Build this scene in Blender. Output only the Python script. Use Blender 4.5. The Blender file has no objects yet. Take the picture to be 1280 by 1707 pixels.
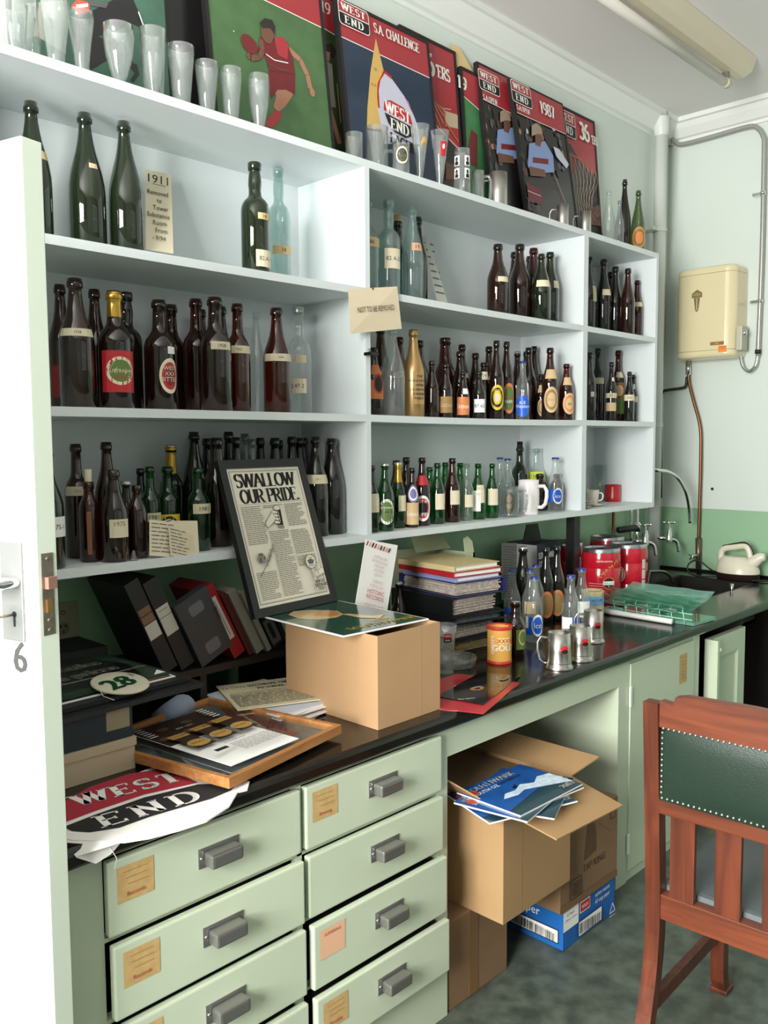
import bpy, bmesh, math, random
import numpy as np
from mathutils import Vector, Matrix
random.seed(7)
SC = bpy.context.scene
COL = SC.collection
# ------------------------------------------------------------------ camera
FPX = 1446.48
CAM = np.array([-1.5594, -2.2229, 1.5290])
_y, _p, _r = np.radians([44.1305, 4.6046, -0.348])
FWD = np.array([math.cos(_y)*math.cos(_p), math.sin(_y)*math.cos(_p), -math.sin(_p)])
_rt = np.array([math.sin(_y), -math.cos(_y), 0.0]); _up = np.cross(_rt, FWD)
RT = _rt*math.cos(_r)+_up*math.sin(_r); UP = -_rt*math.sin(_r)+_up*math.cos(_r)
cd = bpy.data.cameras.new('camera'); cam = bpy.data.objects.new('camera', cd); COL.objects.link(cam)
cam.matrix_world = Matrix(((RT[0], UP[0], -FWD[0], CAM[0]), (RT[1], UP[1], -FWD[1], CAM[1]), (RT[2], UP[2], -FWD[2], CAM[2]), (0, 0, 0, 1)))
cd.sensor_fit = 'VERTICAL'; cd.sensor_height = 36; cd.lens = 36*FPX/1707; cd.clip_start = 0.05
SC.camera = cam
# ------------------------------------------------------------------ light
SC.view_settings.view_transform = 'Standard'; SC.view_settings.look = 'None'
SC.view_settings.exposure = 0.0; SC.view_settings.gamma = 1.0; SC.view_settings.use_curve_mapping = False
w = bpy.data.worlds.new('world'); SC.world = w; w.use_nodes = True
w.node_tree.nodes['Background'].inputs[0].default_value = (0.75, 0.85, 1, 1); w.node_tree.nodes['Background'].inputs[1].default_value = 0.2
def area(name, loc, target, sx, sy, power, col):
    l = bpy.data.lights.new(name, 'AREA'); l.shape = 'RECTANGLE'; l.size = sx; l.size_y = sy; l.energy = power; l.color = col
    o = bpy.data.objects.new(name, l); COL.objects.link(o); o.location = loc
    o.rotation_euler = (Vector(target)-Vector(loc)).to_track_quat('-Z', 'Z').to_euler()
    return o
area('window_daylight', (-3.42, -1.7, 1.85), (-2.0, -1.6, 1.8), 1.8, 1.5, 520, (1.0, 0.985, 0.95))
area('window_daylight', (0.9, -4.22, 1.85), (0.9, -3.0, 1.8), 2.4, 1.7, 6, (1.0, 0.98, 0.95))

# ------------------------------------------------------------------ pixel rays of the survey photo -> points in the room
def ray(px, py): return FWD+(px-640)/FPX*RT-(py-853.5)/FPX*UP
def at(px, py, ax, v):
    d = ray(px, py); s = (v-CAM[ax])/d[ax]; return CAM+s*d
def atp(px, py, P, n):
    d = ray(px, py); s = ((np.array(P)-CAM)@np.array(n))/(d@np.array(n)); return CAM+s*d
# ------------------------------------------------------------------ materials
def lin(h):
    h = h.lstrip('#'); c = [int(h[i:i+2], 16)/255 for i in (0, 2, 4)]
    return tuple((x/12.92 if x <= .04045 else ((x+.055)/1.055)**2.4) for x in c)
MATS = {}
def mat(name, hexc, rough=.5, metal=0, var=0, vs=8, bump=0, bs=60, spec=.5, coat=0, hex2=None):
    if name in MATS: return MATS[name]
    m = bpy.data.materials.new(name); m.use_nodes = True; nt = m.node_tree; b = nt.nodes['Principled BSDF']
    c = lin(hexc); b.inputs['Base Color'].default_value = (*c, 1); b.inputs['Roughness'].default_value = rough
    b.inputs['Metallic'].default_value = metal; b.inputs['Specular IOR Level'].default_value = spec
    if coat: b.inputs['Coat Weight'].default_value = coat; b.inputs['Coat Roughness'].default_value = .08
    if var or bump or hex2:
        tc = nt.nodes.new('ShaderNodeTexCoord')
    if var or hex2:
        n = nt.nodes.new('ShaderNodeTexNoise'); n.inputs['Scale'].default_value = vs; n.inputs['Detail'].default_value = 6
        nt.links.new(tc.outputs['Object'], n.inputs['Vector'])
        r = nt.nodes.new('ShaderNodeValToRGB'); r.color_ramp.elements[0].position = .35; r.color_ramp.elements[1].position = .65
        c2 = lin(hex2) if hex2 else tuple(min(1, x*(1+var)) for x in c)
        c1 = c if hex2 else tuple(x*(1-var) for x in c)
        r.color_ramp.elements[0].color = (*c1, 1); r.color_ramp.elements[1].color = (*c2, 1)
        nt.links.new(n.outputs['Fac'], r.inputs['Fac']); nt.links.new(r.outputs['Color'], b.inputs['Base Color'])
    if bump:
        n = nt.nodes.new('ShaderNodeTexNoise'); n.inputs['Scale'].default_value = bs; n.inputs['Detail'].default_value = 3
        nt.links.new(tc.outputs['Object'], n.inputs['Vector'])
        bn = nt.nodes.new('ShaderNodeBump'); bn.inputs['Strength'].default_value = bump; bn.inputs['Distance'].default_value = .004
        nt.links.new(n.outputs['Fac'], bn.inputs['Height']); nt.links.new(bn.outputs['Normal'], b.inputs['Normal'])
    MATS[name] = m; return m
def glass(name, tint, dust=.06, gloss=1.0, rough=.04, dustc=(.8, .82, .8), body=None, bodyfac=0):
    """thin glass: see-through with the tint of the glass, fresnel reflection, a little dust on it"""
    if name in MATS: return MATS[name]
    m = bpy.data.materials.new(name); m.use_nodes = True; nt = m.node_tree; nt.nodes.clear()
    N = nt.nodes.new; L = nt.links.new
    out = N('ShaderNodeOutputMaterial'); tr = N('ShaderNodeBsdfTransparent'); tr.inputs[0].default_value = (*tint, 1)
    gl = N('ShaderNodeBsdfGlossy'); gl.inputs['Roughness'].default_value = rough; gl.inputs['Color'].default_value = (gloss, gloss, gloss, 1)
    df = N('ShaderNodeBsdfDiffuse'); df.inputs[0].default_value = (*(body or dustc), 1)
    m1 = N('ShaderNodeMixShader'); m1.inputs[0].default_value = max(dust, bodyfac); L(tr.outputs[0], m1.inputs[1]); L(df.outputs[0], m1.inputs[2])
    lw = N('ShaderNodeLayerWeight'); pw_ = N('ShaderNodeMath'); pw_.operation = 'POWER'; pw_.inputs[1].default_value = 3; L(lw.outputs['Facing'], pw_.inputs[0])
    fr = N('ShaderNodeMath'); fr.operation = 'MULTIPLY_ADD'; fr.inputs[1].default_value = .75; fr.inputs[2].default_value = .06; L(pw_.outputs[0], fr.inputs[0])
    m2 = N('ShaderNodeMixShader'); L(fr.outputs[0], m2.inputs[0]); L(m1.outputs[0], m2.inputs[1]); L(gl.outputs[0], m2.inputs[2])
    L(m2.outputs[0], out.inputs[0]); MATS[name] = m; return m
def wood(name, c1, c2, axis='Z', scale=9, rough=.35):
    m = bpy.data.materials.new(name); m.use_nodes = True; nt = m.node_tree; b = nt.nodes['Principled BSDF']
    tc = nt.nodes.new('ShaderNodeTexCoord'); mp = nt.nodes.new('ShaderNodeMapping'); n = nt.nodes.new('ShaderNodeTexNoise')
    s = [scale*6]*3; s['XYZ'.index(axis)] = scale*.5; mp.inputs['Scale'].default_value = s
    n.inputs['Scale'].default_value = 1; n.inputs['Detail'].default_value = 5; n.inputs['Distortion'].default_value = .6
    r = nt.nodes.new('ShaderNodeValToRGB'); r.color_ramp.elements[0].position = .3; r.color_ramp.elements[1].position = .7
    r.color_ramp.elements[0].color = (*lin(c1), 1); r.color_ramp.elements[1].color = (*lin(c2), 1)
    L = nt.links.new; L(tc.outputs['Object'], mp.inputs['Vector']); L(mp.outputs[0], n.inputs['Vector']); L(n.outputs['Fac'], r.inputs['Fac']); L(r.outputs[0], b.inputs['Base Color'])
    b.inputs['Roughness'].default_value = rough; MATS[name] = m; return m
# glass
AMB = glass('amber_glass', (.34, .13, .06), body=(.02, .008, .005), bodyfac=.45)
RED = glass('red_amber_glass', (.45, .12, .06), body=(.03, .007, .005), bodyfac=.30)
BLK = glass('black_glass', (.10, .09, .07), body=(.012, .011, .009), bodyfac=.8)
DGR = glass('dark_green_glass', (.22, .30, .13), body=(.013, .02, .010), bodyfac=.6)
GRN = glass('green_glass', (.10, .50, .20), body=(.01, .07, .02), bodyfac=.15)
OLV = glass('olive_glass', (.40, .50, .30), body=(.10, .13, .07), bodyfac=.25)
AQU = glass('aqua_glass', (.66, .80, .78), body=(.38, .47, .45), bodyfac=.25)
CLR = glass('clear_glass', (.90, .94, .93), dust=.07)
CLG = glass('dusty_clear_glass', (.85, .89, .88), dust=.11, dustc=(.75, .76, .75))
GRY = glass('smoky_clear_glass', (.62, .68, .68), dust=.10)
BLU = glass('blue_black_glass', (.1, .12, .25), body=(.008, .01, .03), bodyfac=.6)
PLG = glass('green_plastic_glass', (.58, .86, .74), body=(.28, .56, .44), bodyfac=.40)
# solids
PAPER = mat('cream_paper', '#e4d9bd', .8); WHITEP = mat('white_paper', '#f0efec', .7); TAN = mat('tan_paper', '#d9bf8c', .8)
BAND = mat('cream_band', '#d8ceb0', .8); INK = mat('black_ink', '#15130f', .7); FADE = mat('faded_ink', '#6c675c', .8)
PINK = mat('pink_buff_paper', '#dcae8c', .8); RINK = mat('red_ink', '#a8352b', .7)
RD = mat('label_red', '#b8242c', .45); DRD = mat('dark_red', '#7d1720', .4); GOLD = mat('gold_foil', '#c9a04a', .28, .9); GLDP = mat('gold_print', '#c49a4e', .5)
BLUP = mat('label_blue', '#1f5fd0', .4); GRP = mat('label_green', '#5f7a3a', .5); YEL = mat('label_yellow', '#e3c52f', .5)
ORG = mat('label_orange', '#d8824a', .55); BRP = mat('label_brown', '#9b7a4c', .6); CRM = mat('cream_label', '#d2b487', .6); PUR = mat('label_purple', '#7a6fa8', .5)
BK = mat('black_card', '#141414', .5); BKG = mat('black_gloss', '#0c0c0c', .2); WH = mat('white_print', '#f4f1ea', .5)
CAPS = mat('crown_cap_silver', '#c9c6bd', .3, .7); CAPB = mat('crown_cap_blue', '#2c3f93', .35, .4); CAPG = mat('crown_cap_mint', '#8fb9a6', .4, .3)
CHR = mat('chrome', '#d8d8d8', .12, 1); PEW = mat('pewter', '#b9b6b0', .28, 1); ALU = mat('brushed_steel', '#bdbab4', .4, 1); COP = mat('copper_pipe', '#7c553c', .35, .9)
SHELFP = mat('shelf_paint_pale_blue', '#d9e0e1', .45, bump=.03, bs=40)
WALLP = mat('wall_paint_pale_mint', '#d0d9d2', .6, var=.02, vs=2, bump=.05, bs=90)
CEIL = mat('ceiling_paint', '#e2dedc', .7, var=.015, vs=1.5)
CORN = mat('cornice_paint', '#e2e4e0', .5)
DADO = mat('dado_paint_green', '#93b896', .35, var=.02, vs=3)
MINT = mat('cabinet_paint_mint', '#bfcab2', .35, var=.015, vs=3, bump=.04, bs=30)
BENCH = mat('bench_black', '#16130f', .16, var=.25, vs=5, bump=.05, bs=25, spec=.5)
FLOOR = mat('floor_green_lino', '#3c433d', .4, vs=16, hex2='#5a6359', bump=.03)
CARD = mat('cardboard', '#b08c66', .8, var=.03, vs=5); CARDL = mat('cardboard_pale', '#ad8a64', .8, var=.03, vs=6); CARDD = mat('cardboard_inside', '#9b7a55', .85)
WALLD = mat('wall_low_bounce', '#7d807a', .7)  # unseen walls coloured darker than the room paint to cut bounced light
DOORW = mat('door_paint_pale', '#e2ecdc', .4, var=.01, vs=2); STEEL = mat('worn_steel', '#8a8176', .42, .8, var=.2, vs=40); BRASS = mat('brass', '#b88a5c', .3, .9)

# ------------------------------------------------------------------ mesh builder
class MB:
    def __init__(s): s.v = []; s.f = []; s.m = []; s.mats = []; s.sm = []
    def mi(s, m):
        if m not in s.mats: s.mats.append(m)
        return s.mats.index(m)
    def add(s, vs, fs, m, T=None, smooth=False):
        o = len(s.v); k = s.mi(m)
        for p in vs:
            s.v.append(tuple(T @ Vector(p)) if T is not None else tuple(float(c) for c in p))
        for f in fs: s.f.append(tuple(i+o for i in f)); s.m.append(k); s.sm.append(smooth)
        return s
    def box(s, a, b, m, T=None, bev=0):
        x0, y0, z0 = a; x1, y1, z1 = b
        x0, x1 = min(x0, x1), max(x0, x1); y0, y1 = min(y0, y1), max(y0, y1); z0, z1 = min(z0, z1), max(z0, z1)
        if bev:
            bm = bmesh.new(); bmesh.ops.create_cube(bm, size=1)
            for v in bm.verts: v.co = Vector(((x0+x1)/2+v.co.x*(x1-x0), (y0+y1)/2+v.co.y*(y1-y0), (z0+z1)/2+v.co.z*(z1-z0)))
            bmesh.ops.bevel(bm, geom=bm.edges[:], offset=bev, segments=2, profile=.6, affect='EDGES')
            bm.verts.index_update(); s.add([v.co[:] for v in bm.verts], [[v.index for v in f.verts] for f in bm.faces], m, T, False); bm.free(); return s
        vs = [(x0, y0, z0), (x1, y0, z0), (x1, y1, z0), (x0, y1, z0), (x0, y0, z1), (x1, y0, z1), (x1, y1, z1), (x0, y1, z1)]
        return s.add(vs, [(0, 3, 2, 1), (4, 5, 6, 7), (0, 1, 5, 4), (1, 2, 6, 5), (2, 3, 7, 6), (3, 0, 4, 7)], m, T)
    def lathe(s, prof, m, c=(0, 0, 0), seg=24, T=None, cap0=True, cap1=False, smooth=True):
        vs = []; fs = []; n = len(prof)
        for r, z in prof:
            for i in range(seg):
                a = 2*math.pi*i/seg; vs.append((c[0]+r*math.cos(a), c[1]+r*math.sin(a), c[2]+z))
        for j in range(n-1):
            for i in range(seg):
                k = (i+1) % seg; fs.append((j*seg+i, j*seg+k, (j+1)*seg+k, (j+1)*seg+i))
        s.add(vs, fs, m, T, smooth)
        if cap0: s.add([vs[i] for i in range(seg)], [tuple(range(seg))[::-1]], m, T)
        if cap1: s.add([vs[(n-1)*seg+i] for i in range(seg)], [tuple(range(seg))], m, T)
        return s
    def tube(s, pts, r, m, seg=10, T=None, closed=False, flat=1.0):
        P = [Vector(p) for p in pts]; vs = []; fs = []; n = len(P); prev = None
        for i, p in enumerate(P):
            if closed: t = (P[(i+1) % n]-P[i-1]).normalized()
            else: t = (P[min(i+1, n-1)]-P[max(i-1, 0)]).normalized()
            if prev is None:
                a = Vector((0, 0, 1)) if abs(t.z) < .9 else Vector((1, 0, 0)); u = t.cross(a).normalized()
            else: u = (prev-t*prev.dot(t)).normalized()
            prev = u; v = t.cross(u); rr = r[i] if isinstance(r, (list, tuple)) else r
            for k in range(seg):
                a = 2*math.pi*k/seg; vs.append(tuple(p+u*math.cos(a)*rr+v*math.sin(a)*rr*flat))
        for i in range(n if closed else n-1):
            j = (i+1) % n
            for k in range(seg):
                l = (k+1) % seg; fs.append((i*seg+k, i*seg+l, j*seg+l, j*seg+k))
        if not closed: fs += [tuple(range(seg))[::-1], tuple((n-1)*seg+k for k in range(seg))]
        return s.add(vs, fs, m, T, True)
    def prism(s, poly, d, m, T=None, mside=None):
        """closed 2D polygon in local xy extruded from z=0 to z=d"""
        n = len(poly); vs = [(x, y, 0) for x, y in poly]+[(x, y, d) for x, y in poly]
        s.add(vs, [tuple(range(n))[::-1], tuple(range(n, 2*n))], m, T)
        return s.add(vs, [(i, (i+1) % n, n+(i+1) % n, n+i) for i in range(n)], mside or m, T)
    def build(s, name, parent=None, mods=None, local=False):
        me = bpy.data.meshes.new(name); vs = s.v
        if parent is not None and not local:
            W = parent.matrix_basis.copy(); q_ = parent.parent
            while q_ is not None: W = q_.matrix_basis @ W; q_ = q_.parent
            M = W.inverted(); vs = [tuple(M @ Vector(p)) for p in vs]
        me.from_pydata(vs, [], s.f)
        for m in s.mats: me.materials.append(m)
        me.polygons.foreach_set('material_index', s.m); me.polygons.foreach_set('use_smooth', s.sm); me.update()
        o = bpy.data.objects.new(name, me); COL.objects.link(o)
        if parent is not None: o.parent = parent
        return o
LABELS = []
def tag(o, label, cat, group=None):
    o['label'] = label; o['category'] = cat; LABELS.append((o.name, label))
    if group: o['group'] = group
    return o
def thing(name, label, cat, loc=(0, 0, 0), rz=0, group=None, M=None):
    o = bpy.data.objects.new(name, None); COL.objects.link(o); o.empty_display_size = .05
    if M is not None: o.matrix_basis = M
    else: o.matrix_basis = Matrix.Translation(Vector([float(c) for c in loc])) @ Matrix.Rotation(rz, 4, 'Z')
    return tag(o, label, cat, group)
def struct(o): o['kind'] = 'structure'; return o
def one(mb, name, label, cat, base=None, group=None):
    """a thing that is one mesh; origin moved to its base"""
    o = mb.build(name)
    if base is not None:
        b = Vector([float(c) for c in base]); o.data.transform(Matrix.Translation(-b)); o.location = b
    return tag(o, label, cat, group)
def frame(P, u, v):
    """matrix with origin P, local x along u, local y along v, local z = normal"""
    u = Vector([float(c) for c in u]).normalized(); v = Vector([float(c) for c in v]); v = (v-u*v.dot(u)).normalized(); n = u.cross(v)
    return Matrix(((u.x, v.x, n.x, P[0]), (u.y, v.y, n.y, P[1]), (u.z, v.z, n.z, P[2]), (0, 0, 0, 1)))
# ------------------------------------------------------------------ lettering
_TC = {}
def text2d(s, size=1.0, align='c'):
    """sans lettering as (verts, faces), cap height = size, centred on 0,0"""
    if s not in _TC:
        cu = bpy.data.curves.new('t', 'FONT'); cu.body = s; cu.resolution_u = 2; cu.size = 1
        o = bpy.data.objects.new('t', cu); COL.objects.link(o)
        dg = bpy.context.evaluated_depsgraph_get(); me = o.evaluated_get(dg).to_mesh()
        v = [(p.co.x, p.co.y) for p in me.vertices]; f = [tuple(p.vertices) for p in me.polygons]
        o.evaluated_get(dg).to_mesh_clear(); bpy.data.objects.remove(o); bpy.data.curves.remove(cu)
        _TC[s] = (v, f)
    v, f = _TC[s]
    if not v: return [], []
    x0 = min(p[0] for p in v); x1 = max(p[0] for p in v); k = size/.69
    ox = (x0+x1)/2 if align == 'c' else x0
    return [((x-ox)*k, (y-.345)*k) for x, y in v], f
def _arc(cx, cy, rx, ry, a0, a1, n=10):
    return [(cx+rx*math.cos(math.radians(a0+(a1-a0)*i/n)), cy+ry*math.sin(math.radians(a0+(a1-a0)*i/n))) for i in range(n+1)]
GL = {  # width, polylines, serif points (x, y, kind) kind h = horizontal slab, v = vertical tick
 'A': (.8, [[(.05, 0), (.4, 1)], [(.4, 1), (.75, 0)], [(.2, .35), (.6, .35)]], [(.05, 0, 'h'), (.75, 0, 'h')]),
 'B': (.7, [[(.15, 0), (.15, 1)], [(.15, 1), (.4, 1)]+_arc(.4, .76, .24, .24, 90, -90)+[(.15, .52)], [(.4, .52)]+_arc(.42, .26, .26, .26, 90, -90)+[(.15, 0)]], [(.1, 0, 'h'), (.1, 1, 'h')]),
 'C': (.75, [_arc(.42, .5, .34, .5, 50, 310, 14)], [(.66, .84, 'v'), (.66, .16, 'v')]),
 'D': (.78, [[(.15, 0), (.15, 1)], [(.15, 1), (.35, 1)]+_arc(.35, .5, .36, .5, 90, -90, 12)+[(.15, 0)]], [(.1, 0, 'h'), (.1, 1, 'h')]),
 'E': (.7, [[(.15, 0), (.15, 1)], [(.15, 1), (.62, 1)], [(.15, .52), (.48, .52)], [(.15, 0), (.64, 0)]], [(.1, 0, 'h'), (.1, 1, 'h'), (.62, .92, 'v'), (.48, .52, 'v'), (.64, .08, 'v')]),
 'G': (.8, [_arc(.42, .5, .34, .5, 50, 350, 14), [(.72, .45), (.72, .05)], [(.5, .42), (.84, .42)]], [(.66, .84, 'v')]),
 'H': (.82, [[(.15, 0), (.15, 1)], [(.67, 0), (.67, 1)], [(.15, .5), (.67, .5)]], [(.15, 0, 'h'), (.15, 1, 'h'), (.67, 0, 'h'), (.67, 1, 'h')]),
 'I': (.4, [[(.2, 0), (.2, 1)]], [(.2, 0, 'h'), (.2, 1, 'h')]),
 'K': (.8, [[(.15, 0), (.15, 1)], [(.15, .4), (.62, 1)], [(.3, .6), (.68, 0)]], [(.15, 0, 'h'), (.15, 1, 'h'), (.62, 1, 'h'), (.7, 0, 'h')]),
 'L': (.66, [[(.15, 0), (.15, 1)], [(.15, 0), (.6, 0)]], [(.15, 1, 'h'), (.1, 0, 'h'), (.6, .1, 'v')]),
 'M': (.95, [[(.15, 0), (.15, 1)], [(.15, 1), (.47, .1)], [(.47, .1), (.8, 1)], [(.8, 1), (.8, 0)]], [(.15, 0, 'h'), (.12, 1, 'h'), (.8, 0, 'h'), (.83, 1, 'h')]),
 'N': (.85, [[(.16, 0), (.16, 1)], [(.16, 1), (.69, 0)], [(.69, 0), (.69, 1)]], [(.16, 0, 'h'), (.12, 1, 'h'), (.69, 1, 'h')]),
 'O': (.82, [_arc(.41, .5, .34, .5, 0, 360, 20)], []),
 'P': (.7, [[(.15, 0), (.15, 1)], [(.15, 1), (.38, 1)]+_arc(.38, .74, .26, .26, 90, -90)+[(.15, .48)]], [(.15, 0, 'h'), (.1, 1, 'h')]),
 'R': (.78, [[(.15, 0), (.15, 1)], [(.15, 1), (.38, 1)]+_arc(.38, .75, .25, .25, 90, -90)+[(.15, .5)], [(.36, .5), (.66, 0)]], [(.15, 0, 'h'), (.1, 1, 'h'), (.7, 0, 'h')]),
 'S': (.65, [_arc(.33, .745, .235, .255, 40, 270, 12)[:-1]+_arc(.33, .25, .25, .25, 90, -140, 12)], [(.53, .86, 'v'), (.12, .14, 'v')]),
 'T': (.72, [[(.36, 0), (.36, 1)], [(.06, 1), (.66, 1)]], [(.36, 0, 'h'), (.06, .92, 'v'), (.66, .92, 'v')]),
 'U': (.82, [[(.16, 1), (.16, .35)]+_arc(.41, .3, .25, .3, 180, 360, 12)+[(.66, 1)]], [(.16, 1, 'h'), (.66, 1, 'h')]),
 'V': (.8, [[(.06, 1), (.4, 0)], [(.4, 0), (.74, 1)]], [(.06, 1, 'h'), (.74, 1, 'h')]),
 'W': (1.12, [[(.07, 1), (.32, 0)], [(.32, 0), (.56, 1)], [(.56, 1), (.8, 0)], [(.8, 0), (1.05, 1)]], [(.07, 1, 'h'), (.56, 1, 'h'), (1.05, 1, 'h')]),
 'Y': (.8, [[(.06, 1), (.4, .5)], [(.4, .5), (.74, 1)], [(.4, .5), (.4, 0)]], [(.06, 1, 'h'), (.74, 1, 'h'), (.4, 0, 'h')]),
 'X': (.8, [[(.08, 1), (.7, 0)], [(.08, 0), (.7, 1)]], [(.08, 1, 'h'), (.7, 1, 'h'), (.08, 0, 'h'), (.7, 0, 'h')]),
 'F': (.66, [[(.15, 0), (.15, 1)], [(.15, 1), (.6, 1)], [(.15, .52), (.46, .52)]], [(.15, 0, 'h'), (.1, 1, 'h'), (.6, .92, 'v')]),
 '1': (.5, [[(.26, 0), (.26, 1)], [(.26, 1), (.08, .82)]], [(.26, 0, 'h')]),
 '3': (.66, [_arc(.31, .76, .22, .24, 150, -90, 12), _arc(.31, .26, .26, .26, 90, -150, 12)], []),
 '6': (.7, [_arc(.35, .3, .26, .3, 0, 360, 18), [(.1, .35)]+_arc(.42, .42, .32, .58, 170, 75, 8)], []),
 '7': (.6, [[(.06, 1), (.54, 1)], [(.54, 1), (.26, 0)]], [(.06, .92, 'v')]),
 '8': (.68, [_arc(.34, .75, .21, .25, 0, 360, 16), _arc(.34, .26, .26, .26, 0, 360, 16)], []),
 '9': (.7, [_arc(.35, .7, .26, .3, 0, 360, 18), [(.6, .65)]+_arc(.28, .58, .32, .58, -10, -105, 8)], []),
 '.': (.25, [[(.1, 0), (.1, .1)]], []), "'": (.22, [[(.1, .8), (.1, 1)]], []), ' ': (.4, [], []),
}
def serif2d(s, h, thick=.19, thin=.075, slab=.17, track=.04, align='c'):
    vs = []; fs = []; x = 0
    def quad(a, b, c, d):
        o = len(vs); vs.extend([a, b, c, d]); fs.append((o, o+1, o+2, o+3))
    for ch in s:
        wd, pl, sf = GL[ch]
        for line in pl:
            for (ax, ay), (bx, by) in zip(line, line[1:]):
                dx, dy = bx-ax, by-ay; L = math.hypot(dx, dy)
                if L < 1e-6: continue
                t = (thin+(thick-thin)*abs(dy)/L)/2; nx, ny = -dy/L*t, dx/L*t; ex, ey = dx/L*.012, dy/L*.012
                quad((x+ax+nx-ex, ay+ny-ey), (x+bx+nx+ex, by+ny+ey), (x+bx-nx+ex, by-ny+ey), (x+ax-nx-ex, ay-ny-ey))
        for sx, sy, k in sf:
            if k == 'h': quad((x+sx-slab, sy-thin/2), (x+sx+slab, sy-thin/2), (x+sx+slab, sy+thin/2), (x+sx-slab, sy+thin/2))
            else: quad((x+sx-thin/2, sy-.11), (x+sx+thin/2, sy-.11), (x+sx+thin/2, sy+.11), (x+sx-thin/2, sy+.11))
        x += wd+track
    ox = x/2 if align == 'c' else 0
    return [((a-ox)*h, (b-.5)*h) for a, b in vs], fs
class Art:
    """flat print: layers of 2D shapes put on a surface through a mapping"""
    def __init__(s, mb, T=None, fn=None, eps=.0004): s.mb = mb; s.T = T; s.fn = fn; s.eps = eps; s.z = eps
    def put(s, vs, fs, m, dx=0, dy=0, rot=0, sx=1, sy=1, up=1):
        c, n = math.cos(math.radians(rot)), math.sin(math.radians(rot)); out = []
        for x, y in vs:
            x, y = x*sx, y*sy; X, Y = dx+x*c-y*n, dy+x*n+y*c
            out.append(s.fn(X, Y, s.z) if s.fn else (X, Y, s.z))
        s.mb.add(out, fs, m, s.T)
        s.z += s.eps*up; return s
    def poly(s, pts, m, **k): return s.put(pts, [tuple(range(len(pts)))], m, **k)
    def rect(s, x0, y0, x1, y1, m, **k): return s.poly([(x0, y0), (x1, y0), (x1, y1), (x0, y1)], m, **k)
    def ell(s, cx, cy, rx, ry, m, n=24, **k): return s.poly(_arc(0, 0, rx, ry, 0, 360*(n-1)/n, n-1), m, dx=cx, dy=cy, **k)
    def rrect(s, x0, y0, x1, y1, r, m, **k):
        p = _arc(x1-r, y1-r, r, r, 0, 90, 4)+_arc(x0+r, y1-r, r, r, 90, 180, 4)+_arc(x0+r, y0+r, r, r, 180, 270, 4)+_arc(x1-r, y0+r, r, r, 270, 360, 4)
        return s.poly(p, m, **k)
    def text(s, t, cx, cy, h, m, **k): v, f = text2d(t, h, k.pop('align', 'c')); return s.put(v, f, m, dx=cx, dy=cy, **k)
    def serif(s, t, cx, cy, h, m, **k):
        kw = {q: k.pop(q) for q in ('thick', 'thin', 'slab', 'track', 'align') if q in k}
        v, f = serif2d(t, h, **kw); return s.put(v, f, m, dx=cx, dy=cy, **k)
    def line(s, pts, wd, m):
        vs = []; fs = []
        for (ax, ay), (bx, by) in zip(pts, pts[1:]):
            L = math.hypot(bx-ax, by-ay) or 1; nx, ny = -(by-ay)/L*wd/2, (bx-ax)/L*wd/2; o = len(vs)
            vs += [(ax+nx, ay+ny), (bx+nx, by+ny), (bx-nx, by-ny), (ax-nx, ay-ny)]; fs.append((o, o+1, o+2, o+3))
        return s.put(vs, fs, m)
    def lines(s, x0, y0, x1, y1, pitch, m, h=.35, gap=.12):
        """rows of tiny words"""
        vs = []; fs = []; y = y1
        while y-pitch*h > y0:
            x = x0; xe = x1-(random.random()*.3*(x1-x0) if random.random() < .2 else 0)
            while x < xe-pitch:
                wl = min(random.uniform(1.2, 4.5)*pitch*.8, xe-x); o = len(vs)
                vs += [(x, y-pitch*h), (x+wl, y-pitch*h), (x+wl, y), (x, y)]; fs.append((o, o+1, o+2, o+3)); x += wl+pitch*.35
            y -= pitch
        return s.put(vs, fs, m) if vs else s
    def logo(s, x, y, w, h, red, blk, wht):
        """white edged badge, red top half WEST, black lower half END; x,y = lower left"""
        r = w*.1; b = w*.022
        s.rrect(x, y, x+w, y+h, r, wht); s.rrect(x+b, y+b, x+w-b, y+h-b, r*.85, red)
        s.rrect(x+b, y+b, x+w-b, y+h*.5-b/2, r*.85, blk); s.rect(x+b, y+h*.5-b/2-r, x+w-b, y+h*.5-b/2, blk); s.rect(x+b, y+h*.5-b/2, x+w-b, y+h*.5+b/2, wht)
        s.serif('WEST', x+w/2, y+h*.745, h*.27, wht, track=.14, sx=w/h*.80, thick=.24); s.serif('END', x+w/2, y+h*.26, h*.29, wht, track=.2, sx=w/h*.76, thick=.22)
        return s
# ------------------------------------------------------------------ room
XE, ZC_ = 2.94, 3.2
XL, YF = -3.3, -4.2
struct(MB().add([(XL, YF, 0), (XE, YF, 0), (XE, 1.2, 0), (XL, 1.2, 0)], [(0, 1, 2, 3)], FLOOR).build('floor'))
struct(MB().add([(XL, YF, ZC_), (XL, 0, ZC_), (XE, 0, ZC_), (XE, YF, ZC_)], [(0, 1, 2, 3)], CEIL).build('ceiling'))
DZ = 1.166
def wallq(mb, pts, m): mb.add(pts, [tuple(range(len(pts)))], m)
wb = MB(); x0 = -1.2
for za, zb, m in ((0, DZ, DADO), (DZ, ZC_, WALLP)): wb.box((x0, 0, za), (XE+.1, .1, zb), m)
for za, zb, m in ((0, DZ, DADO), (DZ, ZC_, WALLP)): wb.box((XL-.1, 0, za), (-2.06, .1, zb), m)
wb.box((-2.06, 0, 2.05), (x0, .1, ZC_), WALLP); struct(wb.build('wall_back'))
wr = MB()
wr.box((XE, YF, 0), (XE+.1, 0, DZ), DADO); wr.box((XE, YF, DZ), (XE+.1, 0, ZC_), WALLP); struct(wr.build('wall_right'))
wl = MB()
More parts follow.
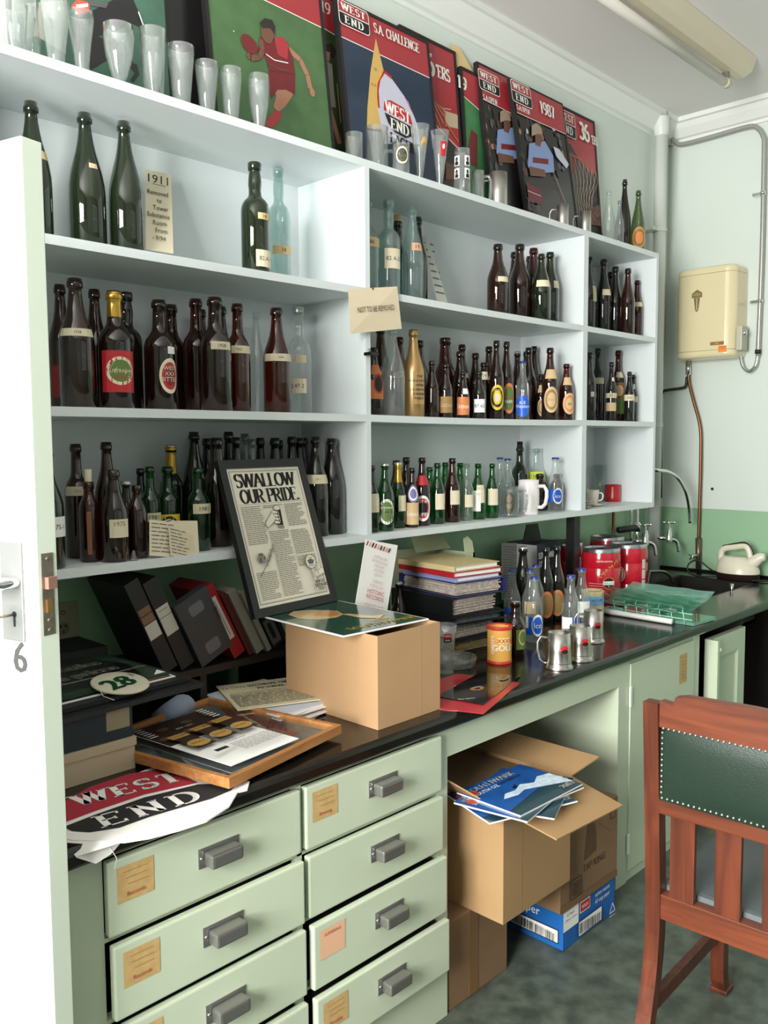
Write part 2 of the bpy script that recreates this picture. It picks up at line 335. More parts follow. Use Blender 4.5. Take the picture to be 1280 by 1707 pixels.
for a, b, za, zb in ((YF, -2.65, 0, ZC_), (-.75, 0, 0, ZC_), (-2.65, -.75, 0, 1.05), (-2.65, -.75, 2.65, ZC_)): wl.box((XL-.1, a, za), (XL, b, zb), WALLD)
struct(wl.build('wall_left'))
wf = MB()
for a, b, za, zb in ((XL, -.3, 0, ZC_), (2.1, XE, 0, ZC_), (-.3, 2.1, 0, 1.0), (-.3, 2.1, 2.7, ZC_)): wf.box((a, YF-.1, za), (b, YF, zb), WALLD)
struct(wf.build('wall_front'))
def window(nm, horizontal, fixed, a0, a1, z0, z1):
    m = MB(); P = lambda a, d, z: ((a, fixed+d, z) if horizontal else (fixed+d, a, z))
    for (aa, ab, za, zb) in ((a0, a1, z0, z0+.06), (a0, a1, z1-.06, z1), (a0, a0+.06, z0, z1), (a1-.06, a1, z0, z1), ((a0+a1)/2-.02, (a0+a1)/2+.02, z0, z1), (a0, a1, (z0+z1)/2-.02, (z0+z1)/2+.02)):
        m.box(P(aa, -.08, za), P(ab, -.03, zb), CORN)
    w_ = struct(m.build(nm)); g = MB()
    g.add([P(a0, -.055, z0), P(a1, -.055, z0), P(a1, -.055, z1), P(a0, -.055, z1)], [(0, 1, 2, 3)], glass('window_pane', (.97, .98, .98), dust=.01)); g.build('pane', w_, local=True)
window('window_1', False, XL, -2.65, -.75, 1.05, 2.65); window('window_2', True, YF, -.3, 2.1, 1.0, 2.7)
# hall behind the doorway
h = MB(); h.box((-2.4, 1.1, 0), (-.9, 1.2, 2.6), WALLP); struct(h.build('wall_hall'))
dj = MB(); dj.box((-1.235, -.02, 0), (-1.2, .12, 2.05), MINT); dj.box((-2.06, -.02, 0), (-2.025, .12, 2.05), MINT); dj.box((-2.06, -.02, 2.015), (-1.2, .12, 2.05), MINT); struct(dj.build('trim_1'))
# cornice: profile extruded along back and right wall
def cornice(nm, p0, p1, out):
    m = MB(); prof = [(0, 3.095), (.012, 3.095), (.012, 3.11), (.03, 3.115), (.06, 3.15), (.075, 3.175), (.09, 3.178), (.09, 3.2), (0, 3.2)]
    vs = [(p[0]+out[0]*d, p[1]+out[1]*d, z) for p in (p0, p1) for d, z in prof]; n = len(prof)
    m.add(vs, [(i, (i+1) % n, n+(i+1) % n, n+i) for i in range(n)], CORN); struct(m.build(nm))
cornice('trim_2', (XL, 0), (XE, 0), (0, -1)); cornice('trim_3', (XE, 0), (XE, YF), (-1, 0))
# ------------------------------------------------------------------ shelf unit on the wall
D = .3137; X1, X2, X3 = .3332, 1.5811, 2.2009; T1 = .020; T2 = .034; XLE = -1.0
ZT, ZA, ZB, ZCs = 2.3788, 1.9982, 1.6143, 1.2412; TS = .022
BAYS = [(XLE+T1, X1), (X1+T1, X2), (X2+T2, X3)]
su = thing('shelf_unit', 'pale blue painted open shelf unit fixed high on the back wall above the black bench', 'shelves', (0, -D/2, ZCs-TS))
def board(xa, xb, z, sag=0, n=12):
    m = MB(); vs = []; fs = []
    for i in range(n+1):
        s = i/n; x = xa+(xb-xa)*s; dz = -sag*4*s*(1-s)
        vs += [(x, -D, z+dz), (x, 0, z+dz), (x, 0, z-TS+dz), (x, -D, z-TS+dz)]
    for i in range(n):
        a = i*4; b = a+4
        for k in range(4): l = (k+1) % 4; fs.append((a+k, b+k, b+l, a+l))
    fs += [(0, 1, 2, 3)[::-1], (4*n, 4*n+1, 4*n+2, 4*n+3)]
    m.add(vs, fs, SHELFP); return m
board(XLE, X3+T1, ZT).build('top_board', su)
SAG = {('A', 1): .004, ('B', 1): .004, ('A', 0): .003}
for sh, z in (('A', ZA), ('B', ZB)):
    for i, (a, b) in enumerate(BAYS): board(a, b, z, SAG.get((sh, i), 0)).build('shelf', su)
board(XLE, X3+T1, ZCs).build('bottom_board', su)
for xa, xb in ((XLE, XLE+T1), (X1, X1+T1), (X2, X2+T2), (X3, X3+T1)): MB().box((xa, -D, ZCs), (xb, -.003, ZT-TS), SHELFP).build('upright', su)
MB().box((XLE+T1, -.006, ZCs), (X3, -.001, ZT-TS), SHELFP).build('back_panel', su)
MB().box((1.578, -.285, .829), (1.622, -.245, ZCs-TS-.001), BK).build('post', su)['label'] = 'black post standing on the bench under the shelves'
def shelfz(sh, x):
    z = {'T': ZT, 'A': ZA, 'B': ZB, 'C': ZCs}[sh]
    for i, (a, b) in enumerate(BAYS):
        if a-.02 <= x <= b+.02 and (sh, i) in SAG: s = max(0, min(1, (x-a)/(b-a))); return z-SAG[(sh, i)]*4*s*(1-s)
    return z
# ------------------------------------------------------------------ bench top with sink cut-out
BZ, BL = .828, .8248
bt = thing('worktop', 'long black glossy bench top running under the shelves to the sink corner', 'bench top', (0, -.4, BZ-.04))
SX0, SX1, SY0, SY1 = 2.20, 2.74, -.60, -.20
m = MB()
zb = BZ-.036
def slab(xa, xb, ya, yb): m.box((xa, ya, zb), (xb, yb, BZ), BENCH)
slab(-.925, SX0, SY0, 0); slab(SX1, XE-.001, SY0, 0); slab(SX0, SX1, SY1, 0)
pr_ = [(-.80, zb), (-BL+.004, zb), (-BL, zb+.006), (-BL, BZ-.012), (-BL+.004, BZ-.004), (-BL+.012, BZ), (SY0, BZ), (SY0, zb)]
vs = [(x, y, z) for x in (-.925, XE-.001) for y, z in pr_]; n = len(pr_)
m.add(vs, [(i, (i+1) % n, n+(i+1) % n, n+i) for i in range(n)]+[tuple(range(n))[::-1], tuple(range(n, 2*n))], BENCH)
m.build('slab', bt)
MB().box((XE-.02, -BL, BZ), (XE-.001, -.001, BZ+.012), BENCH).build('upstand', bt)
sk = thing('sink', 'dark stoneware sink let into the bench in the corner', 'sink', (2.47, -.4, BZ-.2))
m = MB(); a, b, c, d, zt, z0 = SX0, SX1, SY0, SY1, BZ-.002, BZ-.19
SINKM = mat('sink_dark', '#26231f', .35, var=.3, vs=12)
m.box((a, c, z0), (b, d, z0+.015), SINKM); m.box((a, c, z0), (a+.015, d, zt), SINKM); m.box((b-.015, c, z0), (b, d, zt), SINKM); m.box((a, c, z0), (b, c+.015, zt), SINKM); m.box((a, d-.015, z0), (b, d, zt), SINKM)
m.build('basin', sk)
MB().lathe([(.02, 0), (.02, .004), (.012, .006), (0, .006)], CHR, (2.45, -.4, z0+.015)).build('drain', sk)
MB().tube([(2.47, -.585, BZ-.06), (2.47, -.585, BZ+.0), (2.47, -.585, BZ+.028)], [.006, .006, .010], CHR).build('overflow_plug', sk)
# ------------------------------------------------------------------ drawer cabinet
FY = -.802
dc = thing('drawer_cabinet', 'pale mint drawer cabinet with two columns of drawers under the black bench', 'cabinet', (-.38, -.4, 0))
m = MB()
m.box((-.915, FY, 0), (-.90, -.01, zb), MINT); m.box((.10, FY, 0), (.137, -.01, zb), MINT)
m.box((-.915, FY, 0), (-.832, FY+.02, zb), MINT); m.box((-.376, FY, 0), (-.362, FY+.02, zb), MINT)
for z0, z1 in ((0, .155), (.302, .309), (.465, .474), (.622, .630), (.781, zb)): m.box((-.832, FY, z0), (.10, FY+.02, z1), MINT)
m.box((-.90, -.03, 0), (.10, -.01, zb), CARDD); m.build('carcass', dc)
HANDLE = mat('drawer_pull_grey', '#9b9a97', .34, .85)
def pull(cx, y, cz, par):
    m = MB(); wd, ht = .062, .034
    m.box((cx-wd*.78, y-.002, cz-ht*.55), (cx+wd*.78, y, cz+ht*.62), HANDLE)
    top = [(-wd*.6, 0), (wd*.6, 0), (wd*.6, -.030), (-wd*.6, -.030)]
    m.box((cx-wd*.6, y-.034, cz-ht*.42), (cx+wd*.6, y-.002, cz+ht*.42), HANDLE, bev=.005)
    for s in (-1, 1): m.lathe([(.003, 0), (.003, .002), (0, .003)], CHR, T=Matrix.Translation((cx+s*wd*.69, y-.002, cz+.002)) @ Matrix.Rotation(math.radians(90), 4, 'X'), cap0=False)
    m.build('drawer_pull', par)
rows = [(.636, .778), (.480, .621), (.318, .466), (.162, .300), (.02, .14)]
NOTE = mat('note_tan', '#bd9d67', .8, var=.08, vs=60)
for col, (xa, xb) in enumerate(((-.830, -.376), (-.361, .097))):
    for r, (za, zc) in enumerate(rows[:4]):
        yo = FY-(.016, .021 if col else .026, .034 if col else .030, .042 if col else .034)[r]
        xs = xa+(0 if r < 1 else .002)
        m = MB(); m.box((xs, yo, za), (xb, yo+.018, zc), MINT, bev=.004)
        m.box((xs+.03, yo+.018, za+.02), (xb-.03, -.1, zc-.012), BK)
        d = m.build('drawer', dc)
        pull((xa+xb)/2+.012, yo, (za+zc)/2+.008, d)
        if (col, r) != (1, 1):
            m = MB(); w_ = .075; pm = PINK if (col, r) == (1, 2) else NOTE
            T = Matrix.Translation((xs+.055, yo-.0006, zc-.05)) @ Matrix.Rotation(math.radians(90), 4, 'X')
            A = Art(m, T); A.rect(-w_/2, -.034, w_/2, .034, pm)
            if (col, r) == (1, 2): A.text('SUFFERING', 0, .02, .007, RINK)
            else:
                for q in range(3): A.line([(-.025+q*.004, .022-q*.012), (.025, .022-q*.012)], .0012, mat('note_print', '#a4763f', .8))
                A.text('Brewing' if col else 'Records', 0, -.02, .008, RINK)
            p = m.build('paper_note', d); p['label'] = 'pinkish paper note' if pm is PINK else 'tan paper note'
# apron, kneehole lining and the cupboard to its right
cu = thing('bench_cupboard', 'pale mint cupboard with a painted door right of the open kneehole', 'cabinet', (1.4, -.4, 0))
m = MB()
m.box((.137, FY, .709), (1.027, FY+.02, zb), MINT); m.box((.137, -.03, 0), (1.027, -.01, zb), MINT)
m.box((1.027, FY, 0), (1.045, -.01, zb), MINT); m.box((1.045, FY, 0), (1.10, FY+.02, zb), MINT); m.box((1.60, FY, 0), (1.66, FY+.02, zb), MINT); m.box((1.645, FY, 0), (1.66, -.01, zb), MINT)
m.box((1.10, FY+.005, 0), (1.60, FY+.02, .035), MINT); m.box((1.10, FY+.005, .76), (1.60, FY+.02, zb), MINT)
m.build('carcass', cu)
m = MB(); m.box((1.103, FY-.004, .04), (1.597, FY+.014, .772), MINT, bev=.002); d = m.build('door', cu)
for z in (.66, .14): MB().box((1.094, FY-.009, z-.035), (1.106, FY-.003, z+.035), mat('hinge_painted', '#dfe6d8', .4)).build('hinge', d)
m = MB(); A = Art(m, Matrix.Translation((1.50, FY-.0045, .68)) @ Matrix.Rotation(math.radians(90), 4, 'X')); A.rect(-.03, -.055, .03, .055, NOTE)
for q in range(7): A.line([(-.022, .042-q*.013), (.022, .042-q*.013)], .0015, mat('note_print2', '#8c6a3f', .8))
m.build('paper_note', d)
su2 = thing('sink_cupboard', 'mint sink cupboard whose panelled door stands beside a dark open space', 'cabinet', (1.95, -.4, 0))
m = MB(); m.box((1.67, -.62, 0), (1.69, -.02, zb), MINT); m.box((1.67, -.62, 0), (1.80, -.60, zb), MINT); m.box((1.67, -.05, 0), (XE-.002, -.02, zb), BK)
m.box((2.10, -.78, 0), (2.115, -.05, zb), mat('cupboard_inside_shade', '#2a2420', .8)); m.box((XE-.03, -.815, 0), (XE-.004, -.05, zb), MATS['cupboard_inside_shade']); m.build('carcass', su2)  # added end panel; inside coloured dark to stand for shade in the open bay
m = MB(); xa, xb = 1.75, 2.09; y = FY
for (a, b, z0, z1) in ((xa, xa+.07, .06, .745), (xb-.07, xb, .06, .745), (xa+.07, xb-.07, .66, .745), (xa+.07, xb-.07, .06, .14)): m.box((a, y, z0), (b, y+.025, z1), MINT)
m.box((xa+.06, y+.013, .13), (xb-.06, y+.02, .67), MINT); d = m.build('door', su2)
MB().lathe([(.004, 0), (.004, .012), (.011, .016), (.011, .024), (0, .028)], mat('knob_white', '#eef0ea', .3), T=Matrix.Translation((xa+.035, y, .70)) @ Matrix.Rotation(math.radians(90), 4, 'X')).build('knob', d)
m = MB(); m.box((xa-.004, y-.03, .06), (xa+.012, y, .745), MINT); m.build('edge_strip', su2)
# ------------------------------------------------------------------ open door at the left
DA = np.array([-.966, -.885]); th = math.radians(14.8); dn = Vector((math.cos(th), math.sin(th), 0)); dl = Vector((-math.sin(th), math.cos(th), 0))
DM = frame((DA[0], DA[1], 0), dn, dl)  # local x = thickness, y = width away from the free edge, z = up
door = bpy.data.objects.new('door_1', None); COL.objects.link(door); door.matrix_basis = DM; struct(door)
DT = .038
MB().box((0, 0, .01), (DT, .86, 1.996), DOORW, bev=.0015).build('door_leaf', door, local=True)
m = MB(); A = .5
m.box((.007, -.0012, 1.224), (.030, .0, 1.356), STEEL); m.build('lock_faceplate', door, local=True)
MB().box((.012, -.010, 1.299), (.029, 0, 1.318), mat('latch_pink_metal', '#b78c7e', .4, .7)).build('latch_bolt', door, local=True)
MB().box((.012, -.006, 1.261), (.021, 0, 1.282), BRASS).build('dead_bolt', door, local=True)
for z in (1.347, 1.248, 1.232): MB().lathe([(.0035, 0), (.003, .0012), (0, .0015)], STEEL, T=Matrix.Translation((.0185, -.001, z)) @ Matrix.Rotation(math.radians(90), 4, 'X')).build('screw', door, local=True)
# handle plate on the lit face (local x<0 side)
m = MB(); m.box((-.004, .033, 1.212), (0, .085, 1.374), mat('door_plate_nickel', '#8c8c8c', .45, .6), bev=.002); pl = m.build('handle_plate', door, local=True)
m = MB(); m.lathe([(.010, 0), (.010, .03), (.0085, .032), (.0085, .055)], CHR, T=Matrix.Translation((-.003, .047, 1.309)) @ Matrix.Rotation(math.radians(-90), 4, 'Y'))
m.tube([(-.055, .047, 1.309), (-.057, .10, 1.309), (-.055, .17, 1.304)], [.009, .009, .007], CHR); m.build('lever_handle', door, local=True)
m = MB(); T = Matrix.Translation((-.0045, .054, 1.256)) @ Matrix.Rotation(math.radians(-90), 4, 'Z') @ Matrix.Rotation(math.radians(90), 4, 'X')
A = Art(m, T); A.ell(0, 0, .005, .005, BK); A.rect(-.0018, -.02, .0018, 0, BK); m.build('keyhole', door, local=True)
m = MB(); m.tube([(-.004, .054, 1.256), (-.05, .054, 1.256)], .0022, STEEL); m.tube([(-.05, .054+.014*math.cos(a), 1.256+.014*math.sin(a)) for a in np.linspace(0, 6.28, 14)], .0022, STEEL, closed=False); m.build('key', door, local=True)
m = MB(); T = Matrix.Translation((-.0008, .050, 1.186)) @ Matrix.Rotation(math.radians(-90), 4, 'Z') @ Matrix.Rotation(math.radians(90), 4, 'X')
A = Art(m, T); A.text('6', 0, 0, .050, mat('number_grey', '#3c3c3c', .6)); A.z -= .0003; A.text('6', .0030, .0005, .050, MATS['number_grey']); A.z -= .0003; A.text('6', .0015, 0, .050, MATS['number_grey']); m.build('door_number', door, local=True)
# ------------------------------------------------------------------ bottles
PROF = {
 'long': [(.90, 0), (1, .015), (1, .50), (.97, .55), (.86, .61), (.70, .67), (.55, .73), (.46, .79), (.39, .88), (.37, .925), (.45, .93), (.46, .945), (.46, .97), (.42, .98), (.41, 1), (.34, 1), (.33, .93)],
 'champ': [(.88, 0), (1, .015), (1, .42), (.97, .50), (.87, .58), (.71, .66), (.56, .73), (.44, .80), (.36, .87), (.32, .925), (.41, .93), (.42, .965), (.36, .97), (.36, 1), (.29, 1), (.28, .93)],
 'port': [(.93, 0), (1, .012), (1, .57), (.98, .61), (.90, .645), (.74, .675), (.55, .695), (.45, .72), (.43, .76), (.47, .81), (.45, .86), (.39, .915), (.38, .925), (.46, .93), (.48, .985), (.44, 1), (.35, 1), (.34, .93)],
 'shoulder': [(.93, 0), (1, .012), (1, .56), (.97, .60), (.86, .645), (.66, .685), (.50, .72), (.44, .77), (.41, .85), (.39, .925), (.48, .93), (.48, .975), (.43, .98), (.43, 1), (.35, 1), (.34, .93)],
 'small': [(.92, 0), (1, .02), (1, .50), (.96, .56), (.84, .62), (.67, .68), (.52, .75), (.44, .83), (.41, .90), (.40, .93), (.48, .935), (.48, .965), (.44, .975), (.44, 1), (.36, 1), (.35, .93)],
 'echo': [(.92, 0), (1, .02), (1, .62), (.97, .68), (.86, .74), (.64, .80), (.50, .84), (.46, .90), (.54, .91), (.55, .96), (.50, 1), (.42, 1), (.40, .93)],
 'flask': [(.92, 0), (1, .02), (1, .60), (.95, .66), (.80, .72), (.55, .78), (.40, .83), (.35, .90), (.44, .91), (.44, .98), (.40, 1), (.32, 1), (.3, .93)],
 'demi': [(.92, 0), (1, .02), (1, .52), (.96, .58), (.80, .64), (.60, .70), (.56, .78), (.50, .88), (.47, .92), (.54, .925), (.54, .985), (.5, 1), (.42, 1), (.40, .93)],
}
def profr(shape, R, f):
    P = PROF[shape]
    for (r0, f0), (r1, f1) in zip(P, P[1:]):
        if f0 <= f <= f1: return R*(r0+(r1-r0)*((f-f0)/max(1e-6, f1-f0)))
    return R*.4
ORD = ['first', 'second', 'third', 'fourth', 'fifth', 'sixth', 'seventh', 'eighth', 'ninth', 'tenth', 'eleventh', 'twelfth', 'thirteenth', 'fourteenth', 'fifteenth', 'sixteenth', 'seventeenth', 'eighteenth', 'nineteenth', 'twentieth', 'twenty-first', 'twenty-second', 'twenty-third', 'twenty-fourth', 'twenty-fifth', 'twenty-sixth', 'twenty-seventh', 'twenty-eighth', 'twenty-ninth', 'thirtieth', 'thirty-first']
def bottle(x, y, z, H, R, shape, gm, decos, label, group, cat='bottle', name='bottle'):
    P = PROF[shape]; prof = [(r*R, f*H) for r, f in P]
    base = (x, y, z)
    body = MB()
    # smooth the profile a little
    pts = [prof[0]]
    for (r0, z0), (r1, z1) in zip(prof, prof[1:]):
        pts.append(((r0+r1)/2, (z0+z1)/2)) if False else None
        pts.append((r1, z1))
    body.lathe(pts, gm, base, seg=22)
    if not decos:
        return one(body, name, label, cat, base, group)
    t = thing(name, label, cat, base, 0, group)
    body.build('glass_body', t)
    a0 = math.atan2(CAM[1]-y, CAM[0]-x)
    for d in decos:
        k = d[0]
        if k == 'foil':
            _, f0, f1, m = d; n = 8; MB().lathe([(profr(shape, R, f0+(f1-f0)*i/n)+.0006, H*(f0+(f1-f0)*i/n)) for i in range(n+1)], m, base, cap0=False).build('foil_neck', t)
        elif k == 'cap':
            m = MB(); r = R*.44 if shape != 'echo' else R*.52; r = max(r, .0125)
            seg = 24; vs = []; 
            for rr, zz, w_ in ((r*1.06, -.007, .0006), (r*1.04, -.002, .0004), (r*.93, .001, 0)):
                for i in range(seg): q = 2*math.pi*i/seg; vs.append((x+(rr+w_*math.cos(12*q))*math.cos(q), y+(rr+w_*math.cos(12*q))*math.sin(q), z+H+zz))
            fs = [(j*seg+i, j*seg+(i+1) % seg, (j+1)*seg+(i+1) % seg, (j+1)*seg+i) for j in range(2) for i in range(seg)]+[tuple(2*seg+i for i in range(seg))]
            m.add(vs, fs, d[1], None, True).build('crown_cap', t)
        elif k == 'cork':
            MB().lathe([(R*.34, -.004), (R*.36, d[2]), (0, d[2])], d[1], (x, y, z+H), cap0=False).build('stopper', t)
        elif k == 'screw':
            MB().lathe([(R*.46, -.016), (R*.47, 0), (R*.44, .002), (0, .002)], d[1], (x, y, z+H), cap0=False).build('screw_cap', t)
        else:
            _, f0, f1, da, hw, m, txt = (list(d)+[None])[:7]
            ac = a0+math.radians(da); zc = z+H*(f0+f1)/2; hh = H*(f1-f0)/2; hwr = math.radians(hw)
            rb = profr(shape, R, (f0+f1)/2)
            def fn(u, v, e): 
                f = min(.999, max(0, (zc+v-z)/H)); rr = profr(shape, R, f)+.0005+e; a = ac+u/rb
                return (x+rr*math.cos(a), y+rr*math.sin(a), zc+v)
            mb = MB(); A = Art(mb, fn=fn, eps=.00015)
            W = hwr*rb
            nu, nv = max(4, int(hw/8)), 4
            if k == 'r':
                vs = [(-W+2*W*i/nu, -hh+2*hh*j/nv) for j in range(nv+1) for i in range(nu+1)]
                A.put(vs, [(j*(nu+1)+i, j*(nu+1)+i+1, (j+1)*(nu+1)+i+1, (j+1)*(nu+1)+i) for j in range(nv) for i in range(nu)], m)
            elif k == 'o':
                def disk(s, mm):
                    vs = [(0, 0)]; fs = []; S = 24
                    for q in (.35, .7, 1):
                        vs += [(s*W*q*math.cos(2*math.pi*i/S), s*hh*q*math.sin(2*math.pi*i/S)) for i in range(S)]
                    fs += [(0, 1+i, 1+(i+1) % S) for i in range(S)]
                    for q in (0, 1): fs += [(1+q*S+i, 1+(q+1)*S+i, 1+(q+1)*S+(i+1) % S, 1+q*S+(i+1) % S) for i in range(S)]
                    A.put(vs, fs, mm)
                ms = m if isinstance(m, (list, tuple)) else [m]
                for q, mm in enumerate(ms): disk(1-.22*q, mm)
            if txt:
                for tt in (txt if isinstance(txt, list) else [txt]):
                    s, h_, tm = tt[:3]; dy = tt[3] if len(tt) > 3 else 0
                    if s.startswith('='): A.rect(-W*.7, dy*H-.0008, W*.7, dy*H+.0008, tm)
                    elif s.startswith('#'):
                        for q in range(int(s[1:])): A.line([(-W*.7, hh*.7-q*hh*1.4/int(s[1:])), (W*.7, hh*.7-q*hh*1.4/int(s[1:]))], .0008, tm)
                    else: A.text(s, 0, dy*H, h_*H, tm)
            mb.build('paper_label' if m in (PAPER, WHITEP, TAN, BAND, PINK) else 'label', t)
    return t
BAYN = {'AL': ('upper shelf of the left bay', 'A', BAYS[0]), 'BL': ('middle shelf of the left bay', 'B', BAYS[0]), 'CL': ('bottom shelf of the left bay', 'C', BAYS[0]),
        'AM': ('upper shelf of the centre bay', 'A', BAYS[1]), 'BM': ('middle shelf of the centre bay', 'B', BAYS[1]), 'CM': ('bottom shelf of the centre bay', 'C', BAYS[1]),
        'AR': ('upper shelf of the right bay', 'A', BAYS[2]), 'BR': ('middle shelf of the right bay', 'B', BAYS[2]), 'T': ('top of the shelf unit', 'T', (XLE, X3+.02))}
RAW = []
SHN = {'AL': 'upper left shelf', 'BL': 'middle left shelf', 'CL': 'bottom left shelf', 'AM': 'upper centre shelf', 'BM': 'middle centre shelf', 'CM': 'bottom centre shelf', 'AR': 'upper right shelf', 'BR': 'middle right shelf', 'T': 'unit top'}
def wr(px, w, P):
    d = np.array(P)-CAM; zf = d@FWD; c = zf/np.linalg.norm(d*[1, 1, 0]); return w/2/FPX*zf*min(1, c)
def B(sh, px, ptop, w_, y, shape, gm, decos, look): RAW.append((sh, px, ptop, w_, y, shape, gm, decos, look))
PL = []
def flush():
    bysh = {}
    for r in RAW: bysh.setdefault(r[0], []).append(r)
    for sh, L in bysh.items():
        nm, lv, (bx0, bx1) = BAYN[sh]; L.sort(key=lambda r: r[1]); n = len(L)
        ent = []
        for r in L:
            _, px, pt, w_, y, shape, gm, decos, look = r
            p = at(px, pt, 1, y); R = wr(px, w_, p)*1.0
            R = min(R, .055)
            x = min(max(p[0], bx0+R+.001), bx1-R-.001) if sh != 'T' else p[0]
            y = min(y, -R-.008)
            ent.append([x, y, p[2], R, r])
        # ease overlapping neighbours apart (bottles can't share room on a shelf)
        for it in range(60):
            for i in range(len(ent)):
                for j in range(i+1, len(ent)):
                    a, b = ent[i], ent[j]; dx, dy = b[0]-a[0], b[1]-a[1]; dd = math.hypot(dx, dy) or 1e-4; o = a[3]+b[3]+.0005-dd
                    if o > 0:
                        vd = np.array([a[0]-CAM[0], a[1]-CAM[1]]); vd /= np.linalg.norm(vd)
                        s_ = 1 if (dx*vd[0]+dy*vd[1]) > 0 else -1
                        # push mostly along the viewing depth, a little sideways
                        ux, uy = vd[0]*s_*.75+dx/dd*.25, vd[1]*s_*.75+dy/dd*.25
                        for q, k in ((a, -1), (b, 1)): q[0] += k*ux*o*.5; q[1] += k*uy*o*.5
            for e in ent:
                if sh != 'T': e[0] = min(max(e[0], bx0+e[3]+.001), bx1-e[3]-.001)
                e[1] = min(max(e[1], -D+e[3]+.002), -e[3]-.008)
        for i, (x, y, z1, R, r) in enumerate(ent):
            z = shelfz(lv, x)
            px, pt = r[1], r[2]; H = at(px, pt, 1, y)[2]-z
            PL.append((sh, i, round(px), round(float(x), 3), round(float(y), 3), round(float(H), 3), round(float(R), 4), r[8]))
            lab = '%s, %s from left, %s' % (r[8], ORD[i], SHN[sh])
            ov = sum(max(0, q[3]+R-math.hypot(q[0]-x, q[1]-y)) for q in ent if q[0] != x)
            H = min(H, .372)
            bottle(float(x), float(y), z+.0004, float(H), float(R), r[5], r[6], r[7], lab, 'bottles on the '+nm)
YR = lambda s, f0=.60, f1=.645, da=5, hw=70: ('r', f0, f1, da, hw, BAND, [(s, .02, INK)])
TAG = lambda f0, f1, da, hw=22, m=PAPER, t=None: ('r', f0, f1, da, hw, m, t or [('#3', .01, FADE)])
# --- upper shelf, left bay
B('AL', 51, 171, 66, -.15, 'champ', DGR, [TAG(.60, .66, 50, 30, TAN)], 'dark green champagne bottle half hidden by the door')
B('AL', 140.5, 190, 66, -.15, 'champ', DGR, [TAG(.60, .635, 28, 17, PINK)], 'broad dark green bottle with small buff tag')
B('AL', 206, 204, 60, -.17, 'champ', DGR, [], 'dark green champagne bottle beside the tall 1911 card')
B('AL', 424, 272, 50, -.20, 'port', DGR, [TAG(.495, .55, 40, 30, TAN, [('18', .03, INK)]), TAG(.09, .235, 42, 42, PAPER, [('82.A-1', .035, INK)])], 'dark green shouldered bottle with 82.A tag')
B('AL', 463.5, 281, 40, -.13, 'port', AQU, [('r', .27, .34, 25, 60, TAN, [('18', .03, INK)])], 'pale aqua shouldered bottle with a tan band')
# --- middle shelf, left bay
B('BL', 99, 475, 46, -.10, 'long', AMB, [TAG(.1, .35, -20, 30, DRD)], 'dark brown bottle with a torn dark red label')
B('BL', 124, 465, 62, -.21, 'long', AMB, [YR('1928', .55, .61)], 'big brown bottle with a cream 1928 band')
B('BL', 156.5, 483, 46, -.10, 'long', AMB, [], 'plain brown bottle standing behind the gold-necked one')
B('BL', 189.5, 486, 60, -.22, 'shoulder', AMB, [('foil', .78, .99, GOLD), ('r', .14, .49, 12, 62, RD), ('o', .20, .44, 16, 50, [PAPER, GRP], [('AUSTRALIAN', .028, PAPER), ('BEER', .03, RD, -.05)])], 'brown bottle with gold foil neck and red beer label')
B('BL', 208.5, 488, 54, -.13, 'port', BLK, [], 'black round-shouldered bottle')
B('BL', 264, 501, 54, -.21, 'shoulder', AMB, [('o', .15, .47, 38, 42, [PAPER, RD, DRD], [('WEST', .035, PAPER, .07), ('XXX', .035, PAPER, .02), ('BITTER', .04, PAPER, -.03)]), TAG(.51, .575, 48, 18, WHITEP)], 'brown bottle with torn round red bitter label')
B('BL', 287.5, 509, 48, -.11, 'shoulder', AMB, [], 'plain brown bottle behind the red bitter label')
B('BL', 325, 499, 48, -.16, 'shoulder', RED, [], 'lighter amber bottle with clear shoulders')
B('BL', 338, 517, 44, -.09, 'long', AMB, [], 'brown bottle showing little but its lip')
B('BL', 354.5, 496, 55, -.22, 'shoulder', AMB, [TAG(.535, .605, 24, 40, BAND, [('1928', .028, INK)])], 'broad brown bottle with 1928 tag at the shoulder')
B('BL', 364, 511, 44, -.12, 'long', AMB, [], 'brown bottle right behind the broad 1928 one')
B('BL', 394, 507, 42, -.20, 'shoulder', RED, [YR('1942', .54, .61)], 'reddish brown bottle with a cream 1942 band')
B('BL', 427, 520, 34, -.15, 'long', CLG, [], 'dusty clear bottle')
B('BL', 460, 514, 48, -.21, 'long', RED, [YR('1944', .49, .56, 15, 75)], 'reddish brown bottle with a curling 1944 band')
B('BL', 497, 513, 43, -.14, 'port', CLG, [('screw', CAPS), TAG(.20, .335, -8, 42, PAPER, [('2.47-2', .035, INK)]), TAG(.48, .55, 5, 30, BAND)], 'clear screw-cap bottle tagged 2.47-2')
# --- bottom shelf, left bay
B('CL', 76, 750, 56, -.27, 'long', DGR, [TAG(.27, .44, 45, 45, WHITEP, [('75-1', .04, INK)])], 'dark green bottle with white 75 tag beside the door')
B('CL', 125.5, 740, 42, -.14, 'shoulder', AMB, [YR('1911', .55, .63, 5, 70)], 'dark brown bottle with an 1911 neck band')
B('CL', 148.5, 803, 36, -.24, 'echo', RED, [('cork', PAPER, .030), TAG(.1, .78, -2, 12, mat('stick_wood', '#8a5a3c', .7), [])], 'amber bottle with pale cork and wooden stick')
B('CL', 176.5, 737, 44, -.14, 'long', AMB, [], 'tall plain brown bottle')
B('CL', 186.5, 784, 49, -.265, 'long', AMB, [TAG(.27, .47, 22, 42, PAPER, [('1975', .05, FADE, .05), ('#4', .01, FADE)])], 'brown bottle with square 1975 note')
B('CL', 209.5, 803, 30, -.20, 'small', BLK, [('cap', CAPS)], 'small dark bottle with a metal rim')
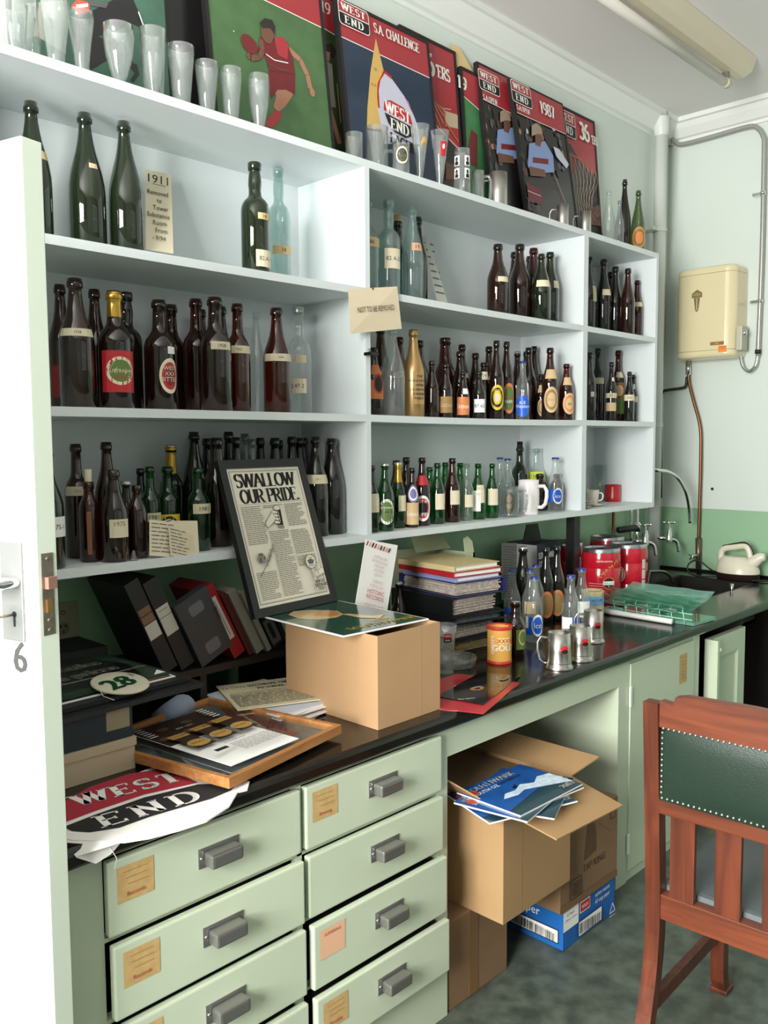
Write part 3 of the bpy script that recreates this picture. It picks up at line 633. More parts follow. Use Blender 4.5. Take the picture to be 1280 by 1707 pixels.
B('CL', 227, 809, 36, -.26, 'flask', RED, [], 'amber flask-shaped bottle with a small neck')
B('CL', 233.5, 781, 30, -.12, 'small', BLU, [], 'blue-black bottle neck behind green ones')
B('CL', 250, 778, 35, -.19, 'shoulder', GRN, [TAG(.37, .47, 20, 55, BAND, [('1981', .05, INK)])], 'green bottle with a 1981 band')
B('CL', 277.5, 778, 43, -.19, 'shoulder', GRN, [('r', .22, .44, 5, 55, YEL), ('o', .12, .42, 5, 46, [BK, WH], [('W', .08, BK)])], 'green bottle with yellow and black label')
B('CL', 287, 742, 40, -.09, 'shoulder', DGR, [('foil', .72, .99, GOLD), ('cap', CAPS)], 'dark green bottle with gold foil neck and crown cap')
B('CL', 323, 720, 46, -.10, 'champ', DGR, [], 'tall dark green bottle')
B('CL', 329.5, 780, 40, -.24, 'shoulder', GRN, [TAG(.45, .57, 28, 55, BAND, [('1981', .05, INK)])], 'green bottle at the edge with 1981 tag')
B('CL', 348, 731, 40, -.08, 'long', BLK, [], 'black bottle mostly hidden')
B('CL', 360, 730, 50, -.20, 'long', AMB, [], 'large dark brown bottle left of the framed advertisement')
B('CL', 381, 720, 38, -.09, 'long', BLK, [], 'tall black bottle neck above the advertisement frame')
B('CL', 393, 729, 34, -.15, 'long', BLK, [], 'short black bottle neck above the frame')
B('CL', 405, 723, 34, -.10, 'long', GRY, [], 'clear grey bottle neck above the frame')
B('CL', 419, 732, 30, -.15, 'small', GRY, [], 'short clear bottle neck above the frame')
B('CL', 432, 730, 34, -.09, 'long', BLK, [], 'black bottle neck right of the clear ones')
B('CL', 458, 730, 38, -.16, 'long', BLK, [], 'black bottle neck over the middle of the frame')
B('CL', 469.5, 734, 30, -.09, 'long', BLK, [], 'thin black bottle neck over the frame')
B('CL', 485, 728, 36, -.14, 'long', AMB, [], 'brownish bottle neck over the frame')
B('CL', 501, 730, 40, -.08, 'long', BLK, [], 'black bottle neck over the right of the frame')
B('CL', 526, 728, 42, -.21, 'champ', BLK, [YR('1911', .53, .62, 10, 80)], 'black bottle with torn 1911 band beside the frame')
B('CL', 536, 730, 40, -.10, 'long', BLK, [], 'black bottle behind the 1911 one')
B('CL', 560, 731, 42, -.20, 'champ', BLK, [], 'dusty black bottle alone against the partition')
# --- upper shelf, centre bay
B('AM', 611, 334, 42, -.20, 'port', AQU, [('r', .50, .60, 20, 60, TAN, [('186', .04, INK)])], 'aqua bottle half hidden by the partition')
B('AM', 647.5, 334.5, 40, -.21, 'port', AQU, [TAG(.30, .50, 25, 46, PAPER, [('82 A-2', .04, INK)])], 'grey aqua bottle tagged 82 A')
B('AM', 662, 370, 36, -.11, 'port', BLK, [('cork', TAN, .022)], 'black bottle with a cork behind the aqua ones')
B('AM', 687, 345, 39, -.19, 'champ', AQU, [TAG(.54, .62, 32, 35, PINK, [('19', .04, INK)])], 'pale aqua slender bottle with a buff tag')
B('AM', 696, 363, 34, -.10, 'long', BLK, [], 'black bottle behind the pale slender one')
B('AM', 830, 408, 37, -.20, 'long', AMB, [('r', .48, .55, 35, 35, BAND)], 'brown bottle with a loose paper curl')
B('AM', 858.5, 421, 34, -.10, 'long', AMB, [], 'brown bottle hidden behind its neighbour')
B('AM', 866.5, 408, 37, -.20, 'long', AMB, [], 'embossed brown bottle')
B('AM', 884, 428, 34, -.09, 'long', AMB, [], 'brown bottle with only its lip showing')
B('AM', 891.5, 415, 34, -.17, 'long', RED, [], 'reddish brown bottle')
B('AM', 902.5, 424, 33, -.265, 'champ', DGR, [TAG(.50, .60, 18, 50, BAND)], 'green glinting bottle with cream shoulder tag')
B('AM', 915, 420.5, 32, -.215, 'long', DGR, [TAG(.50, .60, 50, 25, BAND)], 'dark green bottle nearest the partition')
# --- upper shelf, right bay
B('AR', 981.5, 429, 28, -.16, 'long', BLK, [TAG(.42, .62, 60, 25, BAND)], 'dark bottle half hidden with a torn tag')
B('AR', 1006.5, 433, 28, -.18, 'long', BLK, [TAG(.52, .60, 28, 35, PAPER)], 'black bottle with small cream tag')
B('AR', 1018, 454, 24, -.12, 'long', BLK, [], 'black bottle behind others')
B('AR', 1026, 445, 27, -.19, 'long', BLK, [], 'plain black bottle')
B('AR', 1047, 448, 25, -.26, 'long', AMB, [], 'plain dark brown bottle')
B('AR', 1062.5, 468, 21, -.235, 'small', RED, [('r', .54, .62, 15, 90, BAND)], 'short red-brown bottle with a loose cream band')
# --- middle shelf, centre bay
B('BM', 622, 580, 34, -.21, 'small', AMB, [('r', .25, .75, 30, 45, ORG), ('o', .32, .62, 35, 34, [RD, BK])], 'dark bottle with orange and red label at the partition')
B('BM', 634, 545, 34, -.13, 'long', AMB, [], 'tall dark brown bottle behind the clear one')
B('BM', 654, 546, 42, -.225, 'champ', CLG, [], 'large clear pear-shaped bottle under the pinned note')
B('BM', 665.5, 562.5, 32, -.11, 'long', RED, [YR('1944', .5, .58)], 'red-brown bottle behind the clear one')
B('BM', 689, 550, 37, -.225, 'long', mat('gold_paint', '#bd9a6a', .34, .8), [('r', .15, .52, 35, 38, MATS['gold_paint'], [('THE', .03, INK, .13), ('MANCHESTER', .028, INK, .08), ('WINE', .03, INK, .03), ('CELEBRATION', .025, INK, -.02), ('DINNER', .03, INK, -.07), ('PARTY', .03, INK, -.12)])], 'gold painted bottle with black lettering')
B('BM', 699, 568, 32, -.12, 'long', AMB, [], 'dark bottle behind the gold one')
B('BM', 720, 602, 24, -.22, 'small', AMB, [], 'small plain brown bottle right of the gold one')
B('BM', 744, 564, 36, -.10, 'demi', RED, [], 'big-shouldered brown bottle at the back')
B('BM', 742.5, 607, 24, -.235, 'small', AMB, [('r', .10, .40, 8, 60, BRP, [('Stout', .09, CRM)])], 'small bottle with dull brown stout label')
B('BM', 764, 586, 26, -.14, 'long', AMB, [], 'plain brown bottle at mid depth')
B('BM', 771.5, 575, 28, -.08, 'long', AMB, [TAG(.56, .62, 30, 25, BAND)], 'brown bottle at the back with tiny tag')
B('BM', 771.8, 620, 22, -.24, 'small', AMB, [('r', .08, .46, 0, 66, ORG, [('Stout', .1, WH)]), TAG(.52, .64, 25, 26, WHITEP)], 'small bottle with orange stout label')
B('BM', 791.5, 589, 28, -.11, 'long', AMB, [], 'dark bottle behind the white-tagged one')
B('BM', 798.5, 620, 24, -.24, 'small', BLK, [TAG(.14, .42, 5, 48, WHITEP, [('87 62', .07, INK)])], 'small black bottle with white 87 62 tag')
B('BM', 809, 605, 27, -.17, 'small', AMB, [TAG(.70, .84, 10, 60, PAPER, [('19', .05, INK)])], 'brown bottle with cream neck label')
B('BM', 815, 578, 28, -.08, 'long', AMB, [], 'brown bottle at the very back')
B('BM', 825, 568, 25, -.20, 'long', AMB, [('o', .12, .44, 8, 60, [YEL, BK, YEL, PAPER], [('COOPERS', .025, YEL, .09)])], 'tall brown bottle with round yellow label')
B('BM', 844.5, 570, 25, -.20, 'long', AMB, [('o', .08, .47, 22, 56, [ORG, GRP], [('LITTLE', .035, RD, .01), ('BEER', .035, WH, -.04)])], 'tall brown bottle with green and orange oval label')
B('BM', 864, 587, 24, -.10, 'small', AMB, [('cap', CAPS)], 'capped brown bottle behind the blue label')
B('BM', 871.5, 603, 23, -.235, 'small', CLR, [('cap', CAPB), ('o', .05, .42, 0, 68, [BLUP], [('ICE', .05, WH, .06), ('Western', .06, WH), ('=', .01, WH, -.06)])], 'small clear bottle with bright blue label')
B('BM', 882, 580, 26, -.15, 'long', AMB, [], 'plain brown bottle right of the blue label')
B('BM', 893, 588, 24, -.08, 'long', AMB, [], 'brown bottle behind, second rank')
B('BM', 901.5, 624, 19, -.20, 'small', AMB, [TAG(.60, .76, 10, 55, CRM), ('o', .08, .48, 15, 55, [CRM, BRP, CRM])], 'small bottle with two cream labels')
B('BM', 915.5, 580, 28, -.24, 'long', AMB, [('r', .57, .70, 12, 50, CRM, [('#3', .01, INK)]), ('o', .10, .46, 12, 55, [CRM, BRP, CRM], [('STOUT', .03, BRP)])], 'tall brown bottle with cream oval stout label')
B('BM', 923.5, 582, 24, -.09, 'long', AMB, [], 'brown bottle almost hidden by the oval label one')
B('BM', 944.5, 607, 25, -.27, 'small', RED, [('r', .62, .76, 20, 55, CRM, [('#3', .01, INK)]), ('o', .10, .48, 28, 55, [CRM, ORG, CRM], [('ale', .05, INK)])], 'red-brown bottle with cream labels nearest the partition')
# --- middle shelf, right bay
B('BR', 982.5, 588, 26, -.16, 'long', BLK, [TAG(.36, .43, 28, 14, WHITEP)], 'dark bottle with small white sticker')
B('BR', 997, 581, 24, -.09, 'shoulder', BLK, [TAG(.52, .60, 20, 40, BAND)], 'round-shouldered dark bottle with cream tag')
B('BR', 1019.5, 604, 18.5, -.20, 'small', BLK, [('r', .40, .48, 8, 85, BAND, [('251', .05, INK)]), ('r', .18, .32, 0, 65, CRM), TAG(.68, .74, 30, 20, WHITEP)], 'slim dark bottle with cream band and tan label')
B('BR', 1031, 584.5, 24, -.15, 'shoulder', RED, [('r', .12, .55, 8, 60, GRP), ('o', .34, .54, 10, 50, [RD, CRM]), ('r', .62, .70, 15, 35, BAND)], 'amber bottle with colourful tall label')
B('BR', 1049.5, 620, 17.5, -.25, 'small', BLK, [('r', .42, .54, 5, 85, BAND, [('242', .05, INK)])], 'short black bottle with cream 242 band')
B('BR', 1060.5, 625.5, 16.5, -.22, 'small', BLK, [('r', .42, .54, 15, 80, BAND), TAG(.70, .80, 20, 22, WHITEP)], 'short black bottle beside the end panel')
# --- bottom shelf, centre bay
PT = lambda f0=.24, f1=.50, da=25, hw=40: ('r', f0, f1, da, hw, PAPER, [('#6', .01, FADE)])
B('CM', 619, 776, 27, -.26, 'small', DGR, [PT(.3, .58)], 'dark green bottle cut by the partition')
B('CM', 641.5, 773, 30, -.265, 'small', GRN, [('cap', CAPS), ('r', .12, .46, 10, 60, BK), ('o', .10, .48, 12, 55, [WH, GRP], [('SOUTHWARK', .028, WH, .06), ('Premium', .035, BK, 0)])], 'green capped bottle with round dark label')
B('CM', 660.5, 768, 28, -.15, 'small', AMB, [], 'brown bottle behind the gold-foiled one')
B('CM', 663.5, 771, 26, -.23, 'small', GRN, [('foil', .70, .98, GOLD), ('cap', CAPS), PT(.26, .5, 40, 38)], 'green bottle with gold foil neck')
B('CM', 677, 762.5, 28, -.12, 'long', AMB, [], 'taller brown bottle at the back left')
B('CM', 687, 780, 22, -.255, 'small', AMB, [('o', .42, .72, 10, 55, [PUR, WH, PUR]), ('r', .05, .42, 5, 66, CRM, [('Stout', .08, WH)])], 'small brown stout bottle with purple neck oval')
B('CM', 703.5, 763, 27, -.24, 'small', AMB, [('r', .60, .74, 0, 60, RD, [('=', .01, WH)]), ('o', .07, .45, 5, 62, [WH, RD, BK], [('WEST END', .035, WH, .10), ('SUPER', .05, WH, -.09)])], 'brown bottle with red and black super label')
B('CM', 716, 779, 25, -.12, 'small', GRN, [], 'green bottle behind, no label')
B('CM', 729, 772, 26, -.235, 'small', GRN, [PT()], 'green bottle with cream note')
B('CM', 742.5, 771, 25, -.13, 'small', GRN, [], 'plain green bottle at the back')
B('CM', 754, 764, 26, -.235, 'small', RED, [PT(.28, .50)], 'brown bottle with cream note')
B('CM', 767, 772, 25, -.13, 'small', GRN, [], 'second plain green bottle at the back')
B('CM', 778, 773, 23, -.235, 'small', mat, [PT(.24, .46)], 'pale green-grey bottle with cream note')
RAW[-1] = RAW[-1][:6]+(glass('pale_green_glass', (.62, .74, .64), dust=.08),)+RAW[-1][7:]
B('CM', 797, 773, 25, -.235, 'small', GRN, [('r', .15, .52, -20, 40, WH, [('#3', .02, RD)]), PT(.30, .62, 22, 34)], 'green bottle, white and red label under note')
B('CM', 820.5, 773, 22, -.24, 'small', GRN, [PT(.24, .54, 10, 50)], 'green bottle with large cream note')
B('CM', 833.5, 763, 24, -.12, 'small', CLR, [('cap', CAPB)], 'clear blue-capped bottle at the back')
B('CM', 846, 765, 26, -.17, 'small', CLR, [('cap', CAPB)], 'clear blue-capped bottle behind the glass tankard')
B('CM', 866.5, 745, 28, -.10, 'shoulder', DGR, [('cork', BK, .022)], 'dark green bottle with black stopper')
B('CM', 895.5, 748, 32, -.12, 'demi', CLR, [('r', .36, .62, 0, 62, mat('sticker_yellow', '#dfee4a', .6), [('STEM 82', .05, INK, .05)])], 'wide clear bottle with yellow sticker')
B('CM', 900, 790, 26, -.17, 'echo', AMB, [], 'squat brown bottle behind the white stein')
B('CM', 926, 763, 26.5, -.24, 'small', CLR, [('cap', CAPB), ('r', .18, .42, -5, 60, BLUP), ('o', .14, .44, 22, 40, [WH, BLUP], [('ice', .07, WH)])], 'clear blue-capped bottle with blue label')
B('CM', 936.5, 790, 24, -.22, 'echo', RED, [], 'amber flask by the handwritten card')
# --- on top of the unit
B('T', 1015, 319, 21, -.17, 'small', CLG, [], 'pale clear-green bottle')
B('T', 1033, 335, 15.5, -.21, 'small', GRY, [], 'small clear grey bottle')
B('T', 1042, 300, 23, -.13, 'champ', BLK, [], 'tall black bottle')
B('T', 1064, 318, 25, -.18, 'champ', OLV, [('o', .14, .46, 12, 60, [ORG, GRP, ORG])], 'olive green bottle with orange round label')
flush()
# ------------------------------------------------------------------ posters on top of the shelf unit
SKY_ = mat('poster_navy', '#1e3148', .3, coat=.3); PGRN = mat('poster_green', '#46693f', .3, var=.12, vs=14, coat=.3); PRED = mat('poster_red', '#a32c35', .3, coat=.3)
SKIN = mat('print_skin', '#a9765c', .4); SKIND = mat('print_skin_dark', '#6e4a3a', .4); MAROON = mat('print_maroon', '#6e2024', .4); PBLK = mat('print_black', '#1b1a1c', .3, coat=.3); PGREY = mat('print_grey', '#55565a', .4)
SAIL = mat('print_sail', '#cfab62', .4); LILAC = mat('print_pale_sail', '#c4c4d6', .4); PBLUE = mat('print_blue_shirt', '#8397c4', .4); HAIR = mat('print_hair', '#2a2321', .5); ORP = mat('print_orange', '#b2602f', .4); NET = mat('print_net', '#c6a58c', .5)
def poster(xl, xr, yb, ang, ztop, label, draw, depth=.016, border=.011, fr=BK, back=PRED):
    a = math.radians(ang); z0 = ZT+.0008
    v = Vector((0, math.sin(a), math.cos(a))); P = Vector((xl, yb, z0)); M = frame(P, (1, 0, 0), v)   # local z = normal towards the room
    W = xr-xl; Hh = (ztop-z0)/math.cos(a)
    n = (0, -math.cos(a), math.sin(a))
    t = thing('framed_poster', label, 'poster', M=M, group=None)
    m = MB()
    for (a0, a1, b0, b1) in ((0, border, 0, Hh), (W-border, W, 0, Hh), (border, W-border, Hh-border, Hh), (border, W-border, 0, border)): m.box((a0, b0, -depth), (a1, b1, .003), fr)
    m.box((border, border, -depth), (W-border, Hh-border, -depth+.004), CARDD); m.build('frame', t, local=True)
    m = MB(); m.box((border, border, -.006), (W-border, Hh-border, 0), back)
    A = Art(m, None, eps=.00025)
    def L(px, py):
        h = Vector([float(c) for c in atp(px, py, P, n)])-P
        return (min(max(h.x, border), W-border), min(max(h.dot(v), border), Hh-border))
    def LF(px, py):
        h = Vector([float(c) for c in atp(px, py, P, n)])-P; return (h.x, h.dot(v))
    draw(A, lambda pts: [L(*p) for p in pts], LF, W, Hh, border); m.build('print', t, local=True)
    return t
def lg(A, L, bl, tr, w=0):
    a, b_ = L(*bl), L(*tr); x0 = b_[0]-w if w else a[0]; A.logo(x0, a[1], b_[0]-x0, b_[1]-a[1], PRED, BK, WH)
def seg(A, Q, pts, wpx, m):
    """thick limb in the print from traced points"""
    q = Q(pts); A.line(q, wpx*.00155, m)
def d_horse(A, Q, L, W, H, b):
    A.rect(b, b, W-b, H-b, mat('poster_dull_green', '#3f6352', .3, var=.15, vs=10, coat=.3))
    A.poly(Q([(0, 0), (110, 0), (110, 90), (60, 60), (0, 62)]), mat('print_pale_grey', '#a9a59a', .5))
    A.poly(Q([(128, 30), (150, 20), (188, 0), (222, 0), (240, 40), (238, 48), (215, 38), (200, 50), (160, 62), (165, 110), (140, 112), (118, 60)]), PBLK)
    A.poly(Q([(160, 60), (200, 75), (222, 105), (212, 120), (180, 100), (150, 118), (142, 100)]), PBLK)
    A.poly(Q([(205, 100), (228, 108), (232, 125), (222, 138), (216, 134), (224, 122), (215, 112)]), PBLK)
    A.poly(Q([(118, 10), (128, 0), (150, 4), (148, 20), (130, 24)]), mat('print_coral', '#d9553f', .5)); A.poly(Q([(126, 8), (146, 6), (146, 12), (127, 14)]), WH)
    A.poly(Q([(142, 0), (180, 6), (176, 14), (150, 10)]), PGREY); A.line(Q([(230, 20), (238, 42)]), .004, WH)
poster(-.62, -.17, -.078, 4, 2.90, 'large framed racing poster with dark horse, behind glasses at far left', d_horse)
def d_sliver(A, Q, L, W, H, b):
    A.rect(b, b, W-b, H-b, PBLK); 
    random.seed(3)
    for k in range(9): A.ell(W-.030+random.uniform(-.012, .01), .06+k*.05, .008, .02, [ORP, PRED, SKIN][k % 3])
poster(-.20, .04, -.045, 3, 2.92, 'framed dark poster with orange sliver between horse and football posters', d_sliver, border=.02)
def d_foot(A, Q, L, W, H, b):
    A.rect(b, b, W-b, H-b, PGRN)
    l = L(440, 0); r = L(527, 42); s = (r[1]-l[1])/(r[0]-l[0]); A.poly([(b, L(333, -50)[1] if 0 else l[1]+s*(b-l[0])), (W-b, r[1]+s*(W-b-r[0])), (W-b, H-b), (b, H-b)], PRED)
    A.line([(b, l[1]+s*(b-l[0])), (W-b, r[1]+s*(W-b-r[0]))], .003, WH)
    # footballer
    seg(A, Q, [(478, 80), (500, 100), (512, 125), (517, 148)], 12, SKIN); A.ell(*L(520, 154), .011, .014, SKIN)
    A.poly(Q([(452, 142), (490, 142), (487, 160), (475, 178), (462, 188), (455, 178), (460, 160)]), SKIN)
    A.poly(Q([(447, 118), (491, 125), (491, 158), (476, 150), (462, 150), (452, 165), (448, 150)]), MAROON)
    A.poly(Q([(459, 183), (470, 190), (462, 206), (452, 213), (440, 209), (448, 195)]), PRED)
    A.poly(Q([(418, 205), (425, 190), (431, 200), (424, 206)]), HAIR)
    A.poly(Q([(432, 62), (446, 62), (452, 68), (478, 74), (486, 95), (491, 125), (448, 118), (440, 92), (430, 90)]), MAROON)
    A.poly(Q([(456, 62), (470, 62), (480, 75), (478, 100), (462, 92)]), PRED)
    seg(A, Q, [(434, 66), (436, 85), (432, 96), (417, 98), (411, 90)], 11, SKIND)
    A.poly(Q([(400, 65), (404, 57), (412, 58), (424, 70), (430, 84), (424, 92), (412, 88), (404, 78)]), MAROON)
    A.poly(Q([(434, 44), (452, 46), (456, 62), (450, 74), (442, 72), (434, 60)]), SKIND)
    A.poly(Q([(432, 38), (440, 31), (452, 34), (457, 46), (456, 58), (449, 48), (436, 48)]), HAIR)
    A.line(Q([(442, 91), (456, 101), (479, 106)]), .003, WH); A.line(Q([(448, 108), (462, 116), (480, 120)]), .0025, PGREY)
    A.ell(*L(388, 53), .002, .002, WH)
poster(-.066, .396, -.125, 6.75, 2.975, 'large framed football poster, player in maroon leaping on green ground', d_foot)
def d_crick(A, Q, L, W, H, b):
    A.rect(b, b, W-b, H-b, mat('poster_moss', '#3b4a30', .3, var=.2, vs=10, coat=.3))
    l = L(535, 50); A.poly([(b, l[1]+.20*l[0]), (W-b, l[1]-.0), (W-b, H-b), (b, H-b)], PRED)
    A.serif('19', L(541, 12)[0]+.004, L(541, 12)[1], .034, WH); A.line([(b, l[1]+.02), (W-b, l[1]-.01)], .0025, WH)
    A.poly(Q([(540, 75), (552, 72), (560, 85), (556, 98), (544, 92)]), HAIR); A.poly(Q([(540, 84), (550, 88), (548, 102), (542, 100)]), SKIN)
    A.poly(Q([(541, 100), (553, 108), (556, 150), (560, 180), (548, 178), (543, 140)]), mat('print_cream_cloth', '#8f8c80', .6)); A.line(Q([(548, 180), (566, 240)]), .02, SKIN); A.line(Q([(561, 140), (567, 205)]), .003, SAIL)
poster(.33, .60, -.06, 3.2, 2.99, 'mostly hidden framed cricket poster between football and yacht posters', d_crick)
def d_sail(A, Q, L, W, H, b):
    A.rect(b, b, W-b, H-b, SKY_)
    p, r = L(566, 60), L(705, 125); s = (r[1]-p[1])/(r[0]-p[0]); f = lambda x: p[1]+s*(x-p[0])
    A.poly([(b, f(b)), (W-b, f(W-b)), (W-b, H-b), (b, H-b)], PRED); A.line([(b, f(b)), (W-b, f(W-b))], .003, WH)
    A.poly(Q([(626, 64), (640, 122), (628, 150), (630, 185), (640, 216), (611, 214), (612, 180), (617, 120)]), SAIL)
    A.poly(Q([(640, 120), (650, 128), (680, 170), (692, 200), (697, 215), (700, 240), (640, 240), (634, 205), (629, 180), (630, 140)]), LILAC)
    A.line(Q([(640, 120), (632, 132), (629, 150), (631, 180)]), .009, RD); A.line(Q([(636, 122), (628, 138), (627, 165), (629, 178)]), .003, YEL); A.line(Q([(640, 120), (652, 130)]), .010, RD); A.line(Q([(674, 162), (688, 190)]), .003, RD)
    c = L(663, 199); e = lambda pts: [(c[0]+x*.00145, c[1]+y*.0013) for x, y in pts]
    A.poly(e([(-48, 14), (-44, 36), (-22, 44), (22, 38), (44, 22), (50, 2), (48, -2), (-48, 10)]), RD); A.serif('WEST', c[0]+.002, c[1]+.024, .040, WH, sx=.95, rot=-5, thick=.24)
    A.poly(e([(-47, 4), (48, -8), (44, -34), (20, -46), (-18, -40), (-38, -20)]), BK); A.serif('END', c[0]+.004, c[1]-.028, .036, WH, rot=-5, sx=1.05, thick=.22); A.serif('LAGER', c[0]+.012, c[1]-.082, .034, BK, rot=-6, sx=.95, thick=.24)
    A.text('18', *L(624, 116), .010, ORP); A.text('K A', *L(622, 142), .010, ORP)
    lg(A, L, (564.4, 39), (612, 22))
    t = L(661, 65); A.serif('S.A. CHALLENGE', t[0]-.004, t[1]-.001, .031, WH, track=.02, rot=0, sx=.80, thick=.2)
poster(.462, .925, -.125, 7, 2.985, 'framed yacht challenge poster, navy with yellow and white sails', d_sail)
def d_ers(A, Q, L, W, H, b):
    A.rect(b, b, W-b, H-b, PRED); A.poly([(b, b), (W-b, b), (W-b, H*.40), (b, H*.60)], PBLK)
    A.line([(b, H*.62), (W-b, H*.41)], .003, WH); p = L(745, 200); A.poly(Q([(742, 185), (763, 192), (763, 215), (742, 210)]), mat('print_cream', '#b9a58c', .5))
    for k in range(5): A.line(Q([(716+k*5, 165+k*4), (735+k*4, 215-k*8)]), .004, NET)
    A.line(Q([(716, 165), (738, 182), (742, 205)]), .006, SKIN); A.line(Q([(742, 205), (764, 238)]), .008, ORP); A.poly(Q([(742, 270), (765, 280), (765, 300), (742, 300)]), SKIND)
    q = L(730, 122); q = L(712, 106); A.serif('6', q[0]+.016, q[1], .074, WH, sx=.8, thick=.3, thin=.12); q = L(735, 121); A.serif("'ERS", q[0]+.008, q[1]-.002, .044, WH, sx=.74, thick=.26, thin=.1)
poster(.80, 1.115, -.078, 5, 3.015, "framed red 36'ers poster partly hidden right of the yacht poster", d_ers)
def d_19(A, Q, L, W, H, b):
    A.rect(b, b, W-b, H-b, mat('poster_green2', '#3f7a4a', .3, var=.15, vs=14)); l = L(770, 172); A.poly([(b, l[1]+.03), (W-b, l[1]-.03), (W-b, H-b), (b, H-b)], PRED); A.line([(b, l[1]+.03), (W-b, l[1]-.03)], .003, WH)
    q = L(770, 138); A.serif('19', q[0], q[1], .044, WH, thick=.26); A.poly(Q([(785, 215), (795, 225), (795, 280), (785, 275), (780, 245)]), MAROON)
poster(1.13, 1.36, -.075, 4, 2.965, 'framed green and red poster reading 19, almost hidden', d_19)
cr = MB(); cr.add([(1.12, -.022, 2.965), (1.24, -.02, 2.97), (1.16, -.012, 3.045), (1.10, -.010, 3.05)], [(0, 1, 2, 3)], TAN); cr.add([(1.12, -.021, 2.965), (1.24, -.019, 2.97), (1.16, -.011, 3.045), (1.10, -.009, 3.05)], [(3, 2, 1, 0)], TAN)
cr.add([(1.12, -.022, ZT+.01), (1.2, -.022, ZT+.01), (1.2, -.020, 2.967), (1.12, -.020, 2.967)], [(0, 1, 2, 3)], TAN)
one(cr, 'buff_card', 'curled buff paper corner poking above the almost hidden green poster', 'paper', (1.13, -.022, ZT))
def crowd(A, Q, x0, y0, x1, y1, n, seed):
    random.seed(seed)
    for k in range(n):
        px, py = random.uniform(x0, x1), random.uniform(y0, y1); q = Q([(px, py)])[0]
        A.ell(q[0], q[1], random.uniform(.006, .016), random.uniform(.010, .022), random.choice([PGREY, SKIND, PBLK, SKIN, HAIR, PGREY, mat('print_brown', '#4d3a33', .5), LILAC if k % 4 == 0 else PBLK]), n=8, up=.3)
def player(A, Q, ox, oy):
    q = lambda pts: Q([(ox+x, oy+y) for x, y in pts])
    A.poly(q([(-6, 22), (20, 18), (34, 42), (36, 70), (0, 72), (-8, 60)]), PBLUE); A.poly(q([(0, 45), (26, 48), (26, 57), (0, 54)]), MAROON); A.poly(q([(-6, 60), (20, 66), (22, 78), (-4, 76)]), SKIND)
    A.poly(q([(4, 0), (12, 4), (16, 14), (12, 28), (4, 24)]), SKIND); A.poly(q([(-2, -8), (6, -12), (14, -4), (16, 8), (8, 6), (-2, 10)]), mat('print_blond', '#a08c78', .5))
def d_open(A, Q, L, W, H, b):
    A.rect(b, b, W-b, H-b, PBLK); crowd(A, Q, 796, 180, 850, 280, 40, 4)
    p, r = L(794, 161), L(838, 183); s = (r[1]-p[1])/(r[0]-p[0]); f = lambda x: p[1]+s*(x-p[0]); A.poly([(b, f(b)), (W-b, f(W-b)), (W-b, H-b), (b, H-b)], PRED); A.line([(b, f(b)), (W-b, f(W-b))], .0025, WH)
    player(A, Q, 834, 195)
    lg(A, L, (798, 148), (828.5, 130)); q = L(815, 169); A.serif('S.A.OPEN', q[0], q[1]+.004, .020, WH, sx=.86)
poster(1.235, 1.55, -.125, 8.5, 3.015, 'framed golf open poster, left one of two similar with blue shirt', d_open)
def d_1987(A, Q, L, W, H, b):
    A.rect(b, b, W-b, H-b, PBLK); crowd(A, Q, 856, 200, 950, 290, 60, 8)
    p, r = L(850, 184), L(940, 224); s = (r[1]-p[1])/(r[0]-p[0]); f = lambda x: p[1]+s*(x-p[0]); A.poly([(b, f(b)), (W-b, f(W-b)), (W-b, H-b), (b, H-b)], PRED); A.line([(b, f(b)), (W-b, f(W-b))], .0025, WH)
    player(A, Q, 886, 218); A.line(Q([(922, 292), (943, 345)]), .003, NET); A.poly(Q([(920, 245), (930, 250), (946, 275), (942, 282), (925, 262)]), LILAC)
    A.poly(Q([(868, 302), (900, 318), (902, 342), (872, 335)]), MAROON); A.line(Q([(866, 315), (899, 328)]), .003, LILAC); q = L(888, 345); A.serif('EST', q[0]+.002, q[1]+.004, .042, PGREY)
    lg(A, L, (851.8, 169), (880.6, 148)); q = L(869, 185); A.serif('S.A.OPEN', q[0], q[1]+.002, .020, WH, sx=.86)
    q = L(909, 185); A.serif('1987', q[0], q[1], .050, WH, sx=.82, thick=.26)
poster(1.415, 1.80, -.162, 9.3, 2.995, 'framed 1987 golf open poster with blue shirted player', d_1987)
def d_36(A, Q, L, W, H, b):
    A.rect(b, b, W-b, H-b, PBLK)
    A.poly(Q([(935, 235), (950, 240), (966, 268), (985, 290), (1010, 295), (1015, 200), (935, 160)]), PRED)
    A.ell(*L(955, 272), .035, .045, MAROON); A.line(Q([(948, 256), (972, 268), (998, 292)]), .007, ORP)
    random.seed(5)
    for k in range(7):
        A.line(Q([(950+k*7, 258+k*5), (955+k*5.5, 300+k*2), (962+k*3.6, 356)]), .0028, NET)
        A.line(Q([(950+k*7, 258+k*5), (962+k*5.5, 300+k*1), (960+k*4, 330), (968+k*3, 352)]), .0022, NET)
    A.poly(Q([(999, 292), (1010, 296), (1012, 310), (1000, 308)]), LILAC); A.poly(Q([(975, 350), (1006, 345), (1008, 380), (980, 375)]), mat('print_crowd', '#6d4a46', .6, var=.5, vs=90))
    a_, b_ = L(959, 234.5), L(957, 193); A.logo(a_[0]-.135, a_[1], .135, b_[1]-a_[1], PRED, BK, WH)
    q = L(972, 222); A.serif('36', q[0], q[1]+.002, .072, WH, thick=.28, thin=.11, sx=.84); q = L(993, 236); A.serif("'ERS", q[0]-.024, q[1]-.004, .036, WH, thick=.24, thin=.1, sx=.60)
poster(1.755, 2.125, -.085, 5.25, 3.01, "framed red 36'ers basketball poster at the right end", d_36)
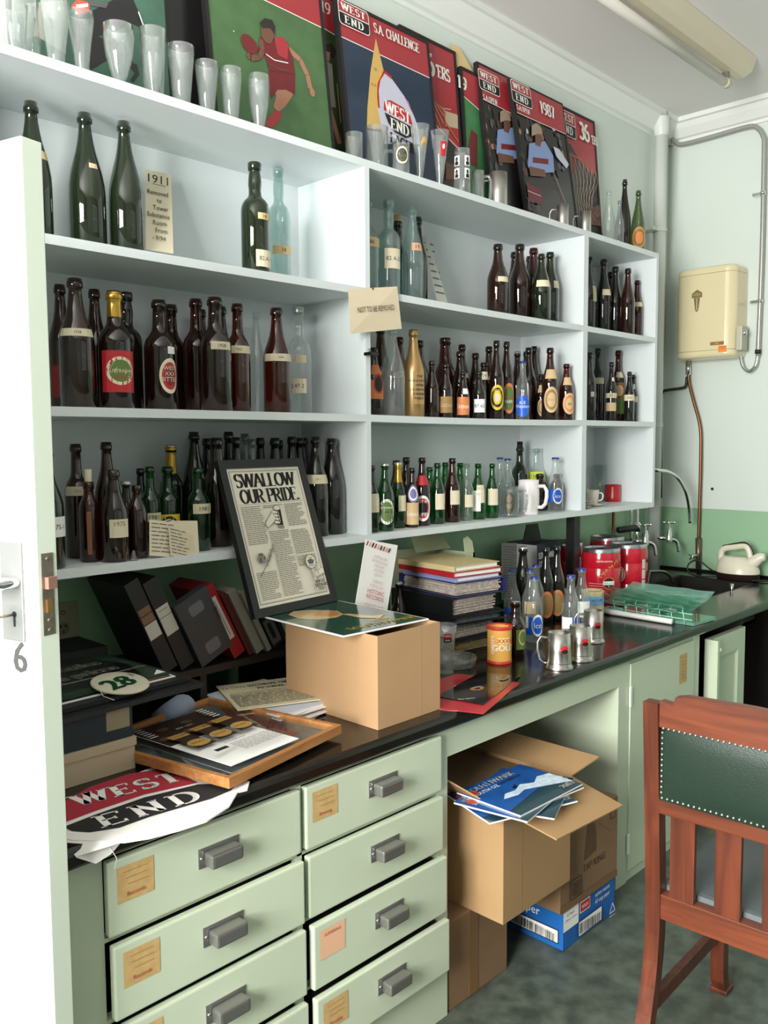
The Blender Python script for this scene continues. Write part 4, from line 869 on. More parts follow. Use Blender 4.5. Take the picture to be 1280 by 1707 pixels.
# ------------------------------------------------------------------ glasses and mugs on top of the unit
GL_G = 'glassware along the top of the shelf unit'
def vessel(prof, m, label, x, y, z, name='drinking_glass', cat='glass', seg=28, extra=None, group=GL_G):
    b = MB().lathe(prof, m, (x, y, z), seg=seg)
    if not extra: return one(b, name, label, cat, (x, y, z), group)
    t = thing(name, label, cat, (x, y, z), 0, group); b.build('bowl' if name == 'drinking_glass' else 'body', t); extra(t); return t
def inner(prof, th=.0022, base=.008):
    """outer profile with an inner wall"""
    o = list(prof); i = [(max(.001, r-th), max(z, base)) for r, z in prof if z >= base-.001][::-1]
    return o+i+[(.0005, base)]
def hgl(px, ptop, w_, y, kind, label, m=CLG, extra=None):
    p = at(px, ptop, 1, y); R = wr(px, w_, p); z = ZT+.0006; H = p[2]-z
    K = {'pilsner': [(.62, 0), (.62, .03), (.50, .06), (.55, .35), (.72, .62), (.95, .9), (1, 1)],
         'tumbler': [(.62, 0), (.66, .02), (.8, .5), (1, 1)], 'flare': [(.55, 0), (.58, .03), (.62, .2), (.82, .6), (.98, .9), (1, 1)],
         'goblet': [(.60, 0), (.62, .015), (.14, .05), (.11, .10), (.16, .18), (.5, .32), (.85, .58), (1, .82), (.97, 1)],
         'cone': [(.50, 0), (.50, .02), (.16, .06), (.22, .12), (.60, .56), (1, 1)], 'flute': [(.62, 0), (.62, .02), (.22, .06), (.26, .12), (.56, .3), (.86, .55), (1, .82), (.97, 1)],
         'straight': [(.94, 0), (1, .03), (1, 1)], 'weizen': [(.66, 0), (.66, .03), (.55, .08), (.62, .3), (.88, .62), (1, .82), (.92, 1)]}[kind]
    pr2 = inner([(r*R, f*H) for r, f in K], base=H*(.2 if kind in ('goblet', 'cone', 'flute') else .07))
    return vessel(pr2, m, label, float(p[0]), y, z, extra=extra and (lambda t: extra(t, float(p[0]), y, z, H, R, K)))
hgl(22, 8, 52, -.19, 'tumbler', 'frosty glass half out of frame at the far left')
hgl(42, 2, 48, -.15, 'straight', 'wide dusty tumbler, second glass from the left')
hgl(90, -12, 52, -.20, 'weizen', 'tallest curved beer glass, third from the left')
hgl(134, 22, 49, -.20, 'pilsner', 'waisted beer glass, fourth from the left')
hgl(197, 44, 56, -.20, 'goblet', 'stemmed goblet glass before the horse poster')
hgl(254, 51, 49, -.20, 'tumbler', 'tall straight-sided beer glass right of the goblet')
hgl(301, 78, 48, -.20, 'flare', 'flared beer glass before the black poster frame')
hgl(344, 105, 41, -.20, 'flare', 'flared beer glass at the football poster left edge')
hgl(384, 116, 40, -.20, 'flare', 'smaller flared beer glass before the football poster')
hgl(431, 127, 38, -.20, 'flute', 'stemmed flute glass before the footballer leg')
def patch(t, x, y, z, H, R, K, f0, f1, da, hw, layers, nm='printed_badge'):
    a0 = math.atan2(CAM[1]-y, CAM[0]-x)+math.radians(da)
    def rad(f):
        for (r0, g0), (r1, g1) in zip(K, K[1:]):
            if g0 <= f <= g1: return R*(r0+(r1-r0)*(f-g0)/max(1e-6, g1-g0))
        return R
    zc = z+H*(f0+f1)/2; rb = rad((f0+f1)/2)
    fn = lambda u, v, e: ((x+(rad(min(.999, max(0, (zc+v-z)/H)))+.0006+e)*math.cos(a0+u/rb)), (y+(rad(min(.999, max(0, (zc+v-z)/H)))+.0006+e)*math.sin(a0+u/rb)), zc+v)
    m = MB(); A = Art(m, fn=fn, eps=.0002); W = math.radians(hw)*rb; hh = H*(f1-f0)/2
    layers(A, W, hh); m.build(nm, t)
def qrect(A, x0, y0, x1, y1, m, n=6):
    vs = [(x0+(x1-x0)*i/n, y) for y in (y0, y1) for i in range(n+1)]; A.put(vs, [(i, i+1, n+2+i, n+1+i) for i in range(n)], m)
def qell(A, cx, cy, rx, ry, m, S=20):
    vs = [(cx, cy)]+[(cx+rx*q*math.cos(2*math.pi*i/S), cy+ry*q*math.sin(2*math.pi*i/S)) for q in (.5, 1) for i in range(S)]
    A.put(vs, [(0, 1+i, 1+(i+1) % S) for i in range(S)]+[(1+i, 1+S+i, 1+S+(i+1) % S, 1+(i+1) % S) for i in range(S)], m)
def handle(t, x, y, z, H, R, da, m, r=.006, out=.032, f0=.15, f1=.85):
    a = math.atan2(CAM[1]-y, CAM[0]-x)+math.radians(da); d = np.array([math.cos(a), math.sin(a)])
    pts = [(R*.96, f1), (R+out*.7, f1+.01), (R+out, f1-.12), (R+out, (f0+f1)/2), (R+out*.85, f0+.1), (R+out*.45, f0), (R*.97, f0)]
    MB().tube([(x+d[0]*q, y+d[1]*q, z+H*f) for q, f in pts], r, m, seg=8).build('handle', t)
hgl(590, 223, 30, -.16, 'straight', 'small straight glass left of the tankards', extra=None)
hgl(628, 213, 39, -.17, 'straight', 'clear glass tankard below the yellow sail', extra=lambda t, x, y, z, H, R, K: handle(t, x, y, z, H, R, 92, CLG))
hgl(668, 242, 30, -.22, 'straight', 'glass tankard with cream oval badge', extra=lambda t, x, y, z, H, R, K: (patch(t, x, y, z, H, R, K, .45, .90, 10, 42, lambda A, W, h: (qell(A, 0, 0, W, h, PAPER), qell(A, 0, 0, W*.8, h*.8, mat('badge_dark', '#4a4a38', .6, var=.5, vs=120)))), handle(t, x, y, z, H, R, -95, CLG)))
hgl(700, 210, 33, -.21, 'cone', 'conical glass with gold crest at the yacht poster', extra=lambda t, x, y, z, H, R, K: patch(t, x, y, z, H, R, K, .62, .86, 35, 22, lambda A, W, h: (qell(A, 0, 0, W, h*.5, GLDP), qell(A, 0, -h*.5, W*.5, h*.4, BRP))))
hgl(733, 220, 34, -.21, 'cone', 'conical glass with small red badge', extra=lambda t, x, y, z, H, R, K: patch(t, x, y, z, H, R, K, .60, .82, 30, 24, lambda A, W, h: (qrect(A, -W, -h, W, h, RD), qell(A, 0, h*.3, W*.4, h*.35, WH))))
def faces(t, x, y, z, H, R, K):
    for da in (-38, 40):
        for f in (.42, .66):
            def dr(A, W, h): qrect(A, -W, -h, W, h, WH); qell(A, 0, h*.25, W*.45, h*.5, BK); qrect(A, -W*.6, -h*.9, W*.6, -h*.2, BK); qell(A, 0, h*.1, W*.3, h*.3, PGREY)
            patch(t, x, y, z, H, R, K, f, f+.19, da, 22, dr, 'portrait_panel')
hgl(770, 250, 29, -.22, 'straight', 'tall glass printed with four small black portraits', extra=faces)
hgl(797, 286, 21, -.21, 'straight', 'small plain glass mug right of the portrait glass', extra=lambda t, x, y, z, H, R, K: handle(t, x, y, z, H, R, 92, CLG, out=.024))
def mug(px, ptop, pbot, w_, y, label, hd, m=ALU, lv=ZT, bulge=0):
    p = at(px, ptop, 1, y); R = wr(px, w_, p); H = p[2]-lv; x = float(p[0])
    prof = inner([(R*.98, 0), (R, .004), (R*(.97), H*.5), (R*.95, H)], base=.006); t = thing('metal_mug', label, 'mug', (x, y, lv+.0004), 0, 'metal mugs on the top of the shelf unit')
    MB().lathe(prof, m, (x, y, lv+.0004), seg=28).build('body', t); handle(t, x, y, lv, H, R, hd, m, r=.004, out=.028); return t
mug(830, 289, 344, 33, -.22, 'dull brushed steel mug before the golf posters', -110)
mug(938, 342, 376, 21, -.23, 'steel mug with curled handle, left of a pair', -95)
mug(976, 353, 385, 20, -.24, 'steel mug with handle, right of a pair', -95)
# ------------------------------------------------------------------ things on the bench, left part
Z0 = BZ+.0006
def tbox(P, u, v, w_, d, h, m, mb=None, bev=0):
    """box with corner P, width w_ along u, depth d along v, height h"""
    M = frame(P, u, v); mb = mb or MB(); mb.box((0, 0, 0), (w_, d, h), m, M, bev); return mb, M
# cloth bar runner
def lay(px, py, z): p = at(px, py, 2, z); return (float(p[0]), float(p[1]))
CLOTH = mat('white_cloth', '#eeeae6', .8); CRED = mat('cloth_red', '#a8283a', .8); CBK = mat('cloth_black', '#1c1a1c', .8)
t = thing('bar_towel', 'white bar towel printed red and black WEST END hanging over the bench edge', 'towel', (*lay(250, 1340, BZ), Z0))
Pz = Z0+.003
o_, e_ = lay(112, 1350, Pz), lay(300, 1297, Pz); uu = Vector((e_[0]-o_[0], e_[1]-o_[1], 0)).normalized(); vv = Vector((-uu.y, uu.x, 0))
m = MB(); outl = [(100, 1342), (170, 1310), (262, 1276), (330, 1290), (398, 1299), (416, 1302), (412, 1316), (396, 1320), (382, 1344), (345, 1368), (300, 1383), (250, 1396), (207, 1403), (120, 1400), (98, 1396)]
pl = [lay(*p, Pz) for p in outl]; n = len(pl)
m.add([(x, y, Pz) for x, y in pl]+[(x, y, Z0) for x, y in pl], [tuple(range(n))[::-1], tuple(range(n, 2*n))]+[(i, n+i, n+(i+1) % n, (i+1) % n) for i in range(n)], CLOTH)
A = Art(m, fn=lambda x, y, e: (x, y, Pz+e), eps=.0004)
A.poly([lay(*p, Pz) for p in [(106, 1372), (106, 1337), (150, 1312), (215, 1290), (262, 1283), (300, 1291), (330, 1305), (240, 1325), (160, 1352)]], CRED)
A.poly([lay(*p, Pz) for p in [(106, 1379), (160, 1358), (240, 1330), (330, 1308), (395, 1306), (385, 1318), (352, 1332), (250, 1362), (200, 1380), (150, 1388), (120, 1386)]], CBK)
rr = math.degrees(math.atan2(uu.y, uu.x))
c = lay(203, 1318, Pz); A.serif('WEST', c[0]+.018, c[1], .054, CLOTH, rot=rr-4, track=.14, sx=1.12, thick=.24)
c = lay(252, 1347, Pz); A.serif('END', c[0]+.004, c[1], .054, CLOTH, rot=rr-2, track=.22, sx=1.35, thick=.19, slab=.13)
m.build('printed_cloth', t)
# the corner that hangs over the edge
m = MB(); ya = -BL-.003
a_, b_, c_ = lay(98, 1396, Pz), lay(207, 1403, Pz), at(157, 1437, 1, ya-.004); 
q = [(a_[0], a_[1], Pz), (b_[0], b_[1], Pz), (float(at(212, 1404, 1, ya)[0]), ya, BZ-.004), (float(c_[0])+.03, ya-.006, float(c_[2])+.006), (float(c_[0]), ya-.008, float(c_[2])), (float(at(125, 1412, 1, ya)[0]), ya-.003, BZ-.010)]
n = 6; q2 = [(x, y-.002, z-.0012) for x, y, z in q]; m.add(q+q2, [(0, 1, 2, 5), (5, 2, 3, 4), (11, 8, 7, 6), (10, 9, 8, 11)]+[(i, n+i, n+(i+1) % n, (i+1) % n) for i in range(n)], CLOTH)
m.tube([(q[3][0], ya-.006, q[3][2]+.01), (q[3][0]+.01, ya-.010, q[3][2]-.012), (q[3][0]+.006, ya-.008, q[3][2]-.03)], .0006, CLOTH, seg=5); m.build('hanging_corner', t)
# shoe box, navy box
CB = mat('cream_box_card', '#b5a68c', .75); NV = mat('navy_box_card', '#17252c', .6)
bx0, bx1, by0, by1 = -.905, -.620, -.562, -.22
t = thing('cream_box', 'cream lidded cardboard box at the bottom of the stack by the door', 'box', (-.76, -.4, Z0))
MB().box((bx0+.003, by0+.003, Z0), (bx1-.003, by1, Z0+.055), CB).build('box_base', t); MB().box((bx0, by0, Z0+.052), (bx1, by1+.003, .900), CB).build('lid', t)
t = thing('navy_box', 'dark navy box with a tan note resting on the cream lidded box', 'box', (-.76, -.4, .901))
MB().box((bx0+.004, by0+.004, .901), (bx1-.006, by1, .966), NV).build('box_body', t)
m = MB(); A = Art(m, frame((-.655, by0+.0036, .944), (1, 0, 0), (0, 0, 1))); A.rect(-.032, -.020, .022, .024, mat('dull_tan_note', '#8d836a', .8)); m.build('paper_note', t)
# folders & boards stacked flat
def flat(name, label, cat, P, yaw, w_, d, h, m, draw=None, group=None, tilt=0):
    M = Matrix.Translation(Vector(P)) @ Matrix.Rotation(math.radians(yaw), 4, 'Z') @ Matrix.Rotation(math.radians(tilt), 4, 'X')
    mb = MB().box((0, 0, 0), (w_, d, h), m)
    if not draw:
        o = mb.build(name); o.matrix_basis = M; return tag(o, label, cat, group)
    t = thing(name, label, cat, M=M, group=group); mb.build('board', t, local=True)
    mb = MB(); A = Art(mb, Matrix.Translation((0, 0, h)), eps=.0004); draw(A, w_, d); mb.build('print', t, local=True); return t
flat('black_folder', 'black folder lying on the navy box, sticking out to the right', 'folder', (-.86, -.575, .9675), 3, .425, .36, .010, mat('black_folder_card', '#1b1d20', .45))
flat('black_folder', 'second black folder with a lime green page edge, on the first', 'folder', (-.865, -.548, .979), 4, .415, .33, .009, mat('black_folder_card', '#1b1d20', .45))
def d_photo(A, w_, d): A.rect(.006, .006, w_-.006, d-.006, PBLK); A.poly([(w_*.72, .01), (w_-.012, .01), (w_-.012, .07), (w_*.76, .08)], mat('print_toffee', '#8a5a34', .5)); A.ell(w_*.85, .05, .03, .018, SAIL)
flat('photo_print', 'white edged print under the black price board', 'print', (-.865, -.52, .9895), 3, .385, .26, .0025, WHITEP, d_photo)
GB = mat('board_dark_green', '#2a3d2d', .45)
def d_oz(A, w_, d):
    A.poly([(0, 0), (w_, 0), (w_, d*.8), (w_*.93, d), (0, d)], GB); A.poly([(0, .03), (w_*.86, .045), (w_*.95, d*.45), (w_*.84, d-.02), (0, d-.02)], PBLK)
    A.poly([(w_-.035, .01), (w_-.004, .01), (w_-.004, .045)], WHITEP)
    g = mat('board_lettering', '#d6d2c4', .6)
    for q in range(5): A.text('oz. bottles', w_*.52+.0011*q, d*.68+.0008*(q % 2), .042, g, rot=2, sx=.78, up=0); A.text('t can prices', w_*.50+.0011*q, d*.45+.0008*(q % 2), .042, g, rot=2, sx=.78, up=0)
    A.z += .0004
    A.line([(0, .085), (w_, .098)], .0015, WHITEP); A.line([(w_*.38, .09), (0, d*.8)], .0012, WHITEP)
flat('price_board', 'black and green price board lettered oz. bottles, t can prices', 'sign', (-.82, -.50, .993), 3, .335, .31, .004, GB, d_oz)
# 28 cent badge
t = thing('price_badge', 'round cream badge reading 28 cents in green on a string', 'badge', M=Matrix.Translation(Vector((*lay(200, 1137, 1.004), .9985))) @ Matrix.Rotation(math.radians(14), 4, 'Z') @ Matrix.Rotation(math.radians(9), 4, 'X'))
m = MB().lathe([(.060, 0), (.063, .002), (.063, .004), (.060, .006), (.03, .0068), (0, .007)], mat('badge_cream', '#cfc8b4', .5), seg=40); m.build('disc', t, local=True)
m = MB(); A = Art(m, Matrix.Translation((0, 0, .0072))); g = mat('badge_green', '#1f5f37', .5)
for k in range(8): A.text('28', -.012+.0011*k, -.003+.0012*(k % 3), .052, g, up=0)
A.z += .0004; A.text('c', .044, .014, .014, g); A.line([(.046, .004), (.044, .026)], .002, g); m.build('numerals', t, local=True)
m = MB().tube([(-.061, -.004, .004), (-.066, -.02, -.003), (-.062, -.05, -.004)], .0007, WHITEP, seg=5); m.build('string', t, local=True)
flat('black_board', 'plain black board lying behind the price board near the outlet', 'board', (-.90, -.185, .9675), 0, .42, .16, .045, mat('black_board_card', '#131517', .6))
# leaning row of files on a dark plinth
PL0 = mat('plinth_dark_wood', '#1d1512', .5)
PT_ = .938
t = thing('wooden_stand', 'low dark brown wooden stand behind the tray carrying the leaning files', 'stand', (-.2, -.2, Z0))
MB().box((-.60, -.31, PT_-.02), (.06, -.02, PT_), PL0).build('stand_top', t)
for x in (-.60, -.28, .04): MB().box((x, -.30, Z0), (x+.02, -.03, PT_-.02), PL0).build('support', t)
def lean(name, label, cat, xb, wd, hh, dp, tilt, m, y0=-.30, deco=None, z=PT_, group='files and cassettes leaning on the dark stand', gap=0):
    a = math.radians(tilt)  # rotates top towards -x
    zz = z+.001+ (wd*math.sin(a))*0
    M = Matrix(((math.cos(a), 0, -math.sin(a), xb), (0, 1, 0, y0), (math.sin(a), 0, math.cos(a), zz), (0, 0, 0, 1)))
    t = thing(name, label, cat, M=M, group=group); MB().box((0, 0, 0), (wd, dp, hh), m, bev=.0015).build('case', t, local=True)
    if deco:
        mb = MB(); A = Art(mb, Matrix(((1, 0, 0, 0), (0, 0, -1, -.0002), (0, 1, 0, 0), (0, 0, 0, 1)))); deco(A, wd, hh); mb.build('print', t, local=True)
    return t
BF = mat('black_file_card', '#121315', .5); NW = mat('label_off_white', '#b9b4a8', .7); NB = mat('label_brown_paper', '#7c5a40', .8)
def d1(A, w_, h): A.rect(.004, h*.64, w_-.004, h*.71, NB); A.rect(.004, h*.55, w_-.004, h*.63, NB); A.rect(.003, h*.38, w_-.003, h*.54, NW); A.line([(.008, h*.67), (w_-.008, h*.67)], .001, PGREY)
def d2(A, w_, h): A.rect(.003, h*.60, w_-.003, h*.71, NW); A.rect(.003, h*.40, w_-.003, h*.595, NW); A.line([(.008, h*.67), (w_-.008, h*.67)], .0015, PGREY)
lean('box_file', 'black box file with brown and white spine labels, leftmost of the leaning row', 'file', -.386, .042, .265, .19, 24, BF, deco=d1)
lean('box_file', 'black box file with two white spine labels, second in the leaning row', 'file', -.336, .044, .262, .19, 24, BF, deco=d2)
def d3(A, w_, h):
    c_ = mat('case_logo_grey', '#5b5f66', .5); A.rect(.001, .001, w_-.001, h-.001, MATS['case_charcoal']); A.rrect(w_*.3, h*.72, w_*.72, h*.88, .008, c_); A.rrect(w_*.3, h*.10, w_*.72, h*.28, .008, c_); A.rect(w_*.92, h*.45, w_, h*.66, PBLK)
lean('video_case', 'charcoal plastic video case seen face on between black files and red folder', 'video case', -.283, .108, .190, .03, 25, mat('case_charcoal', '#2d3136', .4), deco=d3, y0=-.315)
def d4(A, w_, h): A.rect(.008, h*.25, w_-.010, h*.85, NW); A.line([(w_*.5, h*.3), (w_*.5, h*.8)], .002, PGREY)
lean('red_folder', 'red plastic folder leaning in the row with a white spine slip', 'folder', -.168, .040, .225, .16, 27, mat('folder_red', '#8c1a20', .3), deco=d4)
lean('maroon_book', 'thin maroon book leaning against the red folder', 'book', -.117, .017, .205, .15, 27, mat('book_maroon', '#4d1a17', .5))
lean('grey_book', 'grey cloth book leaning right of the maroon one', 'book', -.091, .028, .205, .15, 27, mat('book_grey', '#8f8b80', .7))
lean('grey_book', 'slim pale book wedged behind the advertisement frame', 'book', -.052, .015, .200, .15, 27, mat('book_pale', '#a5a093', .7))
def d5(A, w_, h): A.rect(.004, .01, w_-.004, h-.012, mat('cassette_grey', '#6d6b66', .5)); A.rrect(w_*.32, h*.25, w_*.62, h*.75, .004, PBLK)
lean('cassette', 'grey labelled cassette at the right end of the leaning row', 'cassette', -.025, .042, .105, .07, 27, BF, deco=d5, y0=-.29)
lean('cassette', 'dark cassette edge just left of the cardboard box', 'cassette', .026, .014, .095, .07, 27, BF, y0=-.29)
# socket plate on the wall
t = thing('wall_socket', 'cream wall socket plate low on the green wall by the door', 'socket', (-.498, -.008, 1.05))
MB().box((-.56, -.009, 1.0), (-.468, -.001, 1.105), mat('socket_plate', '#9a967c', .5), bev=.002).build('plate', t)
m = MB(); A = Art(m, frame((-.514, -.0095, 1.052), (1, 0, 0), (0, 0, 1))); g = mat('socket_dark', '#2c2c26', .5); A.rect(-.042, -.048, .042, .048, MATS['socket_plate'])
A.ell(0, -.016, .018, .018, mat('socket_ring', '#7d7a64', .5)); A.rect(-.010, -.012, -.004, -.006, g, rot=0); A.rect(.004, -.012, .010, -.006, g); A.rect(-.002, -.028, .002, -.020, g); A.ell(0, .028, .006, .006, g); A.ell(0, .028, .004, .004, MATS['socket_plate']); m.build('print', t)
# papers and newspaper
random.seed(12)
px_, py_ = -.27, -.36
for k in range(7):
    flat('paper_sheet', ['bottom sheet', 'second sheet', 'third sheet', 'fourth sheet', 'fifth sheet', 'sixth sheet', 'top sheet'][k]+' of the loose paper pile behind the wooden tray', 'paper', (-.235+random.uniform(-.01, .012), -.585+random.uniform(-.01, .012), Z0+.0042*k), 5+random.uniform(-6, 6), .205, .29, .0036, WHITEP if k % 3 else mat('paper_bluish', '#c3cad6', .7), group='loose papers behind the wooden tray')
def d_news(A, w_, d):
    A.rect(0, 0, w_, d, mat('newsprint', '#d6cfae', .8)); A.text('Ye Olde', w_*.16, d*.84, .014, INK); A.serif('SOUTHWARK TIMES', w_*.60, d*.84, .017, INK, sx=.62, track=.06); A.serif('PICTORIAL', w_*.58, d*.70, .017, INK, sx=.7, track=.06)
    A.text('ISSUED AS A HISTORIC CENTENARY CELEBRATION', w_*.5, d*.56, .008, INK, sx=.78); A.lines(.01, .01, w_-.01, d*.50, .010, FADE)
c = lay(344, 1166, .868); e = lay(477, 1196, .868)
flat('newspaper', 'cream newspaper titled in old lettering lying on papers behind the tray', 'newspaper', (c[0]+.01, c[1]-.12, .8605), -22, .235, .235, .003, mat('newsprint', '#d6cfae', .8), d_news)
flat('postcard', 'buff card lying on the bench left of the cardboard box', 'card', (-.165, -.60, Z0), 20, .085, .11, .0012, mat('card_buff', '#c9b497', .8))
m = MB(); m.tube([(-.33, -.10-.2, Z0+.03), (-.36, -.34, Z0+.035), (-.42, -.36, Z0+.028), (-.45, -.34, Z0+.02)], [.02, .034, .03, .012], mat('pale_blue_cloth', '#8591a6', .8), flat=.8, seg=12); one(m, 'blue_bag', 'crumpled pale blue cloth bag behind the wooden tray', 'bag', (-.4, -.34, Z0))
# wooden display tray
Oa, Ob, Oc, Od = [np.array(lay(*p, .862)) for p in [(197.5, 1220.6), (384.5, 1151), (531.9, 1222), (325.6, 1316)]]
ctr = (Oa+Ob+Oc+Od)/4; du = ((Oc-Od)+(Ob-Oa))/2; dv = ((Oa-Od)+(Ob-Oc))/2; W_, H_ = np.linalg.norm(du), np.linalg.norm(dv)
uT = Vector((du[0], du[1], 0)).normalized(); vT = Vector((-uT.y, uT.x, 0)); o0 = Vector((ctr[0], ctr[1], 0))-uT*W_/2-vT*H_/2
FRW = wood('tray_wood', '#9c6536', '#b98350', 'X', 12, .4)
zt0 = Z0+.0115
TM = Matrix(((uT.x, vT.x, 0, o0.x), (uT.y, vT.y, 0, o0.y), (0, 0, 1, zt0), (0, 0, 0, 1)))
t = thing('display_tray', 'shallow orange wooden display tray with glass top, lying on the towel and papers', 'tray', M=TM)
hh = .862-zt0; bw = .013
for a0, a1, b0, b1 in ((0, W_, 0, bw), (0, W_, H_-bw, H_), (0, bw, bw, H_-bw), (W_-bw, W_, bw, H_-bw)): MB().box((a0, b0, 0), (a1, b1, hh), FRW, bev=.0012).build('frame_rail', t, local=True)
m = MB(); m.box((bw, bw, 0), (W_-bw, H_-bw, .004), PBLK); A = Art(m, Matrix.Translation((0, 0, .0042)), eps=.0005)
def TP(px, py): p = Vector([float(c) for c in at(px, py, 2, .842)]); q = TM.inverted() @ p; return (min(max(q.x, bw), W_-bw), min(max(q.y, bw), H_-bw))
TQ = lambda pts: [TP(*p) for p in pts]
A.rect(bw, bw, W_-bw, H_-bw, mat('print_sea', '#5d6a70', .5, var=.3, vs=20)); A.poly(TQ([(385, 1175), (440, 1190), (500, 1225), (430, 1262), (400, 1220)]), mat('print_rust', '#7d3228', .5, var=.3, vs=18)); A.poly(TQ([(245, 1240), (290, 1230), (310, 1290), (320, 1305), (280, 1285)]), mat('print_deep_green', '#26322b', .5))
A.poly(TQ([(300, 1265), (345, 1290), (370, 1300), (335, 1310), (318, 1300)]), mat('print_bone', '#a89f90', .6)); A.poly(TQ([(420, 1175), (435, 1172), (450, 1220), (440, 1222)]), mat('print_bone', '#a89f90', .6))
A.line(TQ([(415, 1200), (455, 1205), (490, 1215)]), .012, SKIND); m.build('backing_print', t, local=True)
m = MB(); m.add([(bw, bw, hh-.006), (W_-bw, bw, hh-.006), (W_-bw, H_-bw, hh-.006), (bw, H_-bw, hh-.006)], [(0, 1, 2, 3)], glass('tray_pane', (.95, .97, .96), dust=.02)); m.build('glass_pane', t, local=True)
# bar card lying on the glass
LP = [lay(*p, .864) for p in [(248, 1213), (360, 1178), (465, 1240), (349, 1289)]]
cA, cB, cC, cD = [np.array(p) for p in LP]; du = ((cB-cA)+(cC-cD))/2; dv = ((cA-cD)+(cB-cC))/2; cw, ch = np.linalg.norm(du), np.linalg.norm(dv); u1 = Vector((du[0], du[1], 0)).normalized(); v1 = Vector((-u1.y, u1.x, 0)); cc = (cA+cB+cC+cD)/4
CM_ = frame((cc[0]-u1.x*cw/2-v1.x*ch/2, cc[1]-u1.y*cw/2-v1.y*ch/2, .8628), u1, v1)
t = thing('bar_card', 'brown and white bar card with three gold medallions lying on the tray glass', 'card', M=CM_)
MB().box((0, 0, 0), (cw, ch, .0015), WHITEP).build('card', t, local=True)
m = MB(); A = Art(m, Matrix.Translation((0, 0, .0015))); BRN = mat('print_choc', '#3a2a22', .5)
A.rect(0, ch*.56, cw, ch, BRN)
for q in range(6): A.ell(cw*(.12+.17*q), ch*(.70+.16*(q % 2)), cw*.075, cw*.055, mat('print_olive_brown', '#6d5538', .5))
A.text('BEER MATS', cw*.5, ch*.78, .007, WHITEP)
for sx_ in (.05, .95): 
    for q in range(6): A.rect(cw*sx_-.01, ch*(.76+q*.035), cw*sx_+.012, ch*(.775+q*.035), WHITEP)
for q in range(3):
    x = cw*(.19+.31*q); A.poly([(x-cw*.13, ch*.34), (x+cw*.14, ch*.34), (x+cw*.10, ch*.62), (x-cw*.10, ch*.62)], BRN); A.rect(x-cw*.12, ch*.585, x+cw*.12, ch*.655, GLDP); A.text('STOUT BEER', x, ch*.62, .007, BRN, sx=.8)
    A.ell(x, ch*.42, cw*.135, cw*.11, mat('medallion', '#b8975c', .45)); A.ell(x, ch*.42, cw*.10, cw*.08, GLDP); A.text('STOUT', x, ch*.42, .008, BRN)
A.text('CLUSTER PAK', cw*.42, ch*.235, .007, INK); A.rect(cw*.05, ch*.15, cw*.22, ch*.19, INK); A.lines(cw*.28, ch*.03, cw*.92, ch*.19, .006, FADE); m.build('print', t, local=True)
# ------------------------------------------------------------------ cardboard box with the glazed placard on it
bxa, bxb, bya, byb, bzt = -.089, .143, -.772, -.424, 1.061
t = thing('cardboard_box', 'open brown cardboard box standing on the bench under the glazed placard', 'box', ((bxa+bxb)/2, -.6, Z0))
m = MB(); th_ = .004
m.box((bxa+th_, bya+th_, Z0), (bxb-th_, byb-th_, Z0+th_), CARDL); m.box((bxa, bya, Z0), (bxb, bya+th_, bzt), CARDL); m.box((bxa, byb-th_, Z0), (bxb, byb, bzt), CARDL); m.box((bxa, bya+th_, Z0), (bxa+th_, byb-th_, bzt), CARDL); m.box((bxb-th_, bya+th_, Z0), (bxb, byb-th_, bzt), CARDL)
m.box((bxa+.006, bya+.006, Z0+.006), (bxb-.006, byb-.006, Z0+.16), CARDD); m.build('box_walls', t)
MB().box((bxb-.075, bya-.0003, Z0+.002), (bxb-.0735, bya, bzt-.002), CARDD).build('fold_line', t)
# placard rectangle
PM = frame((-.155, -.722, bzt+.0008), (1, -.05, 0), (-.077, 1, 0)); pw, ph, pth = .295, .375, .0035
t = thing('glazed_placard', 'green glazed placard with orange goblet lying across the cardboard box', 'placard', M=PM)
MB().box((0, 0, 0), (pw, ph, pth), WHITEP).build('board', t, local=True)
m = MB(); A = Art(m, Matrix.Translation((0, 0, pth)), eps=.0003); PG = mat('placard_green', '#17493a', .15, coat=.8); OG = mat('placard_orange', '#cf8a3e', .2, coat=.5); OC = mat('placard_cream', '#d8b884', .2, coat=.5)
A.rect(.004, .004, pw-.004, ph-.004, PG)
A.poly([(.05, .24), (.06, .30), (.10, .33), (.15, .31), (.19, .25), (.17, .20), (.13, .18), (.08, .19)], OC); A.poly([(.10, .24), (.15, .28), (.185, .25), (.165, .205), (.13, .20)], OG); A.poly([(.165, .205), (.185, .195), (.21, .13), (.25, .12), (.20, .09), (.17, .13)], OC)
A.text('SOUTHWARK', .17, .045, .026, YEL); A.z -= .0003; A.text('SOUTHWARK', .1715, .045, .026, YEL); A.text('BITTER', .20, .082, .014, YEL); A.text('COOL', .07, .345, .010, GLDP); m.build('print', t, local=True)
